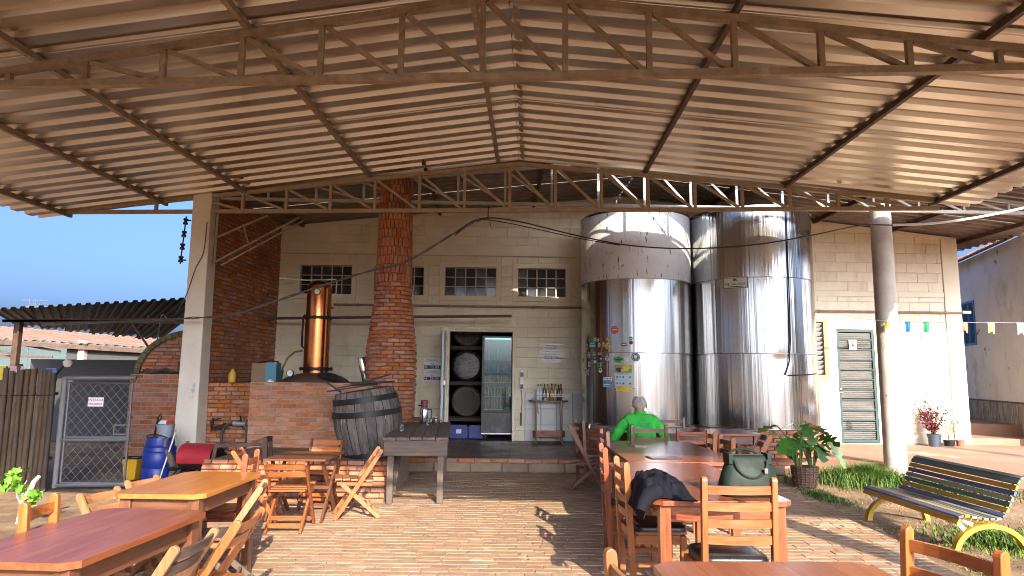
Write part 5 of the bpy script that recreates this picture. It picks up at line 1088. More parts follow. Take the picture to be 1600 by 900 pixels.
for i, (x, lb, c, lh, lm_) in enumerate(bots):
    t = thing('bottle', lb, 'bottle', wl(0.69 + x, -0.24 + 0.03 * (i % 2), 0.957), 0, 'cachaca bottles on the small stand')
    hh = (0.17, 0.17, 0.18, 0.175, 0.185, 0.18, 0.17, 0.18)[i]
    b = MB(); b.lathe([(0, 0), (0.029, 0), (0.031, 0.008), (0.031, hh), (0.022, hh + 0.035), (0.0125, hh + 0.055), (0.0125, hh + 0.10)], 14); b.build('glass', plain('bottle glass %d' % i, c, 0.06), t, smooth=True)
    b = MB(); b.lathe([(0.0145, hh + 0.088), (0.0145, hh + 0.118), (0, hh + 0.12)], 10); b.build('cap', M['iron'] if i > 1 else M['brown_z'], t, smooth=True)
    b = MB(); b.lathe([(0.0318, hh * .35), (0.0318, hh * .35 + (0.10 if i < 2 else 0.06))], 10, a0=-pi * 0.95, a1=-pi * 0.05); lb_ = b.build('label', M[lm_], t, smooth=True)
    b = MB(); b.lathe([(0.0323, hh * .35 + 0.02), (0.0323, hh * .35 + 0.032)], 8, a0=-pi * 0.75, a1=-pi * 0.25); b.build('print', plain('grey print', (0.2, 0.2, 0.24)), lb_)
t = thing('card', 'small dark box card lying at the stand end beside the bottles', 'card', wl(0.41, -0.25, 0.957)); b = MB(); b.mm((-0.035, -0.03, 0), (0.035, 0.03, 0.045)); b.build('card_box', M['black'], t); b = MB(); b.mm((-0.025, -0.033, 0.012), (0.025, -0.031, 0.034)); b.build('card_face', plain('grey card face', (0.25, 0.25, 0.25)), t)
t = thing('cup', 'tiny white cup in front of the bottles on the stand', 'cup', wl(0.62, -0.33, 0.957)); b = MB(); b.lathe([(0, 0), (0.018, 0), (0.026, 0.045), (0.023, 0.045), (0.016, 0.006), (0, 0.006)], 12); b.build('cup_body', M['white'], t, smooth=True)
# fridge
fr = thing('drinks_fridge', 'tall black glass door drinks fridge just inside the store doorway', 'fridge', wl(-0.25, 0.22, 0.2), math.atan(0.03))
FW, FD, FH = 0.60, 0.55, 1.95
b = MB(); b.mm((-FW / 2, 0.04, 0.08), (-FW / 2 + 0.03, FD, FH)); b.mm((FW / 2 - 0.03, 0.04, 0.08), (FW / 2, FD, FH)); b.mm((-FW / 2 + 0.03, FD - 0.03, 0.08), (FW / 2 - 0.03, FD, FH)); b.mm((-FW / 2 + 0.03, 0.04, FH - 0.04), (FW / 2 - 0.03, FD - 0.03, FH)); b.mm((-FW / 2 + 0.03, 0.04, 0.08), (FW / 2 - 0.03, FD - 0.03, 0.50)); b.build('cabinet', M['black'], fr)
b = MB(); b.mm((-FW / 2, 0.0, 0.505), (-FW / 2 + 0.04, 0.035, FH)); b.mm((FW / 2 - 0.04, 0.0, 0.505), (FW / 2, 0.035, FH)); b.mm((-FW / 2 + 0.04, 0, FH - 0.03), (FW / 2 - 0.04, 0.035, FH)); b.mm((-FW / 2 + 0.04, 0, 0.505), (FW / 2 - 0.04, 0.035, 0.54)); dr = b.build('door', M['black'], fr)
b = MB(); b.mm((-FW / 2 + 0.041, 0.012, 0.541), (FW / 2 - 0.041, 0.018, FH - 0.031))
m_fg = bpy.data.materials.new('fridge glass'); m_fg.use_nodes = True; t_ = m_fg.node_tree; t_.nodes.remove(t_.nodes['Principled BSDF'])
gs, ts, mxs, fz = t_.nodes.new('ShaderNodeBsdfGlossy'), t_.nodes.new('ShaderNodeBsdfTransparent'), t_.nodes.new('ShaderNodeMixShader'), t_.nodes.new('ShaderNodeFresnel')
gs.inputs['Roughness'].default_value = 0.03; ts.inputs[0].default_value = (0.50, 0.74, 0.82, 1); fz.inputs[0].default_value = 1.7
t_.links.new(fz.outputs[0], mxs.inputs[0]); t_.links.new(ts.outputs[0], mxs.inputs[1]); t_.links.new(gs.outputs[0], mxs.inputs[2]); t_.links.new(mxs.outputs[0], t_.nodes['Material Output'].inputs[0])
b.build('glass_pane', m_fg, dr)
b = MB(); b.mm((-FW / 2, 0.0, 0.12), (FW / 2, 0.038, 0.50)); b.build('lower_panel', mat('scuffed black fridge panel', (0.03, 0.03, 0.03), 0.25, 0, (0.12, 0.11, 0.10), 3, contrast=(0.38, 0.55)), fr)
b = MB(); b.mm((-FW / 2, -0.004, 0.10), (FW / 2, 0.03, 0.115)); b.build('kick_strip', M['chrome'], fr)
for s in (-1, 1): b = MB(); b.lathe([(0.02, 0), (0.02, 0.08)], 8, c=(s * 0.24, 0.1, 0)); b.build('foot', M['iron'], fr)
b = MB(); b.mm((-0.24, 0.05, FH - 0.06), (0.24, 0.08, FH - 0.042)); b.build('glow_strip', mat('added cold glow', (0.8, 0.9, 1.0), 0.5, emit=(0.35, 0.75, 1.0, 1.2)), fr)  # added glowing strip brightens the fridge inside; no lamp is seen there
b = MB(); b.mm((-FW / 2 + 0.031, FD - 0.036, 0.51), (FW / 2 - 0.031, FD - 0.031, FH - 0.05)); b.build('inner_back', plain('blue grey fridge lining', (0.10, 0.17, 0.22)), fr)
shz = [0.56, 0.80, 1.07, 1.26, 1.50]
for z in shz: b = MB(); b.mm((-FW / 2 + 0.032, 0.06, z - 0.012), (FW / 2 - 0.032, FD - 0.04, z)); b.build('shelf', M['galv'], fr)
cols = [((0.03, 0.20, 0.04), 'dark green bottle', 0.22), ((0.05, 0.30, 0.06), 'green bottle', 0.20), ((0.35, 0.22, 0.05), 'small can', 0.12), ((0.55, 0.56, 0.56), 'pale can', 0.14), ((0.20, 0.42, 0.10), 'bright green bottle', 0.23)]
nm = ['lowest', 'second lowest', 'middle', 'second highest', 'highest']
cm = {}
def cw(c):
    r, g, b_ = c
    if max(c) - min(c) < 0.05: return 'pale'
    if b_ > r and b_ > g: return 'blue'
    if g > 0.3 and r > 0.4: return 'yellow'
    if g >= r: return 'green'
    return 'red' if r > 0.4 else 'brown'
for k, z in enumerate(shz):
    for j in range(9):
        c, kind, hh = cols[k]
        if k in (0, 1) and j % 4 == 2: c = (0.45, 0.07, 0.05) if k == 1 else (0.20, 0.10, 0.05)
        if k == 4 and j % 3 == 1: c = (0.55, 0.58, 0.12)
        if k == 3 and j % 3 == 2: c = (0.10, 0.12, 0.40)
        key = (k, c)
        if key not in cm:
            b = MB(); r = 0.025
            b.lathe([(0, 0), (r, 0), (r, hh * .62), (r * .75, hh * .74), (r * .42, hh * .82), (r * .42, hh), (0, hh)] if k in (0, 1, 4) else [(0, 0), (r * .9, 0), (r, 0.008), (r, hh - .008), (r * .8, hh), (0, hh)], 10)
            cm[key] = b.mesh('bottle', plain('drink %d %.2f' % (k, c[0]), c, 0.12), True)
        cname = 'bottle' if k in (0, 1, 4) else 'can'
        o = put(cname, cm[key], None, wl(-0.25 - 0.232 + j * 0.058, 0.32 + random.uniform(-.012, .02), 0.2 + z + 0.001)); tag(o, 'one of the chilled %s %ss on the %s shelf of the fridge' % (cw(c), cname, nm[k]), cname, 'drinks on the %s fridge shelf' % nm[k])
# notices
s = thing('price_sign', 'white and black charcoal price sign on the cream wall beside the door leaf', 'sign', wl(-1.48, -0.016, 0), math.atan(0.03))
b = MB(); b.mm((-0.155, -0.004, 1.285), (0.165, 0, 1.705)); b.build('sign_board', M['paper'], s)
for zc, kg, pr in ((1.60, '3kg', '15,00'), (1.39, '5kg', '25,00')):
    b = MB(); b.mm((-0.15, -0.006, zc - 0.092), (0.16, -0.0041, zc - 0.028)); b.build('price_band', M['black'], s)
    text('letters', 'CARVÃO', 0.052, M['black'], s, (0, -0.0055, zc + 0.062)); text('letters', kg, 0.044, M['black'], s, (0, -0.0055, zc + 0.002))
    text('letters', 'R$', 0.05, M['paper'], s, (-0.115, -0.0075, zc - 0.062)); text('letters', pr, 0.074, M['paper'], s, (0.045, -0.0075, zc - 0.062))
s = thing('paper_notice', 'creased white paper notice taped to the cream wall above the bottles', 'notice', wl(0.745, -0.016, 0), math.atan(0.03))
b = MB(); b.mm((-0.145, -0.003, 1.64), (0.145, 0, 2.005)); b.build('sheet_of_paper', M['paper'], s)
for z, x0, x1 in ((1.99, -.22, .24), (1.875, -.22, .22), (1.83, -.21, .24), (1.78, -.23, .25), (1.70, -.22, .22), (1.655, -.20, .20)):
    b = MB(); b.box(((x0 + x1) / 2, -0.005, z), (x1 - x0, 0.002, 0.026), Ry(random.uniform(-.03, .03))); b.build('tape', plain('pale tape', (0.62, 0.60, 0.53), 0.25), s)
for z, wd, hh in ((1.965, .20, .014), (1.935, .24, .012), (1.91, .20, .010), (1.855, .18, .008), (1.805, .2, .010), (1.755, .24, .022), (1.722, .24, .022), (1.685, .2, .010)):
    x = -wd / 2
    while x < wd / 2: l = random.uniform(.012, .035); b = MB(); b.mm((x, -0.0045, z - hh / 2), (x + l, -0.0032, z + hh / 2)); b.build('print', M['grey print'], s); x += l + .008
s = thing('restroom_sign', 'small white restroom figure sign on the teal slatted door', 'sign', wl(6.55, -0.0, 2.05), math.atan(0.03))
b = MB(); b.mm((-0.075, -0.006, -0.095), (0.075, -0.001, 0.095)); b.build('sign_plate', M['paper'], s)
b = MB(); b.lathe([(0, 0), (0.016, 0)], 12, c=(0, -0.0075, 0.065), R=Rx(pi / 2)); b.mm((-0.035, -0.009, 0.028), (0.035, -0.0065, 0.040)); b.add([(-0.012, -0.008, 0.03), (0.012, -0.008, 0.03), (0.024, -0.008, -0.03), (0.008, -0.008, -0.03), (0.006, -0.008, -0.065), (-0.006, -0.008, -0.065), (-0.008, -0.008, -0.03), (-0.024, -0.008, -0.03)], [(0, 1, 2, 3, 4, 5, 6, 7)]); b.build('figure_print', plain('olive print', (0.10, 0.09, 0.03)), s)
t = thing('wall_switch', 'small dark switch box with a hanging dark tool beside the store doorway', 'switch', wl(0.20, -0.03, 0), math.atan(0.03))
b = MB(); b.mm((-0.035, -0.03, 1.13), (0.035, 0.01, 1.50)); b.build('switch_box', M['galv'], t); b = MB(); b.mm((-0.028, -0.035, 1.38), (0.028, -0.031, 1.46)); b.mm((-0.028, -0.035, 1.15), (0.028, -0.031, 1.24)); b.build('switch_face', M['black'], t)
b = MB(); b.tube([(0, -0.01, 1.13), (0.01, -0.01, 0.9), (-0.005, -0.01, 0.72)], 0.006, 5); b.build('cord', M['black'], t); b = MB(); b.box((-0.01, -0.015, 0.60), (0.035, 0.02, 0.24)); b.build('tool_handle', M['black'], t)
# ================================================================== THINGS ON THE TABLES
t = thing('handbag', 'dark green leather bag with two handles standing on the table', 'bag', (1.46, 4.20, TH + 0.001), 0.05)
m_bag = mat('dark green leather', (0.018, 0.029, 0.020), 0.5, 0, (0.012, 0.020, 0.015), 6, bump=0.4, bscale=14, spec=0.16)
b = MB(); n = 28; prof = [(0.0, .155, .070), (0.012, .172, .085), (0.06, .176, .088), (0.12, .165, .078), (0.18, .142, .058), (0.225, .122, .036), (0.24, .115, .028)]
vs = []
for z, ax, ay in prof:
    for j in range(n):
        a = 2 * pi * j / n; c_, s_ = cos(a), sin(a); e_ = 0.6
        vs.append((math.copysign(abs(c_) ** e_, c_) * ax * (1 + 0.02 * sin(7 * a + z * 30)), math.copysign(abs(s_) ** e_, s_) * ay * (1 + 0.05 * sin(5 * a + z * 22)), z))
b.add(vs, [(k * n + j, k * n + (j + 1) % n, (k + 1) * n + (j + 1) % n, (k + 1) * n + j) for k in range(len(prof) - 1) for j in range(n)] + [tuple(range(n - 1, -1, -1)), tuple((len(prof) - 1) * n + j for j in range(n))])
b.build('bag_body', m_bag, t, smooth=True, ang=70)
for s, zz in ((-1, 0.115), (1, 0.27)):
    b = MB(); b.tube([(-0.105, s * 0.045, 0.20)] + [(-0.10 * cos(a), s * (0.055 + 0.03 * sin(a)), 0.215 + (zz - 0.215) * sin(a)) for a in [pi * i / 12 for i in range(13)]] + [(0.105, s * 0.045, 0.20)], 0.008, 7); b.build('handle', m_bag, t, smooth=True)
for x in (-0.12, 0.12): b = MB(); b.mm((x - 0.014, -0.05, 0.19), (x + 0.014, 0.05, 0.255)); b.build('side_tab', m_bag, t, bev=0.004)
b = MB(); b.mm((0.065, -0.100, 0.145), (0.085, -0.088, 0.175)); b.build('clasp', M['chrome'], t)
b = MB(); b.tube([(-0.10, -0.0, 0.243), (0.10, 0, 0.243)], 0.005, 6); b.build('zip', M['iron'], t)
# crumpled jacket
b = MB(); N1, N2 = 40, 36; vs = []
from mathutils import noise as mn
for i in range(N1 + 1):
    for j in range(N2 + 1):
        u, v = i / N1, j / N2; x = 0.775 + 0.31 * u; y = 4.0 + 0.62 * v + 0.05 * sin(u * 5); e = min(u, v, 1 - u, 1 - v)
        h = 0.02 + 0.075 * sin(pi * u) ** 0.7 * sin(pi * v) ** 0.6 + 0.045 * (0.5 - abs(mn.noise((u * 4.2 + v * 2, v * 3.6, 1)))) + 0.040 * (0.35 - abs(mn.noise((u * 9, v * 7 + u * 3, 4))))
        z = TH + 0.004 + max(0.002, h * min(1, e * 5 + 0.15))
        if x < 0.83: x -= 0.0; z -= max(0, 0.83 - x) * 2.2
        vs.append((x + 0.02 * mn.noise((u * 5, v * 5, 7)), y + 0.02 * mn.noise((u * 5, v * 5, 9)), z))
b.add(vs, [(i * (N2 + 1) + j, (i + 1) * (N2 + 1) + j, (i + 1) * (N2 + 1) + j + 1, i * (N2 + 1) + j + 1) for i in range(N1) for j in range(N2)])
m_jk = mat('black jacket cloth', (0.013, 0.0135, 0.02), 0.9, 0, (0.008, 0.0085, 0.013), 12, bump=0.2, spec=0.12)
jk = thing('jacket', 'crumpled black jacket dumped on the table corner', 'jacket', (0, 0, 0)); o = b.build('jacket_body', m_jk, jk, smooth=True, ang=80); sm_ = o.modifiers.new('sub', 'SUBSURF'); sm_.levels = 1; sm_.render_levels = 1
so_ = o.modifiers.new('solid', 'SOLIDIFY'); so_.thickness = 0.006
b = MB(); b.tube([(0.86, 4.02, TH + 0.05), (0.80, 3.97, TH + 0.035), (0.765, 3.955, TH - 0.01), (0.75, 3.945, TH - 0.045)], [0.045, 0.045, 0.036, 0.03], 10); b.build('sleeve', m_jk, jk, smooth=True)
t = thing('folder', 'thin black menu folder lying on the table', 'folder', (1.36, 6.05, TH + 0.001), 0.12)
b = MB(); b.mm((-0.14, -0.09, 0), (0.14, 0.09, 0.006)); b.build('cover', M['black'], t, bev=0.002); b = MB(); b.mm((-0.13, -0.08, 0.0065), (0.13, 0.08, 0.0085)); b.build('page', plain('grey black page', (0.05, 0.045, 0.04), 0.3), t)
t = thing('knife', 'small black handled knife lying near the end of the table', 'knife', (1.26, 7.0, TH + 0.001), -0.15)
b = MB(); b.mm((-0.05, -0.008, 0), (0.02, 0.008, 0.012)); b.build('handle', M['black'], t); b = MB(); b.mm((0.02, -0.007, 0.003), (0.14, 0.007, 0.006)); b.build('blade', M['chrome'], t)
# ================================================================== MAN IN GREEN
def skin(name, verts, edges, radii, m, parent, sub=2):
    me = bpy.data.meshes.new(name); me.from_pydata(verts, edges, []); o = bpy.data.objects.new(name, me); COL.objects.link(o); o.parent = parent
    md = o.modifiers.new('skin', 'SKIN'); md.use_smooth_shade = True
    for i, v in enumerate(me.skin_vertices[0].data):
        r = radii[i]; v.radius = r if isinstance(r, tuple) else (r, r); v.use_root = (i == 0)
    sb = o.modifiers.new('sub', 'SUBSURF'); sb.levels = sub; sb.render_levels = sub; me.materials.append(m); return o
man = thing('person', 'grey haired man in a bright green jacket seated with his back to us', 'person', (1.60, 8.27, 0), 0.0)
m_grn = mat('bright green jacket', (0.055, 0.50, 0.065), 0.7, 0, (0.03, 0.33, 0.045), 5, bump=0.7, bscale=9, bdist=0.035, bstretch=(1, 1, 0.55), spec=0.2)
m_skin = mat('tanned skin', (0.42, 0.22, 0.14), 0.5, 0, (0.36, 0.17, 0.11), 10)
m_jean = plain('dark blue trousers', (0.03, 0.04, 0.08), 0.8)
# jacket with sleeves: one continuous body (local: facing +y)
V = [(0, 0.02, 0.42), (0, 0.0, 0.56), (0, 0.02, 0.72), (0, 0.06, 0.86), (0, 0.09, 0.925), (0, 0.115, 0.96),
     (-0.15, 0.07, 0.875), (-0.235, 0.09, 0.80), (-0.335, 0.10, 0.62), (-0.27, 0.28, 0.70), (-0.20, 0.42, 0.735),
     (0.15, 0.07, 0.875), (0.235, 0.09, 0.80), (0.335, 0.10, 0.61), (0.29, 0.27, 0.69), (0.22, 0.42, 0.735)]
E_ = [(0, 1), (1, 2), (2, 3), (3, 4), (4, 5), (3, 6), (6, 7), (7, 8), (8, 9), (9, 10), (3, 11), (11, 12), (12, 13), (13, 14), (14, 15)]
Rr = [(0.175, 0.125), (0.185, 0.13), (0.20, 0.13), (0.165, 0.11), (0.075, 0.075), (0.062, 0.062), (0.095, 0.09), (0.082, 0.08), (0.062, 0.062), (0.052, 0.052), (0.042, 0.042), (0.095, 0.09), (0.082, 0.08), (0.062, 0.062), (0.052, 0.052), (0.042, 0.042)]
jko = skin('jacket', V, E_, Rr, m_grn, man, 3)
tx = bpy.data.textures.new('folds', 'CLOUDS'); tx.noise_scale = 0.085; tx.noise_depth = 2; tx.noise_basis = 'VORONOI_F2_F1'
dm = jko.modifiers.new('folds', 'DISPLACE'); dm.texture = tx; dm.strength = 0.032; dm.mid_level = 0.35; dm.texture_coords = 'LOCAL'
# head and neck
V = [(0, 0.11, 0.93), (0, 0.125, 1.0), (0, 0.135, 1.065), (0, 0.15, 1.12), (0, 0.155, 1.15)]
skin('head', V, [(0, 1), (1, 2), (2, 3), (3, 4)], [(0.055, 0.055), (0.056, 0.060), (0.076, 0.086), (0.079, 0.092), (0.058, 0.066)], m_skin, man)
for s in (-1, 1):
    b = MB(); b.lathe([(0, -0.006), (0.02, -0.004), (0.024, 0.004), (0.012, 0.008), (0, 0.006)], 10, R=Ry(PH)); b.v = [(x + s * 0.088, y * 0.8 + 0.135, z * 1.5 + 1.055) for x, y, z in b.v]; b.build('ear', m_skin, man, smooth=True)
b = MB(); b.lathe([(0.0, -0.02), (0.016, -0.012), (0.010, 0.03), (0, 0.04)], 8); b.v = [(x, y + 0.24, z + 1.05) for x, y, z in b.v]; b.build('nose', m_skin, man, smooth=True)
for s in (-1, 1): b = MB(); b.lathe([(0, -0.010), (0.010, 0), (0, 0.010)], 8); b.v = [(x + s * 0.03, y + 0.222, z + 1.085) for x, y, z in b.v]; b.build('eye', M['white'], man, smooth=True)
b = MB(); b.mm((-0.025, 0.205, 1.012), (0.025, 0.222, 1.019)); b.build('mouth', plain('dark lip', (0.25, 0.08, 0.07)), man)
m_hair = mat('short grey hair', (0.50, 0.46, 0.42), 0.9, 0, (0.22, 0.19, 0.165), 30, (1, 1, 0.4), bump=0.6)
b = MB(); nh, nv = 28, 14; vs = []
for i in range(nv + 1):
    for j in range(nh):
        a = 2 * pi * j / nh; ph = pi * 0.5 * (0.60 - i / nv * 1.08) + 0.06 * sin(3 * a + 1) * (1 - i / nv); front = max(0, sin(a))
        if ph < 0.35 and front > 0: ph = ph + (0.35 - ph) * min(1, front * 1.6)
        r = 1.0 + 0.012 * random.uniform(-1, 1)
        vs.append((0.086 * cos(ph) * cos(a) * r, 0.155 - 0.01 + 0.098 * cos(ph) * sin(a) * r, 1.085 + 0.092 * sin(ph) * r - (0.0)))
b.add(vs, [(i * nh + j, i * nh + (j + 1) % nh, (i + 1) * nh + (j + 1) % nh, (i + 1) * nh + j) for i in range(nv) for j in range(nh)]); b.build('hair', m_hair, man, smooth=True, ang=80)
# collar, printed panel on the back
b = MB(); b.lathe([(0.085, 0.93), (0.074, 0.965), (0.070, 0.985), (0.066, 0.985), (0.068, 0.94)], 20); b.v = [(x, y + 0.105 - (z - 0.93) * 0.1, z) for x, y, z in b.v]; b.build('collar', m_grn, man, smooth=True)
# hands: palm, four fingers and a thumb in one skinned body
for s in (-1, 1):
    x0, y0, z0 = (-0.20 if s < 0 else 0.22), 0.43, 0.735
    V = [(x0, y0, z0), (x0 - s * 0.02, y0 + 0.05, z0 - 0.005), (x0 - s * 0.03, y0 + 0.085, z0 - 0.008)]; E_ = [(0, 1), (1, 2)]; Rr = [(0.026, 0.022), (0.034, 0.017), (0.034, 0.014)]
    for q, (dx, ln) in enumerate(((-0.024, 0.062), (-0.008, 0.072), (0.009, 0.068), (0.025, 0.052))):
        i0 = len(V); bx = x0 - s * 0.03 + dx
        V += [(bx, y0 + 0.10, z0 - 0.006), (bx - s * 0.004, y0 + 0.10 + ln * .5, z0 - 0.004), (bx - s * 0.008, y0 + 0.10 + ln, z0 - 0.018)]; E_ += [(2, i0), (i0, i0 + 1), (i0 + 1, i0 + 2)]; Rr += [0.0085, 0.008, 0.0065]
    i0 = len(V); V += [(x0 - s * 0.055, y0 + 0.05, z0 - 0.008), (x0 - s * 0.075, y0 + 0.08, z0 - 0.014)]; E_ += [(1, i0), (i0, i0 + 1)]; Rr += [0.010, 0.008]
    skin('hand', V, E_, Rr, m_skin, man, 1)
# legs and shoes
V = [(0, 0.04, 0.42), (-0.10, 0.08, 0.42), (-0.12, 0.40, 0.43), (-0.12, 0.40, 0.22), (-0.12, 0.38, 0.07), (0.10, 0.08, 0.42), (0.12, 0.40, 0.43), (0.12, 0.40, 0.22), (0.12, 0.38, 0.07)]
skin('trousers', V, [(0, 1), (1, 2), (2, 3), (3, 4), (0, 5), (5, 6), (6, 7), (7, 8)], [0.11, 0.095, 0.07, 0.055, 0.045, 0.095, 0.07, 0.055, 0.045], m_jean, man)
for s in (-1, 1): b = MB(); b.prism([(s * 0.12 + x, 0.44 + y, 0.0) for x, y in rrect(-0.045, -0.12, 0.045, 0.12, 0.04)], (0, 0, 0.07)); b.build('shoe', M['black'], man, bev=0.012)
bpy.context.view_layer.update()
# faint printed panel on the back, laid on the jacket surface
m_pr = plain('dark green print on cloth', (0.02, 0.22, 0.05), 0.8)
dg = bpy.context.evaluated_depsgraph_get()
jo = [o for o in man.children if o.name.startswith('jacket')][0]; ev = jo.evaluated_get(dg)
def on_back(x, z):
    ok, p, nn, _ = ev.ray_cast(Vector((x, -1, z)), Vector((0, 1, 0))); return (p + nn * 0.002) if ok else None
def strip(x0, x1, z0, z1):
    b = MB(); k = 8; vs = []
    for i in range(k + 1):
        x = x0 + (x1 - x0) * i / k
        for z in (z0, z1):
            p = on_back(x, z)
            if p is None: return
            vs.append(p)
    b.add(vs, [(2 * i, 2 * i + 2, 2 * i + 3, 2 * i + 1) for i in range(k)]); b.build('back_print', m_pr, man)
for z, h_, x0, x1 in ((0.845, .005, -.06, .10), (0.775, .005, -.12, .12)): strip(x0, x1, z, z + h_)
x = -0.11
while x < 0.11: strip(x, x + 0.012, 0.79, 0.832); x += 0.024
x = -0.11
while x < 0.11: strip(x, x + 0.008, 0.752, 0.768); x += 0.017
# ================================================================== BENCH
bn = thing('park_bench', 'slatted park bench painted blue yellow green and cream on yellow arched legs', 'bench', (3.9, 6.3, 0.0), 0)
bc = {'blue': plain('faded dark blue bench paint', (0.10, 0.135, 0.28), 0.55), 'yellow': plain('ochre yellow bench paint', (0.55, 0.33, 0.06), 0.55), 'green': plain('dark grey green bench paint', (0.12, 0.165, 0.14), 0.5), 'cream': plain('greyish cream bench paint', (0.36, 0.33, 0.27), 0.6), 'leg': plain('bright yellow leg paint', (0.55, 0.34, 0.03), 0.5), 'white': plain('white iron bracket', (0.62, 0.62, 0.60), 0.5), 'dgrey': plain('dark grey bench paint', (0.15, 0.17, 0.175), 0.5)}
# seat and back profile in the local x-z plane (x from the yard side to the back), slats run along y
prof = [(-0.265, 0.275, 0.95, 'yellow'), (-0.245, 0.315, 0.25, 'blue'), (-0.195, 0.320, -0.02, 'yellow'), (-0.145, 0.312, -0.08, 'cream'), (-0.095, 0.303, -0.1, 'green'), (-0.045, 0.298, -0.06, 'cream'), (0.005, 0.298, 0.05, 'dgrey'), (0.055, 0.302, 0.12, 'cream'),
        (0.105, 0.325, 0.60, 'blue'), (0.140, 0.365, 0.95, 'yellow'), (0.165, 0.41, 1.1, 'green'), (0.185, 0.455, 1.18, 'cream'), (0.205, 0.50, 1.2, 'blue'), (0.225, 0.545, 1.15, 'yellow'), (0.248, 0.592, 0.95, 'green'), (0.285, 0.622, 0.35, 'dgrey')]
for i, (x, z, a, c) in enumerate(prof):
    wd = 0.040 if i not in (0, 1, 14, 15) else 0.046
    b = MB(); b.box((x, random.uniform(-.008, .008), z), (wd, 1.46, 0.020), Ry(-a)); b.build('slat', bc[c], bn, bev=0.003)
for yy in (-0.66, 0.66):
    b = MB(); pts = [(x - 0.0, yy, z - 0.028) for x, z, a, c in prof[1:]]; pts2 = []
    b.tube([(x + 0.016 * sin(a), yy, z - 0.026 * cos(a)) for x, z, a, c in prof[1:]], 0.016, 8); b.build('back_iron', bc['white'] if yy > 0 else bc['leg'], bn, smooth=True)
    b = MB(); n = 16; vs = []
    for i in range(n + 1):
        a = pi * i / n
        for r in (0.27, 0.315):
            for dy in (-0.028, 0.028): vs.append((0.02 - r * cos(a), yy + dy, 0.0 + r * sin(a) * 0.80 - 0.03 + 0.03))
    b.add(vs, [f for i in range(n) for f in ((4 * i, 4 * i + 1, 4 * i + 5, 4 * i + 4), (4 * i + 2, 4 * i + 6, 4 * i + 7, 4 * i + 3), (4 * i, 4 * i + 4, 4 * i + 6, 4 * i + 2), (4 * i + 1, 4 * i + 3, 4 * i + 7, 4 * i + 5))] + [(0, 2, 3, 1), (4 * n, 4 * n + 1, 4 * n + 3, 4 * n + 2)]); b.build('arched_leg', bc['leg'], bn, smooth=True)
    b = MB(); b.bar((-0.25, yy, 0.27), (-0.19, yy, 0.20), 0.02, 0.035); b.bar((-0.20, yy, 0.28), (-0.12, yy, 0.24), 0.02, 0.03); b.build('seat_bracket', bc['white'], bn)
# ================================================================== DRUMS, BINS AND SCRAP BY THE COLUMN
t = thing('blue_drum', 'blue plastic drum beside the square column with a bucket on top', 'drum', (-4.63, 9.0, 0)); m_bd = mat('blue drum plastic', (0.012, 0.035, 0.27), 0.4, 0, (0.01, 0.028, 0.2), 6)
b = MB(); b.lathe([(0, 0), (0.19, 0), (0.20, 0.02), (0.20, 0.16), (0.192, 0.17), (0.20, 0.18), (0.20, 0.36), (0.192, 0.37), (0.20, 0.38), (0.195, 0.43), (0.175, 0.445), (0.178, 0.46), (0.165, 0.55), (0, 0.55)], 26); b.build('drum_body', m_bd, t, smooth=True)
b = MB(); b.tube([(0.165 * cos(pi * i / 8 + 0.1), 0.165 * sin(-pi * i / 8 - 0.1), 0.50 + 0.10 * sin(pi * i / 8)) for i in range(9)], 0.008, 6); b.build('drum_handle', M['iron'], t)
t = thing('bucket', 'grey crumpled bucket with a red lid scrap on the blue drum', 'bucket', (-4.56, 8.97, 0.551)); b = MB(); b.lathe([(0, 0), (0.085, 0), (0.115, 0.17), (0.108, 0.17), (0.08, 0.01)], 16); b.build('bucket_body', plain('grey bucket plastic', (0.28, 0.31, 0.35)), t, smooth=True)
b = MB(); b.lathe([(0, 0.02), (0.05, 0.01), (0.055, 0.03), (0.02, 0.055), (0, 0.055)], 10, c=(0.055, 0.0, 0.165)); b.build('red_scrap', plain('red plastic', (0.55, 0.05, 0.03)), t)
b = MB(); b.lathe([(0, 0.0), (0.07, 0.02), (0.04, 0.06), (0, 0.07)], 9, c=(-0.03, 0, 0.155)); b.build('white_rag', M['white'], t)
t = thing('yellow_bin', 'yellow plastic bin with a dark rim beside the oven wall', 'bin', (-4.99, 9.05, 0)); b = MB(); b.add([(-.07, -.08, 0), (.07, -.08, 0), (.07, .08, 0), (-.07, .08, 0), (-.10, -.10, 0.27), (.10, -.10, 0.27), (.10, .10, 0.27), (-.10, .10, 0.27)], [(3, 2, 1, 0), (0, 1, 5, 4), (1, 2, 6, 5), (2, 3, 7, 6), (3, 0, 4, 7), (4, 5, 6, 7)]); b.build('bin_body', plain('yellow bin plastic', (0.62, 0.36, 0.015), 0.45), t, bev=0.006)
b = MB()
for p, q in (((-.105, -.105, .275), (.105, -.105, .275)), ((.105, -.105, .275), (.105, .105, .275)), ((.105, .105, .275), (-.105, .105, .275)), ((-.105, .105, .275), (-.105, -.105, .275))): b.bar(p, q, 0.02, 0.018)
b.build('bin_rim', M['iron'], t)
t = thing('iron_shovels', 'dark long handled iron tools leaning by the blue drum', 'tools', (-4.92, 9.25, 0))
for x, h_, lean in ((0, 0.78, 0.03), (0.05, 0.64, 0.07)):
    b = MB(); b.tube([(x, 0, 0), (x + lean, 0.15, h_)], 0.014, 6); b.tube([(x + lean, 0.15, h_), (x + lean + 0.03, 0.15, h_ + 0.05), (x + lean + 0.045, 0.15, h_), (x + lean + 0.02, 0.14, h_ - 0.06)], 0.010, 6); b.build('tool_handle', M['iron'], t); b = MB(); b.box((x, 0, 0.1), (0.06, 0.03, 0.22)); b.build('tool_head', M['iron'], t)
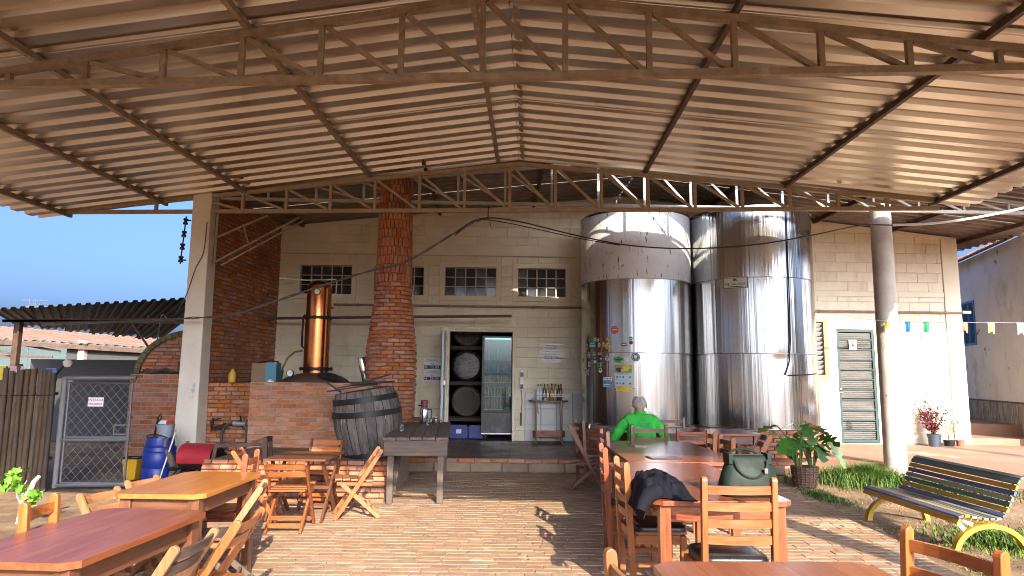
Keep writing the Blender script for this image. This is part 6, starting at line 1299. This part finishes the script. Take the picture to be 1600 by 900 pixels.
t = thing('driftwood', 'twisted pale dead branch leaning between the drum and the column', 'branch', (-4.42, 8.9, 0)); b = MB(); b.tube([(0.02, 0, 0), (0.03, 0, 0.18), (-0.02, 0, 0.32), (-0.09, 0, 0.40), (-0.10, 0.0, 0.50), (-0.06, 0, 0.55)], [0.045, 0.04, 0.045, 0.04, 0.03, 0.012], 8); b.build('branch_body', M['old_z'], t, smooth=True)
t = thing('white_stick', 'thin pale stick leaning on the blue drum', 'stick', (-4.50, 8.82, 0)); b = MB(); b.tube([(-0.02, 0, 0), (0.10, 0.1, 0.62)], 0.010, 6); b.build('stick_body', M['white'], t)
t = thing('machine', 'red drum shaped cane machine with a black toothed wheel on an iron frame', 'machine', (-3.86, 8.55, 0), -0.12)
b = MB(); R = Ry(PH); b.lathe([(0.17, -0.24), (0.17, 0.20)], 20, c=(0, 0, 0.35), R=R, a0=0.45 * pi, a1=1.62 * pi); b.v = [v for v in b.v]; b.build('red_cover', mat('scuffed red paint', (0.42, 0.02, 0.03), 0.45, 0.1, (0.28, 0.015, 0.02), 5, spots=((0.06, 0.03, 0.03), 6, 0.66)), t, smooth=True)
b = MB(); b.lathe([(0, -0.235), (0.155, -0.235), (0.155, 0.195), (0, 0.195)], 20, c=(0, 0, 0.35), R=R); b.build('inner_drum', M['iron'], t)
b = MB(); b.lathe([(0, 0.205), (0.16, 0.205), (0.165, 0.235), (0, 0.235)], 22, c=(0, 0, 0.35), R=R); wh = b.build('toothed_wheel', M['iron'], t)
tm_ = MB().box((0, 0, 0), (0.035, 0.03, 0.035)).mesh('tooth', M['galv'])
for j in range(12): a = 2 * pi * j / 12; put('tooth', tm_, wh, (0.225, 0.14 * cos(a), 0.35 + 0.14 * sin(a)), (a, 0, 0))
b = MB()
for x in (-0.2, 0.16):
    for y in (-0.16, 0.16): b.bar((x, y, 0), (x, y * 0.7, 0.17), 0.04, 0.04)
    b.bar((x, -0.17, 0.16), (x, 0.17, 0.16), 0.04, 0.04)
b.bar((-0.2, -0.13, 0.15), (0.2, -0.13, 0.15), 0.04, 0.04); b.build('iron_frame', M['iron'], t)
t = thing('iron_trestle', 'dark iron trestle frame beside the red machine', 'trestle', (-3.15, 8.25, 0), 0.1); b = MB()
b.bar((-0.42, 0, 0.53), (0.17, 0, 0.55), 0.04, 0.04); b.bar((0.17, 0, 0.58), (0.20, 0, 0.1), 0.05, 0.05); b.bar((-0.40, 0, 0.52), (-0.45, 0, 0.1), 0.04, 0.04); b.bar((-0.1, 0, 0.52), (0.17, 0, 0.62), 0.03, 0.03); b.bar((0.17, 0, 0.60), (0.17, 0.25, 0.60), 0.05, 0.05); b.bar((0.17, 0.25, 0.6), (0.2, 0.25, 0.1), 0.04, 0.04); b.bar((-0.45, 0, 0.12), (0.2, 0, 0.12), 0.035, 0.035); b.build('trestle_frame', M['steel_dark'], t)
t = thing('hose_hanger', 'old black hose hung in a loop from an iron bracket on the brick shoulder', 'hose', (-4.02, 9.92, 0.46)); b = MB(); b.tube([(0.19 * cos(a), -0.03, 0.02 + 0.21 * sin(a)) for a in [radians(-60 + 300 * i / 28) for i in range(29)]], 0.022, 8); b.build('hose_loop', mat('old black rubber', (0.045, 0.035, 0.03), 0.7, 0, (0.08, 0.065, 0.055), 9), t, smooth=True)
b = MB(); b.bar((-0.34, -0.03, 0.12), (-0.13, -0.03, 0.19), 0.04, 0.05); b.bar((-0.34, -0.03, 0.15), (-0.32, -0.03, 0.28), 0.03, 0.03); b.bar((-0.33, -0.03, 0.24), (-0.22, -0.03, 0.28), 0.02, 0.02); b.build('iron_bracket', M['iron'], t); b = MB(); b.tube([(-0.02, -0.05, 0.21), (0.16, -0.05, 0.20)], 0.032, 8); b.build('pale_wrap', M['galv'], t, smooth=True); b = MB(); b.bar((0.08, 0.02, 0.2), (0.08, -0.06, 0.32), 0.015, 0.015); b.build('hook', M['iron'], t)
t = thing('scrap_heap', 'black scrap pipes piled between the column and the red machine', 'scrap', (-4.22, 8.9, 0))
for i, (p, q) in enumerate((((-.2, 0, .05), (.25, .05, .30)), ((-.15, -.1, .02), (.1, .1, .36)), ((-.1, .05, .28), (.3, -.05, .12)), ((-.2, -.05, .16), (.28, .0, .20)), ((-.02, 0.05, .1), (-.05, .1, .50)))): b = MB(); b.tube([p, q], 0.035 - 0.003 * i, 7); b.build('scrap_pipe', M['iron'] if i < 4 else M['old_z'], t)
# ================================================================== PLANTS
def leaf_mesh(name, m, L_, W_, lobes=0, droop=0.25):
    b = MB(); n = 14; c = []
    for s in (1, -1):
        for i in range(n + 1):
            u = i / n; w_ = W_ * sin(pi * min(1, u * 0.92 + 0.06)) ** 0.7 * (1 - u * 0.25)
            if lobes and 0.12 < u < 0.92: w_ *= (0.42 if (int(u * lobes * 2) % 2) else 1.0)
            c.append((s * w_, u * L_, -droop * L_ * u * u + 0.04 * w_))
    vs = [(0, L_ * i / n, -droop * L_ * (i / n) ** 2) for i in range(n + 1)] + c; k = n + 1
    b.add(vs, [(i, i + 1, k + i + 1, k + i) for i in range(n)] + [(i, 2 * k + i, 2 * k + i + 1, i + 1) for i in range(n)])
    return b.mesh(name, m, True, 70)
m_mon = mat('glossy monstera leaf', (0.075, 0.20, 0.03), 0.3, 0, (0.035, 0.12, 0.018), 6, rnd=0.45, sat=0.15)
m_stem = plain('green plant stem', (0.16, 0.22, 0.06), 0.6)
def monstera(label, loc, n, seed, s=1.0, az=None):
    random.seed(seed); t = thing('monstera', label, 'plant', loc); lm = leaf_mesh('leaf', m_mon, 0.27 * s, 0.135 * s, 4)
    for i in range(n):
        a = (az or 0) + 2 * pi * i / n + random.uniform(-.3, .3); h = random.uniform(0.28, 0.50) * s; r = random.uniform(0.10, 0.24) * s
        p = (cos(a) * r, sin(a) * r, h); b = MB(); b.tube([(0.02 * cos(a), 0.02 * sin(a), 0), (cos(a) * r * .45, sin(a) * r * .45, h * .7), p], 0.009 * s, 5); b.build('stem', m_stem, t)
        put('leaf', lm, t, p, (random.uniform(-.9, -.2), random.uniform(-.4, .4), a - PH), scl=(random.uniform(.8, 1.15),) * 3)
    return t
t = thing('basket_pot', 'brown woven basket pot holding the monstera plants', 'pot', (3.88, 9.0, 0)); m_bk = plain('brown woven basket', (0.16, 0.085, 0.055), 0.85)
b = MB(); b.lathe([(0, 0), (0.135, 0), (0.165, 0.26), (0.15, 0.26), (0.145, 0.22), (0, 0.22)], 22); b.build('pot_body', m_bk, t, smooth=True)
for k in range(8): b = MB(); z = 0.02 + k * 0.032; r = 0.137 + 0.03 * z / 0.26; b.lathe([(r, z - 0.012), (r + 0.009, z), (r, z + 0.012)], 22); b.build('woven_band', m_bk, t, smooth=True)
for k in range(20): a = 2 * pi * k / 20; b = MB(); b.tube([(0.142 * cos(a), 0.142 * sin(a), 0.005), (0.172 * cos(a), 0.172 * sin(a), 0.262)], 0.006, 5); b.build('woven_rib', m_bk, t)
monstera('monstera with big dark split leaves at the tank side of the basket pot', (3.80, 8.98, 0.22), 8, 5, 1.25, 2.4); monstera('bright green monstera at the column side of the basket pot', (3.99, 9.02, 0.22), 9, 9, 1.2, 0.4)
random.seed(3)
def bushy(label, loc, n, h, m, leafm, pot=None, name='potted_shrub', ls=0.035, spread=0.3, cat='plant'):
    t = thing(name, label, cat, loc)
    st_, lf = MB(), MB()
    for i in range(n):
        a = random.uniform(0, 2 * pi); r = random.uniform(0.05, spread); tip = Vector((cos(a) * r, sin(a) * r * 0.6, h * random.uniform(.65, 1))); base = Vector((random.uniform(-.03, .03), random.uniform(-.03, .03), 0)); mid = (base + tip) / 2 + Vector((0, 0, h * .08)); st_.tube([base, mid, tip], 0.004, 4)
        for k in range(26):
            q = random.uniform(.2, 1.03); p = base.lerp(tip, q) + Vector((random.gauss(0, .02), random.gauss(0, .02), random.gauss(0, .015))); R = Euler((random.uniform(-1, 1), random.uniform(-1, 1), random.uniform(0, 6.28))).to_matrix(); s = ls * random.uniform(.6, 1.3)
            lf.add([p + R @ Vector(v) for v in ((0, 0, 0), (s * .35, s * .5, .004), (0, s, 0), (-s * .35, s * .5, .004))], [(0, 1, 2, 3)])
    st_.build('stems', m, t); lf.build('foliage', leafm, t); return t
m_cro = mat('dark red leaf', (0.22, 0.025, 0.035), 0.5, 0, (0.12, 0.014, 0.022), 9, rnd=0.5, island=True); m_crg = mat('pale green leaf', (0.20, 0.26, 0.10), 0.5, 0, (0.12, 0.16, 0.06), 9, rnd=0.4, island=True)
def pot(label, loc, r, h, c, name='plant_pot'):
    t = thing(name, label, 'pot', loc); b = MB(); b.lathe([(0, 0), (r * .8, 0), (r * .97, h * .85), (r * 1.04, h * .85), (r * 1.06, h), (r * .95, h), (r * .9, h * .85), (0, h * .84)], 20); b.build('pot_body', c, t, smooth=True); b = MB(); b.lathe([(0, h * .86), (r * .88, h * .86)], 16); b.build('soil', M['iron'], t); return t
pot('blue grey plastic pot with the red leaved shrub', wl(7.82, -0.3, 0.186), 0.115, 0.22, plain('blue grey plastic', (0.06, 0.08, 0.11)), 'plant_pot'); bushy('red leaved shrub in the blue grey pot', wl(7.82, -0.3, 0.37), 24, 0.60, M['steel_dark'], m_cro, spread=0.48, ls=0.05)
pot('low black plastic pot between the blue grey pot and the clay pot', wl(8.15, -0.22, 0.186), 0.10, 0.11, M['black']); bushy('sparse pale green shrub in the low black pot', wl(8.15, -0.22, 0.28), 6, 0.42, m_stem, m_crg, spread=0.25, ls=0.022)
pot('small terracotta pot at the building corner', wl(8.36, -0.22, 0.186), 0.075, 0.11, plain('terracotta', (0.40, 0.13, 0.07), 0.85))
bushy('thin shrub with dark red tips in the small terracotta pot', wl(8.30, -0.2, 0.28), 3, 0.72, M['steel_dark'], m_cro, spread=0.12, ls=0.03)
# vine by the gate
t = thing('grape_vine', 'young vine with bright green leaves on a pale dead trunk', 'plant', (-4.62, 6.5, -0.02)); t.scale = (0.66,) * 3; b = MB(); b.tube([(0.0, 0, 0), (0.02, 0, 0.22), (0.04, 0, 0.36), (0.13, 0, 0.46), (0.16, 0, 0.58), (0.23, 0, 0.66)], [0.035, 0.03, 0.03, 0.035, 0.035, 0.028], 8); b.tube([(0.08, 0, 0.42), (0.0, 0, 0.48), (0.06, 0, 0.60)], [0.012, 0.010, 0.006], 6); b.tube([(0.02, 0, 0.25), (-0.06, 0, 0.38), (-0.10, 0, 0.55)], [0.014, 0.01, 0.006], 6); b.build('trunk', mat('pale dead bark', (0.46, 0.42, 0.38), 0.9, 0, (0.3, 0.27, 0.24), 8, bump=0.4), t, smooth=True)
m_vl = mat('bright vine leaf', (0.15, 0.33, 0.03), 0.5, 0, (0.10, 0.24, 0.02), 6, rnd=0.35)
b = MB(); k = 20; b.add([(0, 0, 0.012)] + [(0.062 * (1 + 0.22 * cos(5 * a)) * cos(a), 0.062 * (1 + 0.22 * cos(5 * a)) * sin(a), 0.01 * sin(3 * a)) for a in [2 * pi * j / k for j in range(k)]], [(0, 1 + j, 1 + (j + 1) % k) for j in range(k)]); lm = b.mesh('leaf', m_vl, True, 80)
for i in range(58):
    cx, cz, rx, rz = ((-0.14, 0.62, 0.13, 0.13), (-0.02, 0.46, 0.12, 0.06), (0.16, 0.38, 0.12, 0.08))[0 if i < 34 else (1 if i < 44 else 2)]
    put('leaf', lm, t, (cx + random.gauss(0, rx * .55), random.gauss(0, .06), cz + random.gauss(0, rz * .55)), (random.uniform(.5, 2.0), random.uniform(-.6, .6), random.uniform(0, 6.28)), scl=(random.uniform(.6, 1.1),) * 3)
# grass
m_gr = mat('green and dry grass', (0.13, 0.21, 0.035), 0.7, 0, (0.06, 0.12, 0.02), 4, rnd=0.4, island=True, sat=0.3)
def grass(name, n, fx, hmin, hmax, wd=0.006, m=None):
    b = MB()
    for i in range(n):
        x, y, f = fx(); z = ground_h(x, y); h = random.uniform(hmin, hmax) * f; a = random.uniform(0, 6.28); l = random.uniform(.2, .9) * h; d = Vector((cos(a), sin(a), 0)); s = Vector((-sin(a), cos(a), 0)) * wd; p = Vector((x, y, z - 0.01))
        b.add([p - s, p + s, p + d * l * .35 + s * .8 + Vector((0, 0, h * .65)), p + d * l * .35 - s * .8 + Vector((0, 0, h * .65)), p + d * l + Vector((0, 0, h))], [(0, 1, 2, 3), (3, 2, 4)])
    return b.build(name, m or m_gr, None, kind='stuff')
def patch(cx, cy, rx, ry, sl=0):
    def f():
        r = min(1.5, abs(random.gauss(0, 0.55))); a = random.uniform(0, 6.28); return (cx + rx * r * cos(a) , cy + ry * r * sin(a) + sl * rx * r * cos(a), 1.1 - r * .6)
    return f
grass('grass', 4200, patch(4.75, 9.05, 0.85, 0.6, -0.55), .12, .32); grass('grass', 1500, patch(5.6, 8.6, 0.7, 0.7, -0.4), .06, .18)
grass('grass', 2600, patch(4.3, 6.0, 0.75, 0.9), .03, .11); grass('grass', 1100, patch(3.75, 8.2, 0.25, 0.9), .03, .09); grass('grass', 900, patch(4.9, 5.3, 0.6, 0.5), .03, .09); grass('grass', 500, patch(3.55, 5.2, 0.16, 1.2), .02, .05)
grass('grass', 260, patch(-3.2, 4.6, 0.3, 0.5), .05, .12); grass('grass', 200, patch(-4.1, 6.3, 0.5, 0.3), .03, .08)
grass('dry_grass', 3000, lambda: (random.uniform(3.4, 5.4), random.uniform(4.6, 9.2), random.uniform(.5, 1)), .015, .04, .004, mat('dry straw', (0.36, 0.27, 0.13), 0.9, 0, (0.26, 0.18, 0.08), 4, rnd=0.3, island=True))
# ================================================================== CABLES, INSULATORS AND BUNTING
def sag(p, q, s, n=14): p, q = Vector(p), Vector(q); return [p.lerp(q, i / n) - Vector((0, 0, s * 4 * (i / n) * (1 - i / n))) for i in range(n + 1)]
m_wr = plain('grey twisted cable', (0.12, 0.11, 0.105), 0.6, 0.3); m_bw = plain('black cable', (0.02, 0.018, 0.017), 0.5)
t = thing('power_cable', 'grey twisted power cable strung from the sheds under the truss to the sunny side', 'cable')
pts = [(-7.2, 10.2, 2.10), (-5.0, 9.45, 2.13), (-4.6, 9.4, 2.16), (-3.9, 9.33, 2.22), (-3.0, 9.3, 2.52), (-2.1, 9.28, 2.82), (-1.5, 9.25, 2.98), (-0.9, 9.22, 3.34), (-0.55, 9.2, 3.55), (-0.35, 9.2, 3.60)]
def smooth_path(p, k=6):
    p = [Vector(q) for q in p]; o = []
    for i in range(len(p) - 1):
        a, b_, c, d = p[max(i - 1, 0)], p[i], p[i + 1], p[min(i + 2, len(p) - 1)]
        for j in range(k):
            u = j / k; o.append(0.5 * ((2 * b_) + (-a + c) * u + (2 * a - 5 * b_ + 4 * c - d) * u * u + (-a + 3 * b_ - 3 * c + d) * u ** 3))
    return o + [p[-1]]
sp = smooth_path(pts)
for k in range(2): b = MB(); b.tube([p + Vector((0, 0.012 * sin(i * 1.2 + k * pi), 0.012 * cos(i * 1.2 + k * pi))) for i, p in enumerate(sp)], 0.009, 6); b.build('strand', m_wr, t, smooth=True)
sp = smooth_path([(-0.80, 9.22, 3.38), (-0.6, 9.2, 3.54), (-0.35, 9.2, 3.61), (0.1, 9.2, 3.56), (0.9, 9.15, 3.36), (1.6, 9.1, 3.22), (2.4, 9.05, 3.17), (3.3, 9.0, 3.22), (4.1, 9.0, 3.36), (5.0, 9.4, 3.60), (5.6, 9.6, 3.66)])
b = MB(); b.tube(sp, 0.010, 6); b.build('black_span', m_bw, t, smooth=True)
sp = smooth_path([(-0.82, 9.24, 3.36), (-0.5, 9.24, 3.58), (-0.2, 9.24, 3.57), (0.3, 9.22, 3.47), (0.9, 9.17, 3.33), (1.5, 9.12, 3.22)]); b = MB(); b.tube(sp, 0.007, 6); b.build('black_span', m_bw, t, smooth=True)
sp = smooth_path([(5.6, 9.6, 3.66), (6.2, 9.4, 3.66), (7.0, 9.2, 3.78), (8.0, 9.0, 4.02)]); b = MB(); b.tube(sp, 0.018, 6); b.build('white_span', plain('white cable wrap', (0.66, 0.66, 0.64), 0.5), t, smooth=True)
b = MB(); b.tube([(-0.35, 9.2, 3.60), (-0.35, 9.3, 3.80)], 0.008, 6); b.tube([(-0.33, 9.2, 3.58), (-0.30, 9.2, 3.46)], 0.005, 5); b.build('hanger', m_bw, t)
for pp in ([(-4.85, 9.6, 2.25), (-4.72, 9.58, 2.5), (-4.62, 9.6, 2.9), (-4.52, 9.6, 3.15), (-4.50, 9.6, 3.6)], [(-4.9, 9.5, 2.12), (-5.0, 9.5, 2.22), (-5.03, 9.5, 2.0), (-5.05, 9.5, 1.8)]): b = MB(); b.tube(smooth_path(pp), 0.008, 5); b.build('loose_end', m_bw if pp[0][2] > 2.2 else m_wr, t)
t = thing('insulator_rack', 'vertical rack of four dark insulators on the square column', 'insulators', (-4.89, 9.72, 3.35)); t.rotation_euler = (0, radians(3), 0)
b = MB(); b.tube([(0, 0, -0.36), (0, 0, 0.36)], 0.010, 6); b.build('rack_rod', M['iron'], t)
im = MB().lathe([(0.012, -0.045), (0.034, -0.045), (0.036, -0.02), (0.018, 0), (0.036, 0.02), (0.034, 0.045), (0.012, 0.045)], 12).mesh('insulator', M['black'], True)
for k in range(4): put('insulator', im, t, (0, 0, -0.29 + k * 0.19))
b = MB(); b.bar((0, 0, -0.3), (0.08, 0, -0.3), 0.015, 0.02); b.bar((0, 0, 0.3), (0.08, 0, 0.3), 0.015, 0.02); b.build('rack_arm', M['iron'], t)
t = thing('bunting_string', 'thin string carrying paper flags from the round column to the house', 'string'); b = MB(); b.tube([(4.7, 9.5, 2.28), (5.4, 9.56, 2.24), (6.2, 9.6, 2.235), (7.6, 9.65, 2.24), (9.5, 9.7, 2.27)], 0.004, 5); b.build('string', M['galv'], t)
for lb, x, c, kd, w_, h_ in [('yellow flag hanging in front of the round column', 5.42, (0.52, 0.42, 0.10), 'notch', .075, .12), ('blue pointed flag next to the round column', 5.72, (0.02, 0.16, 0.50), 'point', .075, .14), ('green flag between the blue and the terracotta flags', 5.99, (0.03, 0.26, 0.11), 'point', .085, .14), ('terracotta flag in front of the building corner', 6.54, (0.50, 0.20, 0.13), 'notch', .10, .16), ('pale yellow flag in front of the blue shutter', 6.93, (0.66, 0.56, 0.17), 'notch', .095, .17), ('white flag in front of the old white house', 7.36, (0.66, 0.66, 0.64), 'notch', .115, .185)]:
    flag(lb, (x, 9.6, 2.236), w_, h_, plain('flag ' + lb[:9], c, 0.85), kd, group='paper flags on the bunting string')
# unseen trees added behind the camera to darken the reflections in the tanks
def added_tree(label, loc, h, r, seed):
    random.seed(seed); t = thing('tree', label, 'tree', loc, 0, 'added trees for tank reflections')
    b = MB(); b.tube([(0, 0, -0.1), (0.05, 0, h * .25), (0.0, 0.1, h * .5), (0.1, 0, h * .8)], [0.22, 0.17, 0.13, 0.05], 8)
    for k in range(6): a = k * 1.05; b.tube([(0, 0.05, h * (.38 + .05 * k)), (cos(a) * r * .4, sin(a) * r * .4, h * (.52 + .05 * k)), (cos(a) * r * .75, sin(a) * r * .75, h * (.62 + .05 * k))], [0.08, 0.05, 0.02], 5)
    b.build('trunk', M['old_z'], t); lf = MB()
    cl = [(random.gauss(0, r * .45), random.gauss(0, r * .45), h * .68 + random.gauss(0, h * .14), random.uniform(.35, .75) * r * .6) for _ in range(16)]
    for (cx, cy, cz, cr) in cl:
        for k in range(130):
            d = Vector((random.gauss(0, 1), random.gauss(0, 1), random.gauss(0, 1))).normalized() * cr * random.uniform(.5, 1.05); p = Vector((cx, cy, cz)) + d; R = Euler((random.uniform(-2, 2), random.uniform(-2, 2), random.uniform(0, 6))).to_matrix(); s = random.uniform(.12, .24)
            lf.add([p + R @ Vector(v) for v in ((-s, -s * .5, 0), (s, -s * .5, 0), (s * .6, s * .6, .03), (-s * .6, s * .6, .03))], [(0, 1, 2, 3)])
    lf.build('crown', mat('tree leaf %d' % seed, (0.07, 0.115, 0.03), 0.6, 0, (0.035, 0.065, 0.018), 3, rnd=0.4, island=True), t)
added_tree('broad leafy unseen tree added for tank reflections, left of the yard entrance', (-9, -16, 0), 6.5, 3.2, 21); added_tree('small leafy unseen tree added for tank reflections, right of the yard entrance', (-14, -9, 0), 5.5, 2.6, 23)

# leaf litter and grit on the paving and the dirt
random.seed(77); b = MB()
for i in range(420):
    x, y = (random.uniform(-1.8, 0.7), random.uniform(5.2, 9.8)) if i % 3 else (random.uniform(2.0, 3.6), random.uniform(4.8, 9.6))
    R = Euler((random.uniform(-.5, .5), random.uniform(-.5, .5), random.uniform(0, 6.28))).to_matrix(); s = random.uniform(.006, .02); p = Vector((x, y, 0.004))
    b.add([p + R @ Vector(v) for v in ((-s, 0, 0), (0, -s * .45, .003), (s, 0, 0.004), (0, s * .45, .003))], [(0, 1, 2, 3)])
b.build('leaf_litter', mat('dry leaf scraps', (0.25, 0.15, 0.07), 0.9, 0, (0.12, 0.07, 0.035), 5, rnd=0.4, island=True), None, kind='stuff')
